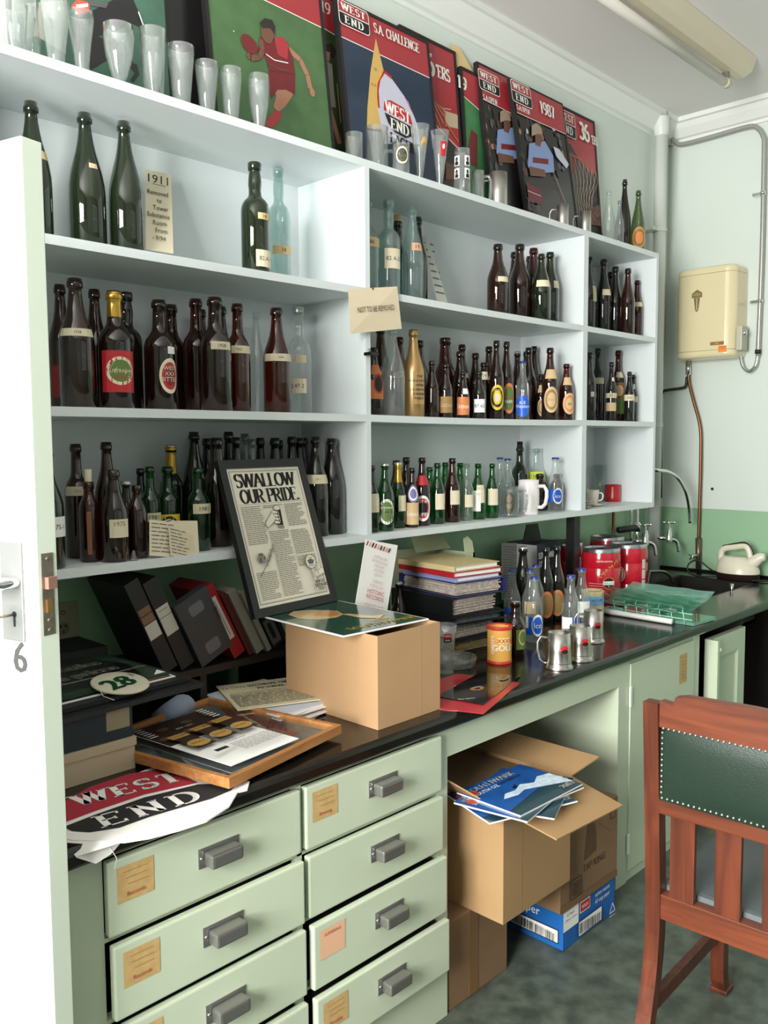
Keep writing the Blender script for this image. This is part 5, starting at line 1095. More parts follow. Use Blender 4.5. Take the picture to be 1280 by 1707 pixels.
# advertisement frame
yw, ln = math.radians(6.5), math.radians(18)
fu = Vector((math.cos(yw), math.sin(yw), 0)); fv = Vector((-math.sin(yw)*math.sin(ln), math.cos(yw)*math.sin(ln), math.cos(ln)))
SM = frame((-.180, -.407, 1.066), fu, fv); sw, sh = .334, .437
t = thing('framed_advertisement', 'black framed advertisement headed SWALLOW OUR PRIDE leaning against the shelf edge', 'picture', M=SM)
b = .024; m = MB()
for a0, a1, b0, b1 in ((0, sw, 0, b), (0, sw, sh-b, sh), (0, b, b, sh-b), (sw-b, sw, b, sh-b)): m.box((a0, b0, -.012), (a1, b1, .004), BK)
m.box((b, b, -.012), (sw-b, sh-b, -.008), CARDD); m.build('frame', t, local=True)
m = MB(); AD = mat('advert_paper', '#e4ddcb', .6); m.box((b, b, -.006), (sw-b, sh-b, 0), AD); A = Art(m, Matrix.Translation((0, 0, 0)), eps=.0002)
x0, x1, y0, y1 = b+.004, sw-b-.004, b+.004, sh-b-.004; A.rect(x0-.004, y0-.004, x1+.004, y1+.004, AD)
A.rect(x0+.004, y0+.004, x1-.004, y1-.004, INK); A.rect(x0+.0055, y0+.0055, x1-.0055, y1-.0055, AD); A.rect(x0+.0075, y0+.0075, x1-.0075, y1-.0075, INK); A.rect(x0+.0080, y0+.0080, x1-.0080, y1-.0080, AD)
cx = (x0+x1)/2
A.serif('SWALLOW', cx-.006, y1-.032, .037, INK, track=-.06, thick=.24, thin=.06, slab=.15, sx=1.16); A.serif('OUR PRIDE.', cx, y1-.077, .037, INK, track=-.06, thick=.24, thin=.06, slab=.15, sx=1.06)
A.line([(x0+.012, y1-.100), (x1-.012, y1-.100)], .0006, INK); FI = mat('body_text_ink', '#8d887c', .8)
cw3 = (x1-x0-.036)/3; ys = y1-.106
for c_ in range(3):
    xa = x0+.015+c_*(cw3+.003); xb = xa+cw3-.005
    if c_ == 0: blocks = [(ys-.110, ys), (y0+.012, ys-.185)]
    elif c_ == 1: blocks = [(ys-.012, ys), (y0+.012, ys-.075)]
    else: blocks = [(ys-.065, ys), (ys-.150, ys-.078), (ys-.185, ys-.155)]
    for ya, yb in blocks: A.lines(xa, ya, xb, yb, .0052, FI, h=.42)
    if c_: A.line([(xa-.004, y0+.012), (xa-.004, ys)], .0004, FI)
# hand with beer, sprig, badge
gx, gy = x0+.015+cw3*1.62, ys-.030
A.poly([(gx-.010, gy-.028), (gx+.014, gy-.031), (gx+.017, gy+.014), (gx-.008, gy+.016)], INK); A.rect(gx-.003, gy-.02, gx-.001, gy+.010, AD); A.rect(gx+.004, gy-.02, gx+.006, gy+.010, AD); A.ell(gx+.003, gy+.020, .014, .008, FI); A.ell(gx+.003, gy+.020, .012, .0065, AD); A.poly([(gx-.010, gy-.038), (gx+.015, gy-.040), (gx+.014, gy-.033), (gx-.010, gy-.030)], FI)
for k in range(4): A.ell(gx-.010, gy+.008-k*.010, .012, .0045, FI, rot=-8); A.ell(gx-.010, gy+.008-k*.010, .0108, .0034, AD, rot=-8)
A.poly([(gx-.058, gy-.022), (gx-.022, gy+.010), (gx-.012, gy-.010), (gx-.022, gy-.022), (gx-.052, gy-.036)], FI); A.poly([(gx-.056, gy-.0225), (gx-.022, gy+.008), (gx-.014, gy-.010), (gx-.024, gy-.020), (gx-.050, gy-.0345)], AD)
hx, hy = x0+.055, ys-.160
A.line([(hx-.03, hy-.035), (hx+.02, hy+.01), (hx+.034, hy+.035)], .0018, INK)
for k in range(7): A.ell(hx+.006+k*.005, hy+k*.006, .012, .0022, FI, rot=35 if k % 2 else 80)
for k in range(6): A.ell(hx-.012+.008*math.cos(k), hy+.014+.008*math.sin(k), .006, .008, FI if k % 2 else PGREY, rot=k*40)
bx_, by_ = x1-.052, y0+.098
A.ell(bx_, by_, .0215, .0215, INK); A.ell(bx_, by_, .0200, .0200, AD); A.text('OLD', bx_, by_+.011, .006, INK); A.poly([(bx_-.014, by_+.004), (bx_, by_+.008), (bx_+.014, by_+.003), (bx_+.008, by_-.007), (bx_-.009, by_-.007)], PGREY); A.text('STOUT', bx_, by_-.012, .005, INK)
A.rect(bx_-.004, y0+.012, bx_+.004, by_-.0215, FI); A.rect(bx_-.003, y0+.012, bx_+.003, by_-.0215, AD)
for k in range(3): A.ell(bx_+.014, by_-.032-k*.005, .016, .0035, FI, rot=12); A.ell(bx_+.014, by_-.032-k*.005, .0145, .0025, AD, rot=12)
A.poly([(bx_+.016, by_-.028), (x1-.010, by_-.020), (x1-.010, by_-.038), (bx_+.020, by_-.044)], FI); A.poly([(bx_+.018, by_-.029), (x1-.011, by_-.0215), (x1-.011, by_-.037), (bx_+.020, by_-.043)], AD)
for k, s_ in enumerate(('NEW OLD', 'SOUTHWARK', 'STOUT')): A.serif(s_, x1-.036, y0+.038-k*.011, .0085, INK, track=-.02, sx=.85)
m.build('print', t, local=True)
# pinned note on divider 1
nx = X1+T1/2
t = thing('pinned_note', 'cream note reading NOT TO BE REMOVED pinned to the left partition', 'note', (X1+.008, -D-.004, 1.9))
NP = at(623, 490, 1, -D-.005); cs = [at(*p, 1, -D-.005-.006*k) for k, p in enumerate([(580.5, 482), (662, 477.5), (669.5, 548), (583.5, 556.5)])]
m = MB(); NM_ = mat('pinned_note_paper', '#dccdb0', .8); m.add([tuple(c) for c in cs]+[(c[0], c[1]+.0006, c[2]) for c in cs], [(0, 3, 2, 1)[::-1], (4, 5, 6, 7)[::-1], (0, 1, 5, 4), (1, 2, 6, 5), (2, 3, 7, 6), (3, 0, 4, 7)], NM_); m.build('paper', t)
u3 = Vector([float(q) for q in (cs[1]-cs[0])]).normalized(); m = MB(); cc3 = (cs[0]+cs[1]+cs[2]+cs[3])/4; A = Art(m, frame((cc3[0], cc3[1]-.006, cc3[2]+.002), u3, (0, 0, 1))); A.text('NOT TO BE REMOVED', 0, 0, .0165, INK, sx=.66); m.build('handwriting', t)
MB().lathe([(.006, 0), (.006, .003), (.002, .006), (0, .006)], mat('pin_brown', '#5a3a2a', .4), T=Matrix.Translation(Vector([float(q) for q in at(620, 482, 1, -D-.004)])) @ Matrix.Rotation(math.radians(90), 4, 'X')).build('drawing_pin', t)
cp = at(611, 590, 1, -D); t = thing('bulldog_clip', 'black bulldog clip on the partition edge below the pinned note', 'clip', (cp[0], -D-.01, cp[2]))
MB().box((cp[0]-.012, -D-.030, cp[2]-.006), (cp[0]+.022, -D+.0008, cp[2]+.004), BKG, bev=.002).build('jaw', t); MB().tube([(cp[0]+.004, -D-.004, cp[2]), (cp[0]+.002, -D-.004, cp[2]+.016), (cp[0]+.012, -D-.004, cp[2]+.016), (cp[0]+.012, -D-.004, cp[2])], .0015, CHR, seg=6).build('clip_handle', t)
# 1911 card, writing cards on shelves
def card(pts, y0, y1, label, write, m=PAPER, nm='handwritten_card', th=.0006):
    c = [at(*p, 1, y1 if i < 2 else y0) for i, p in enumerate(pts)]  # TL TR (back) BR BL (front)
    t = thing(nm, label, 'card', tuple((c[2]+c[3])/2)); mm = MB(); mm.add([tuple(q) for q in c]+[(q[0], q[1]+th, q[2]) for q in c], [(0, 3, 2, 1), (4, 5, 6, 7), (0, 1, 5, 4), (1, 2, 6, 5), (2, 3, 7, 6), (3, 0, 4, 7)], m); mm.build('paper', t)
    u = Vector([float(q) for q in c[2]-c[3]]); v = Vector([float(q) for q in c[0]-c[3]]); mm = MB(); c3 = Vector([float(q) for q in c[3]]); ul, vl = u.length, v.length; nn = u.cross(v).normalized(); A = Art(mm, fn=lambda x, y, e: tuple(c3+u*(x/ul)+v*(y/vl)+nn*e), eps=.0005); write(A, ul, vl); mm.build('handwriting', t); return t
def w1911(A, w_, h):
    A.text('1911', w_*.48, h*.90, .030, INK, sx=.9); A.line([(w_*.25, h*.83), (w_*.75, h*.83)], .001, INK)
    for k, s_ in enumerate(('Removed', 'to', 'Tower', 'Substance', 'Room', 'From', '- 9/94')): A.text(s_, w_*.5+(k % 3-1)*.004, h*(.72-k*.095), .016, INK, sx=.75)
card([(242, 282), (285, 291), (289, 423), (243, 416)], -.17, -.05, 'tall narrow handwritten card headed 1911 standing on the upper left shelf', w1911)
def wl(A, w_, h): A.lines(.006, h*.1, w_-.006, h*.92, h*.11, PGREY, h=.22)
card([(703, 394), (712, 392), (746, 505), (728, 501)], -.16, -.08, 'narrow slanting card with writing, right of the clear bottles', wl, mat('card_grey_white', '#bdbfb4', .8))
t_ = card([(949, 806), (962, 806), (963, 852), (950, 855)], -.15, -.13, 'white card with black handwriting against the partition of the centre shelf', wl, WHITEP)
card([(262, 868), (329, 868), (332, 921), (306, 932)], -.295, -.29, 'buff handwritten card lying against green bottles on the bottom left shelf', wl)
card([(249, 866), (296, 872), (300, 930), (249, 926)], -.302, -.298, 'cream typed card left of another before the green bottles', wl)
card([(280, 876), (322, 893), (320, 934), (284, 926)], -.309, -.305, 'small cream handwritten card foremost of three before the green bottles', wl, mat('card_buff2', '#dccdb2', .8))
# little clear stopper, glass on right shelves
p = at(222, 909, 1, -.295); vessel([(.012, 0), (.0125, .003), (.008, .005), (.006, .012), (.004, .024), (0, .025)], GRY, 'tiny clear glass stopper beside the amber flask on the bottom shelf', float(p[0]), -.295, ZCs+.0005, name='glass_stopper', cat='stopper', group=None)
# ------------------------------------------------------------------ bottom centre shelf: tankard and stein
def put(px, pt, w_, y, lv): p = at(px, pt, 1, y); return float(p[0]), y, float(p[2]-lv), float(wr(px, w_, p))
x, y, H, R = put(850, 811, 31, -.265, ZCs); t = thing('glass_tankard', 'clear glass tankard moulded with a dark face on the bottom centre shelf', 'mug', (x, y, ZCs))
MB().lathe(inner([(R*.9, 0), (R, .006), (R*.92, H*.12), (R*1.0, H*.45), (R*.95, H*.8), (R, H)], base=.012), GRY, (x, y, ZCs+.0005), seg=28).build('body', t); handle(t, x, y, ZCs, H, R, 80, GRY, r=.005, out=.03)
patch(t, x, y, ZCs, H, R, [(1.02, 0), (1.02, 1)], .12, .85, -5, 40, lambda A, W, h: (qell(A, 0, 0, W*.8, h, mat('moulded_dark', '#4a4636', .4, var=.5, vs=150)), qell(A, 0, h*.35, W*.45, h*.35, mat('moulded_mid', '#726c58', .4)), qell(A, 0, -h*.3, W*.4, h*.25, MATS['moulded_mid'])), 'moulded_face')
x, y, H, R = put(881, 800, 37, -.25, ZCs); t = thing('stein', 'plain white ceramic stein on the bottom centre shelf', 'mug', (x, y, ZCs)); CW = mat('white_ceramic', '#efe9e8', .15)
MB().lathe(inner([(R*.86, 0), (R*.88, .004), (R*.86, H*.16), (R*.98, H*.24), (R*1.0, H*.6), (R*.94, H*.85), (R*.92, H*.88), (R*.94, H)], .004, .008), CW, (x, y, ZCs+.0005), seg=32).build('body', t); handle(t, x, y, ZCs, H, R, 62, CW, r=.0075, out=.036, f0=.22, f1=.82)
# bottom right shelf crockery
CC = mat('cream_ceramic', '#d9d2c4', .25)
x, y = float(at(1010, 845, 2, ZCs)[0]), -.215; t = thing('saucer', 'cream saucer under the cream cup on the right bottom shelf', 'saucer', (x, y, ZCs)); MB().lathe([(.035, 0), (.04, .002), (.066, .012), (.067, .0135), (.04, .005), (0, .004)], CC, (x, y, ZCs+.0004), seg=36).build('dish', t)
xq, z_ = x, ZCs+.0062; t = thing('cup', 'cream cup standing on its saucer on the right bottom shelf', 'cup', (xq, y, z_)); MB().lathe(inner([(.026, 0), (.028, .004), (.031, .03), (.034, .066)], .003, .005), CC, (xq, y, z_), seg=32).build('body', t); handle(t, xq, y, z_, .066, .033, 70, CC, r=.0035, out=.02, f0=.3, f1=.8)
for k in range(3): one(MB().lathe([(.035, 0), (.045, .002), (.062, .010), (.063, .0115), (.04, .005), (0, .004)], mat('grey_china', '#b9bbb8', .2), (1.675, -.235, ZCs+.0004+k*.0115), seg=32), 'saucer', ['lowest of three stacked pale saucers by the right partition', 'middle of three stacked pale saucers by the right partition', 'uppermost of three stacked pale saucers by the right partition'][k], 'saucer', (1.675, -.235, ZCs+k*.0115), 'stacked saucers on the right bottom shelf')
z_ = ZCs+.0400; t = thing('cup', 'pale cup on the stacked saucers, half hidden by the partition', 'cup', (1.672, -.235, z_)); MB().lathe(inner([(.024, 0), (.026, .003), (.032, .02), (.036, .052)], .003, .004), MATS['grey_china'], (1.672, -.235, z_), seg=28).build('body', t); handle(t, 1.672, -.235, z_, .052, .034, 60, MATS['grey_china'], r=.003, out=.02, f0=.3, f1=.85)
x, y, H, R = put(1021, 808, 26, -.135, ZCs); t = thing('red_mug', 'red mug with white lettering behind the cream cup', 'mug', (x, y, ZCs)); MB().lathe(inner([(R*.97, 0), (R, .003), (R, H)], .003, .005), mat('mug_red', '#b51d23', .25), (x, y, ZCs+.0005), seg=28).build('body', t)
patch(t, x, y, ZCs, H, R, [(1, 0), (1, 1)], .15, .9, 0, 30, lambda A, W, h: A.text('VEGEMON', 0, 0, .008, WH, rot=90), 'lettering')
for px, pt, w_, y, kind, lb in ((1000, 775, 22, -.06, 'straight', 'tall clear glass at the back of the right bottom shelf'), (1022, 787, 26, -.07, 'tumbler', 'clear glass behind the red mug'), (1043, 789, 23, -.10, 'flare', 'curved clear glass right of the red mug')):
    x, y, H, R = put(px, pt, w_, y, ZCs); K = {'straight': [(.94, 0), (1, .03), (1, 1)], 'tumbler': [(.7, 0), (.75, .03), (1, 1)], 'flare': [(.5, 0), (.55, .05), (.7, .4), (1, .85), (1, 1)]}[kind]
    vessel(inner([(r*R, f*H) for r, f in K], base=.008), CLR, lb, x, y, ZCs+.0005, group='glasses on the right bottom shelf')
m = MB(); [m.tube([(1.69+k*.004, -.10, ZCs+.09+k*.004), (1.735+k*.003, -.11, ZCs+.125+k*.007)], [.006, .002], CHR, seg=6) for k in range(3)]; m.lathe(inner([(.03, 0), (.032, .004), (.034, .10)], .002, .006), CLR, (1.70, -.10, ZCs+.0005)); one(m, 'cutlery_jar', 'glass jar of cutlery beside the right partition on the bottom shelf', 'jar', (1.70, -.10, ZCs))
# ------------------------------------------------------------------ bench: pamphlet, binders
def wp(A, w_, h0):
    class HH:
        def __mul__(s, f): return h0*(1-(1-f)*.50)
    h = HH()
    for k in range(9): A.poly([(w_*(.02+k*.085), h*.92), (w_*(.06+k*.085), h*.915), (w_*(.10+k*.085), h*.985), (w_*(.06+k*.085), h*.99)], [RD, PINK, INK][k % 3])
    pk = mat('print_faint_pink', '#d9b6b4', .8)
    for k, s_ in enumerate(('AUSTRALIAN', 'BICENTENNIAL', 'HISTORIC', 'RECORDS', 'SEARCH')): A.text(s_, w_*.5, h*(.80-k*.065), .0085, pk, sx=.82)
    A.text('CARING', w_*.5, h*.44, .0095, pk, sx=.9); A.text('FOR YOUR', w_*.5, h*.37, .0095, pk, sx=.9); A.text('HISTORIC', w_*.5, h*.285, .012, RD); A.text('RECORDS', w_*.5, h*.205, .012, RD); A.lines(w_*.2, h*.02, w_*.8, h*.10, .006, pk)
pts = [(610, 899), (663, 909), (626, 1138), (573, 1128)]
t_ = card(pts, -.408, -.395, 'white pamphlet about historic records with red headings standing behind the cardboard box', wp, WHITEP, 'pamphlet', th=.002)
Z1 = Z0
BKB = mat('binder_black', '#17171a', .4); PGS = mat('page_edges', '#b9ada4', .8, var=.25, vs=90); NAVY = mat('binder_navy', '#252a55', .4)
def binder(z, hh, label, cov, yaw, w_=.235, d=.30, ox=0, oy=0, pages=PGS, spine_right=True, nm='ring_binder'):
    M = Matrix.Translation((.60+ox, -.44+oy, z)) @ Matrix.Rotation(math.radians(yaw), 4, 'Z'); t = thing(nm, label, 'binder', M=M, group='binders stacked on the bench')
    m = MB(); m.box((0, 0, 0), (w_, d, .003), cov); m.box((0, 0, hh-.003), (w_, d, hh), cov); m.box((0 if not spine_right else w_-.003, 0, .003), (.003 if not spine_right else w_, d, hh-.003), cov); m.box((0, d-.003, .003), (w_, d, hh-.003), cov); m.build('cover', t, local=True)
    m = MB(); k = 0; zz = .005; random.seed(int(z*1000))
    while zz < hh-.007: m.box((.012+random.uniform(0, .008), .008+random.uniform(0, .01), zz), (w_-.010-random.uniform(0, .02), d-.01, zz+.0042), pages); zz += .0048
    m.build('pages', t, local=True)
z = Z1; zs = []
spec = [(.045, 'lowest black binder with yellowed pages in the bench stack', BKB, -6, mat('yellow_pages', '#a08d63', .8, var=.2, vs=80), True), (.052, 'black binder with loose pages, second from the bottom of the stack', BKB, -3, PGS, True),
        (.028, 'thin black folder of papers in the middle of the stack', BKB, -10, mat('dark_pages', '#4c4f55', .7, var=.3, vs=60), False), (.062, 'thick black binder with fanned pages showing, upper half of the stack', BKB, -5, PGS, False), (.050, 'navy binder with pale pages near the top of the stack', NAVY, -9, PGS, True)]
for k, (hh, lb, cov, yw_, pg, sr) in enumerate(spec): binder(z, hh, lb, cov, yw_, ox=[.02, .01, .0, 0, .01][k], oy=[-.0, .01, .0, .005, .0][k], pages=pg, spine_right=sr); z += hh+.0008
def slabx(nm, lb, cat, hh, m, yaw, w_, d, ox, oy):
    global z
    mb = MB(); mb.box((0, 0, 0), (w_, d, .0025), m); mb.box((0, 0, hh-.0025), (w_, d, hh), m); mb.box((0, 0, .0025), (.0025, d, hh-.0025), m); 
    M = Matrix.Translation((.60+ox, -.44+oy, z)) @ Matrix.Rotation(math.radians(yaw), 4, 'Z'); t = thing(nm, lb, cat, M=M, group='binders stacked on the bench'); mb.build('cover', t, local=True)
    MB().box((.004, .006, .003), (w_-.006, d-.006, hh-.003), WHITEP).build('pages', t, local=True); z += hh+.0008
slabx('blue_book', 'pale blue book lying on the navy binder', 'book', .016, mat('book_pale_blue', '#8d94c4', .5), -7, .21, .27, .015, .0)
slabx('red_file', 'red file near the top of the stack', 'folder', .018, mat('file_red', '#a9202a', .4), -9, .225, .29, 0, 0)
slabx('cream_folder', 'cream folder topmost of the bench stack', 'folder', .018, mat('folder_cream', '#c9b887', .6), -6, .215, .28, .005, .0)
# magazine file box behind the stack
GR_ = mat('file_box_pale_green', '#b9bf9f', .6)
t = thing('magazine_file', 'pale green cardboard file box with handle cut-out behind the binder stack', 'box', (.93, -.25, Z0))
m = MB(); m.box((.892, -.265, Z0), (.935, -.255, 1.125), GR_); m.box((.68, -.09, Z0), (.935, -.08, 1.14), GR_); m.box((.925, -.265, Z0), (.935, -.08, 1.125), GR_)
m.add([(.74, -.15, 1.132), (.935, -.15, 1.132), (.935, -.08, 1.20), (.78, -.08, 1.205)], [(0, 1, 2, 3), (3, 2, 1, 0)], GR_); m.build('walls', t)
m = MB(); m.prism([(0, 0), (.05, 0), (.055, .04), (.035, .062), (.01, .055)], .003, GR_, frame((.88, -.262, 1.125), (1, 0, 0), (0, .3, 1))); m.build('tuck_flap', t)
m = MB(); A = Art(m, frame((.893, -.2655, .90), (1, 0, 0), (0, 0, 1))); [A.rect(.006+k*.004, .02, .008+k*.004, .05, FADE) for k in range(9)]; m.build('barcode', t)
# ------------------------------------------------------------------ bench: bottles
RAWB = []
def BB(px, pt, H, w_, shape, gm, decos, label, adj=0):
    p = at(px, pt, 2, BZ+H); R = float(wr(px, w_, p)); RAWB.append([float(p[0]), float(p[1]), H, R, shape, gm, decos, label])
BB(665, 970, .228, 28, 'small', AMB, [('cap', CAPG)], 'small brown bottle with a mint cap behind the pamphlet on the bench')
BB(697, 957, .19, 34, 'champ', CLG, [('cap', CAPB)], 'clear bottle with blue cap left of the binder stack on the bench')
BB(854, 950, .228, 28, 'small', CLR, [('cap', CAPB), ('r', .28, .40, -30, 40, BLUP)], 'clear blue-capped bottle leftmost of the bench group')
BB(873, 912, .29, 34, 'long', BLK, [('cap', CAPS)], 'tall dark bottle with silver cap in the bench group')
BB(864, 897, .265, 30, 'long', BLK, [('cap', CAPS)], 'tall dark bottle furthest back in the bench group')
BB(884, 950, .228, 28, 'small', CLG, [('cap', CAPB), TAG(.3, .5, 0, 40, CRM)], 'clear blue-capped bottle behind the blue labelled one')
BB(895, 940, .228, 28, 'small', CLR, [('cap', CAPB)], 'clear blue-capped bottle at the back of the bench group')
BB(891, 962, .228, 29, 'small', CLR, [('cap', CAPB), ('r', .12, .40, 0, 62, BLUP), ('o', .10, .44, 25, 42, [WH, BLUP], [('Ice', .08, WH)]), TAG(.22, .40, -55, 14, WHITEP)], 'clear blue-capped bottle with big blue label, front of the bench group')
BB(859, 1003, .175, 34, 'demi', AMB, [('cap', CAPS), ('r', .12, .50, 45, 40, GRP), ('o', .2, .5, 48, 30, [CRM, GRP])], 'squat dark bottle with green label behind the yellow stubby holder')
BB(909, 913, .29, 27, 'long', BLK, [('o', .06, .42, 10, 55, [ORG, BRP])], 'dark bottle with round orange label, left of a pair')
BB(927, 911, .29, 27, 'long', BLK, [('o', .06, .42, 10, 55, [ORG, BRP])], 'dark bottle with round orange label, right of a pair')
BB(951.7, 959, .228, 31, 'small', CLR, [('cap', CAPB), ('r', .12, .36, 0, 62, WHITEP), ('r', .10, .36, 40, 30, BLUP)], 'clear blue-capped bottle with white and blue label behind the mugs')
BB(970, 948, .228, 29, 'small', CLR, [('cap', CAPB), ('r', .22, .48, 20, 45, WHITEP)], 'clear blue-capped bottle with white label beside the red kegs')
for it in range(80):
    for i in range(len(RAWB)):
        for j in range(i+1, len(RAWB)):
            a_, b_ = RAWB[i], RAWB[j]; dx, dy = b_[0]-a_[0], b_[1]-a_[1]; dd = math.hypot(dx, dy) or 1e-4; o = a_[3]+b_[3]+.001-dd
            if o > 0:
                vd = np.array([a_[0]-CAM[0], a_[1]-CAM[1]]); vd /= np.linalg.norm(vd); s_ = 1 if dx*vd[0]+dy*vd[1] > 0 else -1
                ux, uy = vd[0]*s_*.7+dx/dd*.3, vd[1]*s_*.7+dy/dd*.3
                a_[0] -= ux*o*.5; a_[1] -= uy*o*.5; b_[0] += ux*o*.5; b_[1] += uy*o*.5
for x, y, H, R, sh_, gm, dc_, lb in RAWB: bottle(x, y, Z0, H, R, sh_, gm, dc_, lb, 'bottles standing on the bench')
BP = RAWB
# dark moulded glass boot
x, y = float(at(926, 1030, 2, BZ)[0])+.02, float(at(926, 1030, 2, BZ)[1]); vessel(inner([(.030, 0), (.033, .006), (.030, .03), (.036, .06), (.038, .10), (.030, .118)], .004, .01), glass('dark_moulded_glass', (.25, .33, .32), body=(.03, .05, .05), bodyfac=.35), 'dark greenish moulded glass jar in the bench bottle group', x, y-.0, Z0, name='glass_jar', cat='jar', group=None)
# dark carton with printed side
t = thing('gift_carton', 'navy carton with white lettering and carry handle behind the dark bottles', 'box', (1.47, -.14, Z0)); NB2 = mat('carton_navy', '#1b2230', .5)
cx0, cx1 = 1.43, 1.61; m = MB(); m.box((cx0, -.20, Z0), (cx1, -.05, 1.105), NB2); m.build('carton', t)
m = MB(); m.box((cx0-.0005, -.2, Z0), (cx0, -.05, 1.10), mat('carton_white_side', '#a8a9a6', .6)); m.build('side_panel', t)
m = MB(); m.prism([(0, 0), (.14, 0), (.11, .075), (.03, .075)], .004, BK, frame((cx0, -.125, 1.105), (1, 0, 0), (0, 0, 1))); m.build('carry_handle', t)
m = MB(); A = Art(m, frame((cx0, -.2005, 1.0), (1, 0, 0), (0, 0, 1))); A.serif('SOUTHWARK', .075, .055, .024, WHITEP, sx=.7); A.serif('LONDON', .055, .020, .022, WHITEP, sx=.7); m.build('lettering', t)
t_ = card([(836, 905), (866, 905), (866, 1000), (836, 1000)], -.10, -.10, 'grey sheet with faded list standing behind the tall dark bottles', lambda A, w_, h: A.lines(.01, h*.05, w_-.01, h*.95, .011, PGREY), mat('sheet_grey', '#8b8c84', .8))
# stubby holder, glasses, ashtray, mugs, magazines
p = at(845, 1106, 2, BZ); x, y = float(p[0]), float(p[1])+.03; R = .0385; H = .118; t = thing('stubby_holder', 'yellow can holder with red rims lettered XXXX GOLD on the bench', 'can holder', (x, y, Z0)); YH = mat('holder_yellow', '#e0a84e', .6); HR = mat('holder_red', '#c4302a', .5)
MB().lathe([(R, .008), (R, H-.010)], YH, (x, y, Z0), cap0=False, seg=36).build('sleeve', t); MB().lathe([(R+.001, 0), (R+.0015, .008), (R, .009)], HR, (x, y, Z0), seg=36).build('base_rim', t)
MB().lathe([(R, H-.010), (R+.003, H-.008), (R+.003, H), (R-.005, H), (R-.006, H-.008)], HR, (x, y, Z0), cap0=False, seg=36).build('top_rim', t); MB().lathe([(R-.006, H-.004), (R-.006, .03), (0, .03)], YH, (x, y, Z0), cap0=False, seg=36).build('lining', t)
Kc = [(1.0, 0), (1.0, 1)]
patch(t, x, y, Z0, H, R, Kc, .1, .9, 12, 60, lambda A, W, h: (qrect(A, -.012, .006, .030, .026, mat('print_pale_yellow', '#ecd28c', .6)), A.text('XXXX', .010, .016, .012, HR, up=0), A.text('XXXX', .0112, .016, .012, HR), A.text('GOLD', .006, -.006, .019, WH, up=0), A.text('GOLD', .0072, -.006, .019, WH), A.lines(-.036, -.03, -.022, .03, .006, WH)), 'lettering')
p = at(749, 1122, 2, BZ); x, y = float(p[0]), float(p[1])+.015; R = .034; H = .148; K = [(.74, 0), (.74, .03), (.66, .08), (.68, .30), (.85, .7), (1, 1)]
t = vessel(inner([(r*R, f*H) for r, f in K], base=.018), CLR, 'clear beer glass with small red and black badge right of the cardboard box', x, y, Z0, group=None, extra=lambda t: (patch(t, x, y, Z0, H, R, K, .66, .84, 12, 22, lambda A, W, h: (qrect(A, -W, 0, W, h, RD), qrect(A, -W, -h, W, 0, BK), A.text('WEST', 0, h*.5, .005, WH), A.text('END', 0, -h*.5, .005, WH)))))
ax_, ay_ = x+.085, y+.03; m = MB().lathe([(.058, 0), (.062, .004), (.066, .028), (.063, .030), (.048, .026), (.044, .010), (0, .008)], CLR, (0, 0, 0), seg=36, T=Matrix.Translation((ax_, ay_, Z0)))
one(m, 'ashtray', 'clear cut glass ashtray behind the beer glass', 'ashtray', (ax_, ay_, Z0))
def pewter(px, pb, H, R, label, hd, adjx=0):
    p = at(px, pb, 2, BZ); d = p[:2]-CAM[:2]; d /= np.linalg.norm(d); x, y = float(p[0]+d[0]*R), float(p[1]+d[1]*R)
    t = thing('pewter_mug', label, 'mug', (x, y, Z0), 0, 'pewter mugs on the bench'); K = [(1.12, 0), (1.14, .04), (1.02, .10), (.97, .14), (.92, .5), (.86, 1)]
    MB().lathe(inner([(r*R, f*H) for r, f in K], .002, .008), PEW, (x, y, Z0), seg=32).build('body', t); MB().lathe([(R*.98, H*.17), (R*.985, H*.19), (R*.965, H*.21)], PEW, (x, y, Z0), cap0=False, seg=32).build('band', t)
    handle(t, x, y, Z0, H, R*.9, hd, PEW, r=.0042, out=.030, f0=.15, f1=.86)
    patch(t, x, y, Z0, H, R*.90, [(1.06, 0), (1.06, 1)], .42, .72, 28, 20, lambda A, W, h: (qell(A, 0, 0, W, W, RD), qell(A, 0, -W*.4, W*.8, W*.5, BK), A.line([(-W, 0), (W, 0)], .002, WH)), 'enamel_badge')
pewter(931, 1119, .112, .040, 'nearest pewter mug with round red badge at the bench edge', -78)
pewter(966, 1105, .112, .038, 'middle pewter mug with round badge behind the nearest one', -78)
pewter(988, 1074, .112, .037, 'furthest pewter mug with small badge, right of the others', -85)
Q2 = lambda *p: lay(*p, BZ)
def sheet(pts, z, m, nm, label, draw=None, th=.0012, cat='magazine'):
    P_ = [Q2(*p) for p in pts]; n = len(P_); c = (sum(p[0] for p in P_)/n, sum(p[1] for p in P_)/n, z); t = thing(nm, label, cat, c)
    mb = MB(); mb.add([(x, y, z) for x, y in P_]+[(x, y, z+th) for x, y in P_], [tuple(range(n)), tuple(range(n, 2*n))[::-1]]+[(i, (i+1) % n, n+(i+1) % n, n+i) for i in range(n)], m); mb.build('cover', t)
    if draw: mb = MB(); A = Art(mb, fn=lambda x, y, e: (x, y, z+th+e)); draw(A); mb.build('print', t)
    return t
RG = mat('leaflet_red', '#b3222c', .25, coat=.4)
def dr(A): c = Q2(763, 1150); [A.text(s_, c[0]+.012*k, c[1]+.018-.02*k, .010, WH, rot=24) for k, s_ in enumerate(("Let's toast", 'with Friends', 'to a winner'))]
sheet([(726, 1135), (762, 1124), (800, 1128), (866, 1139), (806, 1191), (727, 1182)], Z0, RG, 'red_leaflet', 'glossy red leaflet lying at the bench edge under the black one', dr, cat='leaflet')
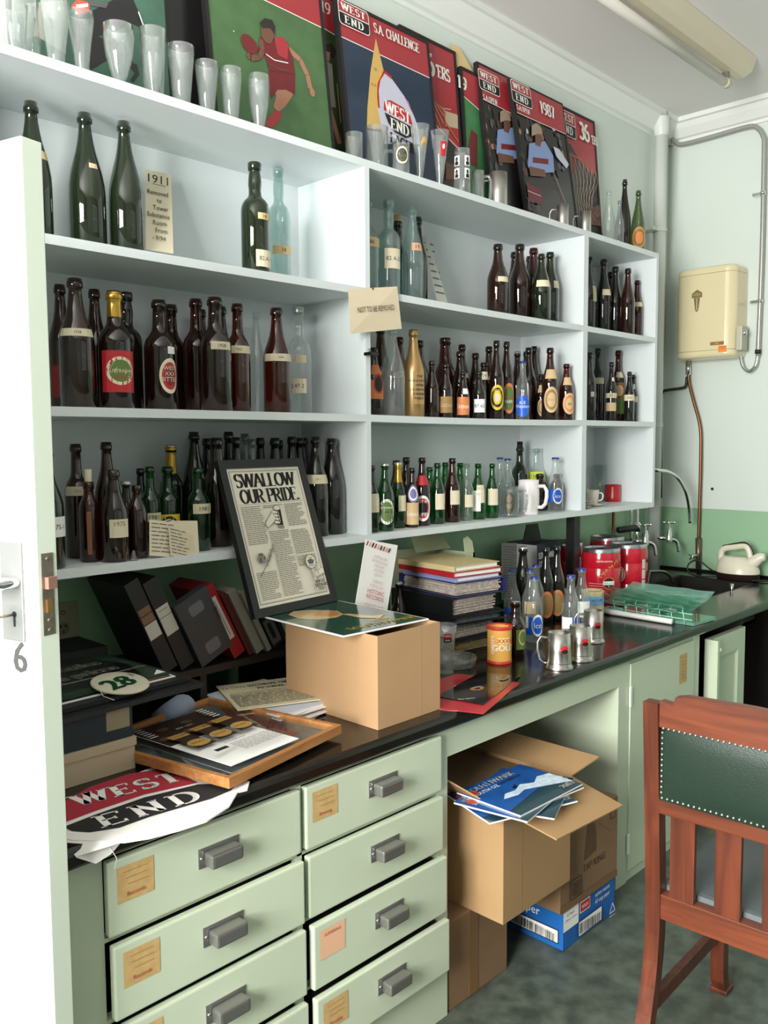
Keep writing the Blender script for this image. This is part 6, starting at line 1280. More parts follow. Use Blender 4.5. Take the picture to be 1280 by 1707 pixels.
def db(A): c = Q2(795, 1150); A.ell(c[0], c[1], .026, .016, mat('print_amber', '#a8702e', .4)); A.ell(c[0]+.004, c[1]+.004, .020, .010, mat('print_grey_white', '#9a958e', .4)); A.ell(c[0], c[1]-.002, .012, .007, PBLK); c = Q2(772, 1171); A.text('fine spirits', c[0]+.02, c[1]+.005, .008, WH, rot=-32); c = Q2(840, 1133); A.ell(c[0], c[1], .03, .012, mat('print_amber', '#a8702e', .4), rot=20); A.ell(c[0]+.005, c[1]+.003, .02, .008, PGREY, rot=20)
sheet([(728, 1163), (800, 1123), (868, 1128), (806, 1177)], Z0+.002, mat('leaflet_black', '#0d0d0e', .12, coat=.6), 'black_leaflet', 'glossy black leaflet with beer swirl lying on the red leaflet', db, cat='leaflet')
# kegs
KR = mat('keg_red', '#b7162a', .2, coat=.5); KS = mat('keg_rim_steel', '#a9abad', .25, .95)
def keg(px, pt, label, front=False, H=.25):
    p = at(px, pt, 2, BZ+H); x, y = float(p[0]), min(float(p[1]), -.09); R = .082
    t = thing('beer_keg', label, 'keg', (x, y, Z0), 0, 'red mini kegs on the bench')
    MB().lathe([(R*.97, .012), (R, .02), (R, H*.30), (R*.985, H*.31), (R, H*.32), (R, H*.66), (R*.985, H*.67), (R, H*.68), (R, H*.84), (R*.96, H*.93)], KR, (x, y, Z0), cap0=False, seg=40).build('drum', t)
    MB().lathe([(R*.93, 0), (R*.95, .003), (R*.97, .013)], KS, (x, y, Z0), seg=40).build('bottom_rim', t)
    MB().lathe([(R*.965, H*.925), (R*.965, H*.985), (R*.92, H), (R*.87, H*.985), (R*.86, H*.955), (R*.3, H*.95), (R*.28, H*.965), (0, H*.965)], KS, (x, y, Z0), cap0=False, seg=40).build('top_rim', t)
    MB().lathe([(R*.27, H*.966), (R*.26, H*.975), (0, H*.975)], BK, (x, y, Z0), cap0=False).build('bung', t)
    if front:
        def art(A, W, h):
            A.text('LIMITED EDITION', .004, h*.92, .006, WH); 
            for k, c_ in enumerate('CAPTAIN'): A.text(c_, -.012+k*.012, h*.22+k*.010, .016, GLDP)
            qell(A, .022, -h*.15, .026, .026, GLDP); qell(A, .022, -h*.15, .024, .024, mat('keg_badge_dark', '#7d1620', .3)); qell(A, .022, -h*.15, .019, .019, BK); qrect(A, -.002, -h*.15-.007, .046, -h*.15+.008, WH); A.text('DRAUGHT', .022, -h*.15, .009, BK, sx=.85); A.text('5L', .022, -h*.15-.013, .006, WH)
            for k in range(5): A.line([(-.062+q*.012, -h*(.18+.12*k)) for q in range(6)], .0010, WH)
            for k, c_ in enumerate('RESERVE'): A.text(c_, .0+k*.009, -h*.72, .010, GLDP)
        patch(t, x, y, Z0, H, R, [(1.003, 0), (1.003, 1)], .14, .82, 8, 60, art, 'printed_badge')
    else:
        def art(A, W, h):
            qell(A, -.045, 0, .020, .032, WH); qell(A, -.045, 0, .017, .029, KR); qell(A, -.045, 0, .013, .024, WH); A.text('J', -.045, 0, .03, BK)
            for k in range(3): qrect(A, .050, -.065+k*.045, .070, -.025+k*.045, mat('keg_panel_white', '#c9c4be', .4)); 
        patch(t, x, y, Z0, H, R, [(1.003, 0), (1.003, 1)], .14, .82, 8, 60, art, 'printed_badge')
keg(1002, 912, 'red mini keg lettered CAPTAIN with round DRAUGHT badge, nearest of the kegs', True)
keg(1048, 905, 'red mini keg with white panels at its right side, nearest the taps')
keg(1012, 893, 'red mini keg at the back behind the two nearest kegs')
keg(942, 902, 'red mini keg standing behind the black post')
# tin
p = at(999, 1036, 2, BZ); x, y = float(p[0]), float(p[1])+.03; R, H = .043, .118; TC = mat('tin_cream', '#cbbb8e', .35); t = thing('food_tin', 'old cream and blue printed tin between the mugs and the kegs', 'tin', (x, y, Z0))
MB().lathe([(R, 0), (R, .004), (R*.98, .006), (R*.98, H-.006), (R, H-.004), (R, H), (R*.96, H), (R*.94, H-.004), (0, H-.004)], TC, (x, y, Z0), seg=36).build('can', t)
patch(t, x, y, Z0, H, R, [(1, 0), (1, 1)], .06, .92, 10, 62, lambda A, W, h: (qrect(A, -W, h*.15, W, h*.85, mat('tin_blue', '#6f9cc2', .4)), A.text('VACCUM', .006, h*.55, .009, INK), qell(A, -.028, -h*.05, .012, .022, mat('tin_figure', '#4a4526', .5)), qrect(A, -W, -h*.85, W, -h*.35, TC), A.text('TOBACCO', .008, -h*.45, .008, RD), A.line([(-W*.8+q*.012, -h*.65) for q in range(8)], .004, RD)), 'printed_paper')
# ------------------------------------------------------------------ glass trays and towel
t0 = Vector((*lay(1025, 1022, .835), .8293)); t1 = Vector((*lay(1150, 1042, .835), .8293)); ug = (t1-t0).normalized(); vg = Vector((-ug.y, ug.x, 0)); 
if vg.x < 0: vg = -vg
def gtray(k, label):
    off = Vector((0, 0, .078+.016*k)); M = frame(tuple(t0+ug*(-.035+.012*k)+vg*(.01+.02*k)+off), ug, vg)
    if (ug.cross(vg)).z < 0: M = frame(tuple(t0+ug*(-.035+.012*k)+vg*(.01+.02*k)+off), vg, ug)
    L_, W_2 = .36, .17; vs = []; fs = []; nx_, ny_ = 24, 6
    for i in range(nx_+1):
        for j in range(ny_+1):
            s = i/nx_; q = j/ny_; a_ = L_*s; b_ = W_2*q+(.008*math.cos(s*6*math.pi) if j in (0, ny_) else 0); h_ = .032*(2*abs(q-.5))**2.2-.006*k*.3
            vs.append((b_, a_, h_) if (ug.cross(vg)).z < 0 else (a_, b_, h_))
    for i in range(nx_):
        for j in range(ny_): a = i*(ny_+1)+j; fs.append((a, a+1, a+ny_+2, a+ny_+1))
    t = thing('glass_tray', label, 'tray', M=M, group='stacked green glass trays'); m = MB().add(vs, fs, PLG, None, True); m.build('tray_body', t, local=True)
    return t
one(MB().box((0, 0, 0), (.36, .175, .012), PLG, frame(tuple(t0+ug*-.03+vg*.015+Vector((0, 0, 0))), ug, vg)), 'glass_tray', 'lowest clear green glass tray lying flat on the bench by the towel', 'tray', tuple(t0), 'stacked green glass trays')
for k, lb in enumerate(('second green glass tray up in the stack by the sink', 'third green glass tray up in the stack by the sink', 'fourth green glass tray up in the stack by the sink', 'topmost scalloped green glass tray of the stack by the sink')): gtray(k-3.2+.0, lb) if 0 else gtray(k-3.0, lb)
rb = MB()
for h_ in (.024, .046):
    for sgn in (0,): rb.tube([tuple(t0+ug*(-.03+.0)+vg*(.004)+Vector((0, 0, h_))), tuple(t0+ug*.33+vg*.004+Vector((0, 0, h_)))], .0022, mat('tray_rib_green', '#7fcdb2', .3))
for q in range(7): rb.tube([tuple(t0+ug*(.0+q*.05)+vg*.004+Vector((0, 0, .004))), tuple(t0+ug*(-.01+q*.05)+vg*.002+Vector((0, 0, .06)))], .0018, MATS['tray_rib_green'])
one(rb, 'tray_rack', 'pale green ribbed front of the glass tray stack', 'rack', tuple(t0))
TW = mat('towel_white', '#e9e7e4', .95, bump=.6, bs=500); m = MB(); m.tube([tuple(t0+ug*a_+vg*-.018+Vector((0, 0, .012))) for a_ in (-.06, -.02, .08, .18, .26)], [.010, .013, .012, .0125, .012], TW, flat=.9, seg=12); m.box((-.07, -.012, 0), (.0, .06, .02), TW, frame(tuple(t0), ug, vg), bev=.006); one(m, 'towel', 'rolled white towel lying in front of the green glass trays', 'towel', tuple(t0))
# ------------------------------------------------------------------ boxes in the kneehole
def openbox(nm, lb, x0, x1, y0, y1, z0, z1, m, fill=.02, cat='box'):
    t = thing(nm, lb, cat, ((x0+x1)/2, (y0+y1)/2, z0)); q = MB(); e = .004
    q.box((x0+e, y0+e, z0), (x1-e, y1-e, z0+e), m); q.box((x0, y0, z0), (x1, y0+e, z1), m); q.box((x0, y1-e, z0), (x1, y1, z1), m); q.box((x0, y0+e, z0), (x0+e, y1-e, z1), m); q.box((x1-e, y0+e, z0), (x1, y1-e, z1), m); q.build('box_walls', t); return t
KB = mat('cardboard_mid', '#a08058', .8, var=.04, vs=4); KB2 = mat('cardboard_brown', '#7d6145', .85, var=.05, vs=5); TAPE = mat('packing_tape', '#7a5a3a', .35)
t = thing('cardboard_box', 'closed brown cardboard box on the floor in the kneehole under the open one', 'box', (.28, -.62, 0)); MB().box((.150, -.797, .001), (.412, -.42, .248), KB2, bev=.002).build('carton', t); MB().box((.235, -.7985, .002), (.275, -.797, .2475), TAPE).build('packing_tape', t)
bx = (.240, .566, -.908, -.47, .2495, .564)
t = openbox('cardboard_box', 'large open cardboard box with flaps out, holding magazines, jutting from the kneehole', *bx, KB)
MB().box((bx[0]+.006, bx[2]+.006, bx[4]+.006), (bx[1]-.006, bx[3]-.006, bx[5]-.012), KB2).build('packed_contents', t)
MB().box((bx[0]+.085, bx[2]-.0003, bx[4]+.002), (bx[0]+.0865, bx[2], bx[5]-.002), KB2).build('fold_line', t)
def flap(pts, lb):
    m = MB(); n = len(pts); nn = (Vector(pts[1])-Vector(pts[0])).cross(Vector(pts[2])-Vector(pts[0])).normalized()*.004
    if nn.z < 0: nn = -nn
    m.add([tuple(Vector(p)) for p in pts]+[tuple(Vector(p)-nn) for p in pts], [tuple(range(n)), tuple(range(n, 2*n))[::-1]]+[(i, n+i, n+(i+1) % n, (i+1) % n) for i in range(n)], KB); o = m.build('flap', t); o['label'] = lb
z1 = bx[5]
f1 = at(928, 1399, 2, z1-.035); f2 = at(1038.5, 1342, 2, z1-.035)
flap([(bx[0], bx[2], z1), (bx[1], bx[2], z1), (float(f2[0]), float(f2[1]), z1-.035), (float(f1[0]), float(f1[1]), z1-.035)], 'front flap folded outwards')
g1 = at(999, 1261, 2, z1+.03); flap([(bx[1], bx[2], z1), (bx[1], bx[3], z1), (bx[1]+.12, bx[3]-.02, z1+.03), (float(g1[0]), float(g1[1]), z1+.03)], 'right flap standing out')
flap([(bx[0], bx[2]+.02, z1), (bx[0], bx[3], z1), (bx[0]-.085, bx[3], z1+.075), (bx[0]-.085, bx[2]+.12, z1+.075)], 'left flap folded up')
# magazines
MBL = mat('magazine_blue', '#2458a0', .25, coat=.4, var=.2, vs=14); MTL = mat('magazine_teal', '#173c4c', .25, coat=.4); SURF = mat('magazine_foam', '#c4d3e2', .4, var=.15, vs=60)
def mg(k, cx, cy, yaw, lb, full=True):
    W, H = .285, .21; z = z1+.001+.0048*k
    M = Matrix.Translation((cx, cy, z)) @ Matrix.Rotation(math.radians(yaw), 4, 'Z') @ Matrix.Translation((-W/2, -H/2, 0)); t = thing('magazine', lb, 'magazine', M=M, group='surf magazines on the open cardboard box'); MB().box((0, 0, 0), (W, H, .004), WHITEP).build('pages', t, local=True)
    m = MB(); A = Art(m, Matrix.Translation((0, 0, .004)), eps=.0003); A.rect(0, 0, W, H, MBL); A.poly([(0, 0), (W, 0), (W, .05), (W*.6, .07), (0, .035)], MTL)
    A.poly([(.05, .09), (.10, .08), (.14, .09), (.19, .07), (W, .03), (W, .11), (.24, .12), (.20, .10), (.16, .12), (.12, .105), (.08, .11)], SURF); A.ell(.135, .118, .010, .005, PBLK); A.line([(.128, .118), (.150, .128)], .003, PBLK)
    for q in (0, .0012): A.text('SOUTHWARK', W*.40+q, H-.024, .022, WH, up=0)
    A.z += .0003; A.text('SOUTH OZ', W*.22, H-.052, .014, WH); A.text('SURF SEARCH', W*.58, H-.050, .011, BK); A.ell(.022, H-.040, .013, .013, mat('magazine_emblem', '#c4482e', .4))
    for q in (0, .001): A.text('2003', W-.040+q, .024, .020, WH, up=0)
    m.build('cover', t, local=True)
c = sum(at(*p, 2, z1+.02) for p in ((862, 1281), (945, 1294), (893, 1367), (766, 1330)))/4; mx, my = float(c[0]), float(c[1])
random.seed(2)
for k, (dx, dy, yw_, lb) in enumerate([(-.03, .01, -18, 'lowest blue surf magazine in the fan on the open box'), (.02, -.005, 22, 'second lowest blue surf magazine in the fan'), (.015, .01, -6, 'third surf magazine up in the fan on the box'), (-.03, .0, 10, 'surf magazine just under the topmost, twisted to the left'), (.0, .0, -1, 'topmost blue surf magazine with breaking wave and 2003')]): mg(k, mx+dx, my+dy, yw_, lb)
# paper carton + tap box
BLU2 = mat('carton_blue', '#1b5fa8', .45); PBX = (.597, .903, -.868, -.44, .001, .1265)
t = thing('paper_carton', 'blue and white A3 copy paper carton on the floor at the kneehole right', 'box', (.75, -.65, 0)); MB().box((PBX[0], PBX[2], .001), (PBX[1], PBX[3], PBX[5]), BLU2, bev=.002).build('carton', t)
m = MB(); A = Art(m, frame((PBX[0], PBX[2]-.0005, 0), (1, 0, 0), (0, 0, 1))); A.rect(0, .058, .085, .126, WHITEP); A.text('A3 Paper', .04, .105, .008, PGREY); A.text('500mm x 5 reams', .042, .090, .006, PGREY)
A.rect(.09, .082, .150, .118, WH); A.rect(.093, .085, .147, .115, RD); A.text('REFLEX', .12, .100, .010, WH, sx=.8); A.text('carbon neutral', .222, .108, .013, WH, sx=.8); A.text('A3 copy paper', .222, .086, .013, WH, sx=.8)
A.rect(.080, .012, .218, .060, BK); A.rect(.082, .014, .216, .058, WH); random.seed(9)
for q in range(30): A.rect(.086+q*.0042, .020, .086+q*.0042+random.choice([.001, .002, .003]), .054, BK)
A.line([(.245, .025), (.262, .055), (.279, .025), (.245, .025)], .003, WH); A.text('RECYCLE', .262, .014, .005, WH); m.build('printed_front', t)
m = MB(); A = Art(m, frame((PBX[0]-.0005, PBX[2]+.25, 0), (0, -1, 0), (0, 0, 1))); A.text('paper', .125, .095, .026, WH); A.rect(.05, .018, .235, .062, BK); A.rect(.053, .021, .232, .059, WH)
for q in range(38): A.rect(.058+q*.0045, .027, .058+q*.0045+random.choice([.001, .002, .003]), .055, BK)
m.build('printed_side', t)
t = thing('beer_carton', 'brown cardboard carton printed TAP KING standing on the blue paper carton', 'box', (.75, -.65, .127)); MB().box((.572, -.873, .1275), (.905, -.46, .392), KB2, bev=.002).build('carton', t)
m = MB(); A = Art(m, frame((.572, -.8736, .1275), (1, 0, 0), (0, 0, 1))); DKP = mat('carton_print', '#3a2a20', .8); A.text('TAP KING', .19, .095, .022, DKP, sx=.95); A.poly([(.13, .12), (.20, .13), (.195, .20), (.175, .245), (.15, .24), (.14, .18)], mat('carton_print_soft', '#5d432d', .8)); A.rect(.285, .20, .315, .235, DKP); A.rect(.288, .203, .312, .232, KB2); A.line([(.205, .12), (.205, .24)], .0015, KB); A.line([(.21, .215), (.28, .165)], .0012, DKP)
A.rect(.0, .0, .33, .022, TAPE); A.rect(.05, .025, .11, .085, DKP); A.rect(.053, .028, .107, .082, KB2); [A.rect(.056+q*.005, .032, .0585+q*.005, .078, DKP) for q in range(10)]; m.build('printed_front', t)
# ------------------------------------------------------------------ chair
CW1 = wood('chair_wood', '#461e10', '#70361f', 'Z', 7, .38); CWX = wood('chair_wood_rail', '#4e2212', '#7a3d23', 'X', 7, .38); LEA = mat('leather_green', '#182b20', .38, bump=.15, bs=350); SEATG = mat('seat_vinyl_grey', '#50585a', .5, bump=.1, bs=200); STUD = mat('stud_metal', '#c9cbbb', .25, .9)
CHM = frame((.31, -1.290, 0), (.035, -1, 0), (1, .035, 0))
ch = thing('wooden_chair', 'red-brown wooden chair with green leather back panel and brass studs, facing away', 'chair', M=CHM)
CWD = .47
def sweep(path, su_, sv, m):
    """square bar through points (u, v, z), section su_ x sv"""
    vs = []; fs = []
    for (u, v, z) in path: vs += [(u-su_/2, v-sv/2, z), (u+su_/2, v-sv/2, z), (u+su_/2, v+sv/2, z), (u-su_/2, v+sv/2, z)]
    n = len(path)
    for i in range(n-1):
        for k in range(4): l = (k+1) % 4; fs.append((i*4+k, i*4+l, i*4+4+l, i*4+4+k))
    fs += [(3, 2, 1, 0), (n*4-4, n*4-3, n*4-2, n*4-1)]; m.add(vs, fs, CW1); return m
lean_ = lambda z: -.035*max(0, (z-.45)/.5)
for u in (.012, CWD-.012):
    pth_ = [(u, -.105+.105*math.sin(min(1, z/.40)*math.pi/2), z) for z in (0, .06, .12, .18, .24, .30, .36, .42)]+[(u, lean_(z), z) for z in (.46, .6, .75, .9, .930)]
    m = MB(); sweep(pth_, .036, .034, m); m.build('rear_leg', ch, local=True)
    m = MB(); vs = []
    sweep([(u, .44, .002), (u, .435, .012), (u, .42, .04), (u, .415, .08), (u, .41, .44)], .036, .036, m); m.box((u-.024, .412, 0), (u+.024, .462, .014), CW1, bev=.004); m.build('front_leg', ch, local=True)
    MB().box((u-.010, .0, .170), (u+.010, .41, .205), CW1).build('stretcher', ch, local=True)
    MB().box((u-.011, .012, .385), (u+.011, .41, .445), CW1).build('seat_rail', ch, local=True)
MB().box((.02, .39, .385), (CWD-.02, .425, .445), CWX).build('seat_rail', ch, local=True)
MB().box((.028, -.014, .405), (CWD-.028, .014, .465), CWX, bev=.002).build('rear_seat_rail', ch, local=True)
# crest: profile with stepped top
prf = [(.03, .875), (CWD-.03, .875), (CWD-.03, .935), (CWD-.062, .932), (CWD-.066, .950), (CWD-.09, .956), (CWD*.5, .960), (.09, .956), (.066, .950), (.062, .932), (.03, .935)]
m = MB(); m.prism([(a, b_) for a, b_ in prf], .026, CWX, Matrix(((1, 0, 0, 0), (0, 0, -1, -.015), (0, 1, 0, 0), (0, 0, 0, 1)))); m.build('crest_rail', ch, local=True)
MB().box((.028, -.034, .668), (CWD-.028, -.010, .706), CWX, bev=.003).build('mid_rail', ch, local=True)
T_ = Matrix(((1, 0, 0, 0), (0, 0, -1, -.040), (0, 1, 0, 0), (0, 0, 0, 1)))
vs = []; fs = []; nu_, nv_ = 16, 8
for i in range(nu_+1):
    for j in range(nv_+1):
        a, b_ = i/nu_, j/nv_; vs.append((.032+(CWD-.064)*a, -.036-.009*math.sin(math.pi*a)**.5*math.sin(math.pi*b_)**.5+.0*b_, .702+.178*b_))
for i in range(nu_):
    for j in range(nv_): q = i*(nv_+1)+j; fs.append((q, q+nv_+1, q+nv_+2, q+1))
m = MB(); m.add(vs, fs, LEA, None, True); m.box((.032, -.036, .702), (CWD-.032, -.012, .880), LEA); bp = m.build('back_panel', ch, local=True)
m = MB()
def stud(u, z): m.lathe([(.0034, 0), (.0028, .0018), (.0012, .003), (0, .0032)], STUD, T=Matrix(((1, 0, 0, u), (0, 0, -1, -.040), (0, 1, 0, z), (0, 0, 0, 1))), seg=8, cap0=False)
k = 0
while .040+k*.0125 < CWD-.038: stud(.040+k*.0125, .874); stud(.040+k*.0125, .710); k += 1
for q in range(1, 13): stud(.038, .710+q*.0128); stud(CWD-.038, .710+q*.0128)
s_ = m.build('studs', bp, local=True); s_['kind'] = 'stuff'
for q in range(4):
    u = .078+q*.1045; MB().box((u-.029, -.012, .462), (u+.029, .002, .672), CW1, Matrix.Translation((0, 0, 0)) @ Matrix.Shear('XY', 4, (0, 0)) if 0 else None, bev=.002).build('back_slat', ch, local=True)
m = MB(); m.box((.012, .018, .438), (CWD-.012, .43, .478), SEATG, bev=.014); m.build('seat', ch, local=True)
# ------------------------------------------------------------------ plumbing in the corner
WPN = mat('pipe_paint', '#d3d8d2', .4)
t = thing('waste_pipe', 'thick pale painted vertical pipe in the corner from bench to ceiling', 'pipe', (2.722, -.062, BZ))
MB().tube([(2.722, -.062, BZ+.001), (2.722, -.062, 3.195)], .032, WPN, seg=20).build('pipe', t)
for z in (2.60, 1.6): MB().lathe([(.037, 0), (.037, .02)], WPN, (2.722, -.062, z), seg=20, cap1=True).build('bracket', t); MB().box((2.63, -.07, z), (2.70, -.001, z+.016), WPN).build('bracket_arm', t)
MB().lathe([(.032, 0), (.038, .02), (.038, .09)], WPN, (2.722, -.062, 3.08), seg=20).build('collar', t)
HX = mat('heater_enamel', '#dccfa8', .22, coat=.4)
hy0, hy1, hz0, hz1, hx0, hx1 = -.436, -.125, 1.945, 2.405, 2.775, 2.935
t = thing('water_heater', 'cream enamel wall water heater with rounded edges above the sink', 'water heater', (2.84, -.32, hz0))
def rplan(ins, r): 
    y0, y1, x0 = hy0+ins, hy1-ins, hx0+ins; p = [(hx1, y1)]
    p += [(x0+r+r*math.cos(a)*1, y1-r+r*math.sin(a)) for a in [math.radians(90+9*k) for k in range(11)]]
    p += [(x0+r+r*math.cos(a), y0+r+r*math.sin(a)) for a in [math.radians(180+9*k) for k in range(11)]]
    return p+[(hx1, y0)]
def loft(m, rings, mt):
    n = len(rings[0][0]); vs = [(x, y, z) for pl_, z in rings for x, y in pl_]
    fs = [(i*n+k, i*n+(k+1) % n, (i+1)*n+(k+1) % n, (i+1)*n+k) for i in range(len(rings)-1) for k in range(n)]
    m.add(vs, fs, mt, None, False); m.add([(x, y, rings[0][1]) for x, y in rings[0][0]], [tuple(range(n))[::-1]], mt); m.add([(x, y, rings[-1][1]) for x, y in rings[-1][0]], [tuple(range(n))], mt)
m = MB(); loft(m, [(rplan(0, .055), hz0+.038), (rplan(0, .055), hz1-.040)], HX); m.build('jacket', t)
m = MB(); loft(m, [(rplan(0, .055), hz1-.0385), (rplan(0, .055), hz1-.020), (rplan(.004, .052), hz1-.010), (rplan(.014, .045), hz1-.003), (rplan(.028, .04), hz1)], HX); m.build('top_cap', t)
m = MB(); loft(m, [(rplan(.020, .04), hz0), (rplan(.006, .05), hz0+.006), (rplan(0, .055), hz0+.016), (rplan(0, .055), hz0+.0365)], HX); m.build('bottom_cap', t)
fx = frame((hx0-.0005, -.30, 2.2), (0, -1, 0), (0, 0, 1))
EM = mat('emblem_bronze', '#8f7f58', .35, .5); m = MB(); A = Art(m, fx @ Matrix.Scale(1.35, 4)); A.poly([(-.06, .055), (-.04, .068), (-.02, .055), (-.02, .038), (-.06, .038)], EM); A.ell(-.04, .050, .016, .006, BRP); A.poly([(-.052, .037), (-.028, .037), (-.034, -.008), (-.040, -.016), (-.046, -.008)], EM); A.line([(-.040, .035), (-.040, -.008)], .003, mat('emblem_light', '#c9bb90', .4)); m.build('emblem', t)
m = MB(); A = Art(m, fx); A.rect(.020, -.195, .090, -.178, mat('heater_plate_brown', '#96622f', .5)); A.text('230V', .055, -.1865, .007, TAN); m.build('rating_plate', t)
m = MB(); A = Art(m, fx); A.rect(.062, -.232, .104, -.200, mat('sticker_orange', '#f08a35', .5)); A.text('WARNING', .083, -.207, .005, INK); A.line([(.068, -.216), (.098, -.216)], .001, INK); m.build('warning_sticker', t)
MB().box((2.81, -.464, 1.975), (2.885, -.436, 2.095), mat('junction_grey', '#b7b7a4', .4), bev=.004).build('terminal_box', t); MB().lathe([(.012, 0), (.012, .012), (0, .014)], CHR, T=Matrix.Translation((2.84, -.464, 2.06)) @ Matrix.Rotation(math.radians(90), 4, 'X')).build('dial', t)
CON = mat('conduit_galvanised', '#a9a9a6', .4, .6)
def P29(*p, x=2.905): return [(x, float(at(a, b_, 0, x)[1]), float(at(a, b_, 0, x)[2])) for a, b_ in p]
def smooth(pts, n=4):
    o = []; P_ = [np.array(p) for p in pts]
    for i in range(len(P_)-1):
        a = P_[max(0, i-1)]; b_ = P_[i]; c = P_[i+1]; d = P_[min(len(P_)-1, i+2)]
        for k in range(n): s = k/n; o.append(tuple(.5*((2*b_)+(-a+c)*s+(2*a-5*b_+4*c-d)*s*s+(-a+3*b_-3*c+d)*s**3)))
    return o+[tuple(P_[-1])]
t = thing('conduit', 'grey steel conduit along the right wall dropping beside the heater', 'conduit', (2.905, -.5, 2.0))
MB().tube(smooth(P29((1117, 216), (1119, 229), (1127, 238), (1140, 240), (1190, 227), (1247, 211), (1263, 214), (1272, 228), (1273.5, 250), (1270, 420), (1264, 575), (1263.5, 592)), 5), .0115, CON, seg=12).build('pipe', t)
MB().tube(P29((1263.5, 583), (1263, 590)), .015, BK).build('collar', t)
MB().tube(smooth(P29((1263, 592), (1259, 610), (1249, 619), (1239, 612), (1235, 597), (1236, 586)), 5), .009, CHR, seg=10).build('flexible_hose', t)
for py, px_ in ((322, 1271.5), (502, 1267)): q = P29((px_, py))[0]; MB().tube([(2.905, q[1], q[2]-.008), (2.905, q[1], q[2]+.008)], .015, CHR).build('saddle_clip', t); MB().box((2.90, q[1], q[2]-.008), (2.939, q[1]+.05, q[2]+.006), CHR).build('saddle_arm', t)
t = thing('heater_pipes', 'copper and dark pipes running from the heater down to the sink valve', 'pipe', (2.905, -.2, BZ))
MB().tube(smooth(P29((1147, 600), (1147.5, 622), (1149, 640), (1157, 672), (1167, 712), (1168, 760), (1166, 840), (1164, 905)), 4), .0085, COP, seg=10).build('copper_pipe', t)
MB().tube(P29((1147, 603), (1147, 625)), .014, CHR).build('union_nut', t)
MB().tube(smooth(P29((1145, 628), (1143, 643), (1136, 647), (1115, 650), (1105, 653), (1102, 664), (1101.5, 700), (1101.5, 830)), 4), .008, mat('pipe_dark', '#2c2a28', .5), seg=10).build('dark_pipe', t)
MB().tube(P29((1164, 897), (1164, 948)), [.016, .014], mat('valve_bronze', '#77695a', .35, .8)).build('valve_body', t)
q = P29((1153, 928), x=2.86)[0]; q2 = P29((1164, 924))[0]; m = MB().tube([q, q2], .009, CHR); 
for a in (0, 90): dx, dz = .02*math.cos(math.radians(a+35)), .02*math.sin(math.radians(a+35)); m.tube([(q[0], q[1]-dx, q[2]-dz), (q[0], q[1]+dx, q[2]+dz)], .0035, CHR, seg=6)
m.build('stop_tap', t)
def bib(nm, lb, hx_, hy_, yp, wall_y=-.004, spx=None):
    c = at(hx_, hy_, 1, yp); x, z = float(c[0]), float(c[2]); t = thing('bib_tap', lb, 'tap', (x, yp, z-.1), 0, 'chrome bib taps on the back wall')
    m = MB()
    for a in (0, 90): dx, dy = .026*math.cos(math.radians(a+20)), .026*math.sin(math.radians(a+20)); m.tube([(x-dx, yp-dy, z), (x+dx, yp+dy, z)], [.006, .004, ][:2], CHR, seg=8); m.lathe([(.006, -.005), (.007, 0), (.006, .005)], CHR, (x-dx, yp-dy, z), seg=8, cap1=True); m.lathe([(.006, -.005), (.007, 0), (.006, .005)], CHR, (x+dx, yp+dy, z), seg=8, cap1=True)
    m.lathe([(.008, -.004), (.010, .004), (0, .007)], CHR, (x, yp, z), seg=12); m.build('cross_handle', t)
    MB().lathe([(.018, -.10), (.019, -.088), (.0165, -.08), (.017, -.05), (.013, -.042), (.012, -.030), (.0045, -.026), (.0045, 0)], CHR, (x, yp, z), seg=20).build('body', t)
    MB().tube([(x, yp, z-.085), (x, wall_y, z-.085)], .0095, CHR).build('inlet', t)
    MB().tube(smooth([(x, yp, z-.088), (x+.02, yp-.018, z-.092), (x+.032, yp-.030, z-.105), (x+.036, yp-.036, z-.135), (x+.037, yp-.038, z-.155)]), .0095, CHR, seg=12).build('spout', t)
bib('bib_tap', 'left chrome bib tap with cross handle in front of the painted pipe', 1076, 875, -.15)
bib('bib_tap', 'right chrome bib tap with cross handle, right of the painted pipe', 1115.5, 871, -.15)
t = thing('swan_tap', 'tall chrome swan neck spout curving out above the sink', 'tap', (2.60, -.1, 1.0)); ys_ = -.24
c = [at(a, b_, 1, ys_) for a, b_ in ((1095, 784), (1112, 786), (1130, 797), (1143, 820), (1149, 850), (1150, 872))]; c0 = at(1062, 800, 1, -.07)
MB().tube(smooth([(2.54, -.03, BZ+.004), (2.54, -.03, 1.20), (2.545, -.06, 1.34), (float(c[0][0])-.02, -.17, float(c[0][2])+.01)]+[tuple(float(v) for v in p) for p in c]), .009, CHR, seg=12).build('spout', t)
t = thing('mixer_pipework', 'chrome vertical pipe and valves on the green wall behind the kegs', 'pipe', (2.4, -.03, .9))
c = at(1062, 870, 1, -.05); m = MB().tube([(float(c[0]), -.05, BZ+.05), (float(c[0]), -.05, ZCs-TS-.03)], .008, CHR).tube([(float(c[0]), -.05, float(c[2])-.05), (float(c[0]), -.05, float(c[2]))], .017, CHR); m.build('chrome_pipe', t)
c2 = at(1022, 880, 1, -.02); MB().tube([(float(c2[0]), -.02, BZ+.002), (float(c2[0]), -.02, ZCs-TS-.002)], .008, COP).build('copper_pipe', t)
MB().tube([(float(c2[0])+.02, -.04, float(c[2])-.03), (float(c[0]), -.05, float(c[2])-.03)], .016, mat('valve_dark', '#3b3a38', .4, .7)).build('valve', t)
t = thing('low_tap', 'low dark curved spout tap at the near left corner of the sink', 'tap', (2.15, -.3, BZ)); c = [at(a, b_, 1, -.30) for a, b_ in ((1085, 953), (1105, 953), (1116, 960), (1122, 972))]
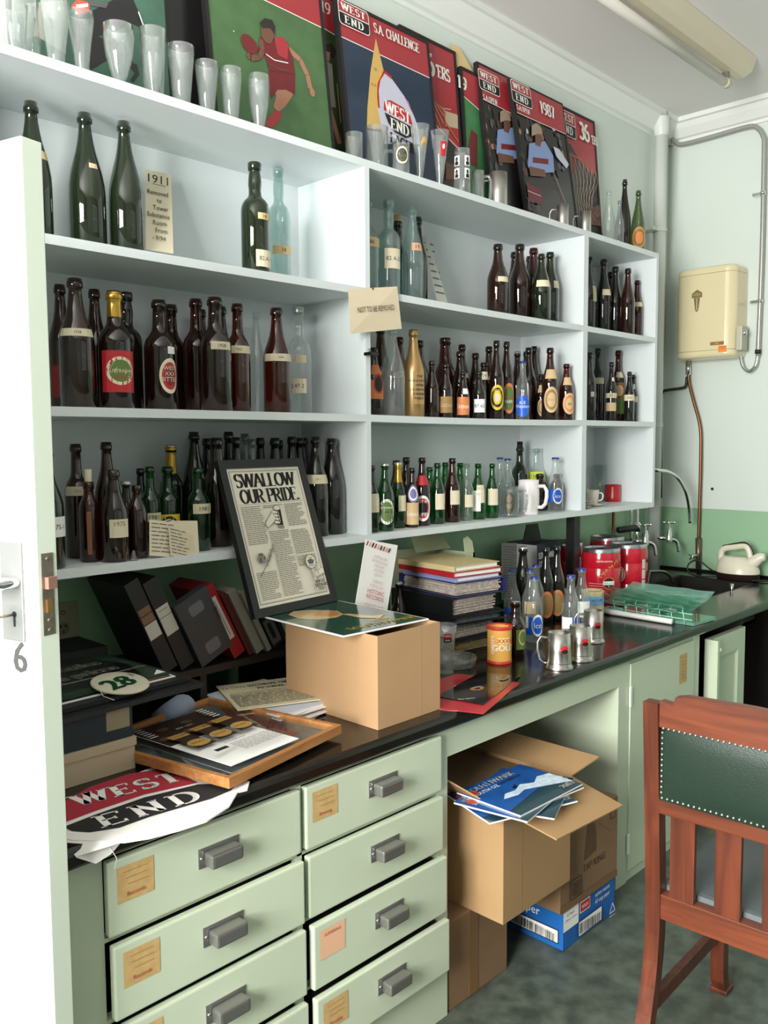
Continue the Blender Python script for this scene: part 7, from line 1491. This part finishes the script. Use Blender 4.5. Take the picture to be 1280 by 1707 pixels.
MB().tube(smooth([(float(c[0][0])-.04, -.30, BZ+.001), (float(c[0][0])-.02, -.30, float(c[0][2])-.005)]+[tuple(float(v) for v in p) for p in c]), .008, mat('old_chrome', '#77756f', .25, .9)).build('spout', t)
# ------------------------------------------------------------------ kettle
KC = mat('kettle_cream', '#d9d3c0', .3); KBR = mat('kettle_brown', '#2a1c18', .3)
kx, ky = 2.80, -.480
t = thing('kettle', 'cream and brown electric kettle on the bench against the right wall', 'kettle', (kx, ky, Z0))
def ell_loft(m, prof, mt, seg=36, cap=True):
    vs = [(kx+b_*math.sin(2*math.pi*i/seg), ky+oy+a*math.cos(2*math.pi*i/seg), Z0+z) for a, b_, oy, z in prof for i in range(seg)]; n = len(prof)
    m.add(vs, [(j*seg+i, j*seg+(i+1) % seg, (j+1)*seg+(i+1) % seg, (j+1)*seg+i) for j in range(n-1) for i in range(seg)], mt, None, True)
    m.add([vs[(n-1)*seg+i] for i in range(seg)], [tuple(range(seg))], mt); m.add([vs[i] for i in range(seg)], [tuple(range(seg))[::-1]], mt)
m = MB(); ell_loft(m, [(.088, .066, 0, 0), (.094, .072, 0, .004), (.097, .074, 0, .030)], KBR); m.build('base', t)
m = MB(); ell_loft(m, [(.097, .074, 0, .031), (.096, .073, 0, .045), (.088, .066, .004, .070), (.070, .052, .010, .092), (.052, .036, .016, .104)], KC); m.build('body', t)
m = MB(); m.tube(smooth([(kx, ky+.078, Z0+.078), (kx, ky+.080, Z0+.115), (kx, ky+.068, Z0+.138), (kx, ky+.02, Z0+.150), (kx, ky-.028, Z0+.158), (kx, ky-.045, Z0+.142), (kx, ky-.055, Z0+.112), (kx, ky-.065, Z0+.085)]), [.015]*99, KC, seg=12, flat=.8) if 0 else m.tube(smooth([(kx, ky+.078, Z0+.070), (kx, ky+.080, Z0+.110), (kx, ky+.068, Z0+.134), (kx, ky+.02, Z0+.146), (kx, ky-.028, Z0+.154), (kx, ky-.045, Z0+.140), (kx, ky-.055, Z0+.110), (kx, ky-.065, Z0+.080)]), .014, KC, seg=12); m.build('handle', t)
MB().tube(smooth([(kx, ky+.072, Z0+.145), (kx, ky+.02, Z0+.159), (kx, ky-.030, Z0+.168), (kx, ky-.055, Z0+.145), (kx, ky-.068, Z0+.118)]), .006, KBR, seg=8).build('handle_trim', t)
t.scale = (1.0, 1.0, 1.0)
MB().tube(smooth([(kx, ky-.060, Z0+.075), (kx, ky-.095, Z0+.105), (kx, ky-.120, Z0+.112)]), [.03, .029, .028, .026, .024, .022, .020, .018, .016], KC, seg=12).build('spout', t)
t.matrix_basis = t.matrix_basis @ Matrix.Scale(1.1, 4)
pk = MB(); c = [lay(a, b_, Z0) for a, b_ in ((1205, 955), (1200, 935))]
loop = [(kx-.02, ky+.10, Z0+.02), (kx-.05, ky+.13, Z0+.05), (2.74, -.30, Z0+.085), (2.70, -.27, Z0+.07), (2.69, -.27, Z0+.03), (2.72, -.31, Z0+.006), (2.76, -.38, Z0+.006), (2.74, -.50, Z0+.006), (2.78, -.60, Z0+.006), (2.86, -.70, Z0+.006)]
pk.tube(smooth(loop, 6), .0042, BK, seg=8); one(pk, 'power_cord', 'black kettle cord looping over the corner of the sink', 'cord', (2.72, -.3, Z0))
# ------------------------------------------------------------------ ceiling light
LC = mat('fitting_cream', '#cfc6ae', .5); TB = mat('tube_glass', '#cfcac0', .3)
t = thing('ceiling_light', 'unlit fluorescent tube fitting in cream metal on the ceiling', 'ceiling light', (1.6, -.58, 3.2))
m = MB(); pf = [(-.535, 3.198), (-.545, 3.145), (-.56, 3.128), (-.60, 3.128), (-.635, 3.145), (-.655, 3.198)]
vs = [(x, y, z) for x in (.95, 2.42) for y, z in pf]; n = len(pf); m.add(vs, [(i, (i+1) % n, n+(i+1) % n, n+i) for i in range(n)]+[tuple(range(n)), tuple(range(n, 2*n))[::-1]], LC); m.build('housing', t)
MB().tube([(.97, -.565, 3.085), (2.30, -.565, 3.085)], .019, TB, seg=16).build('tube', t)
for x in (.96, 2.30): MB().box((x, -.58, 3.075), (x+.012, -.552, 3.13), mat('bracket_grey', '#6d6b66', .5)).build('lamp_holder', t); MB().tube([(x-.006, -.565, 3.085), (x+.028, -.565, 3.085)], .021, LC if x > 2 else BK).build('end_cap', t)
t = thing('wall_plug_hole', 'small dark plugged hole in the right wall above the green band', 'wall fixing', (XE-.002, -.3, 1.2)); q = at(1187, 815, 0, XE-.002); MB().lathe([(.008, 0), (.006, .003), (0, .003)], BK, T=Matrix.Translation(Vector([float(v) for v in q])) @ Matrix.Rotation(math.radians(-90), 4, 'Y')).build('plug', t)
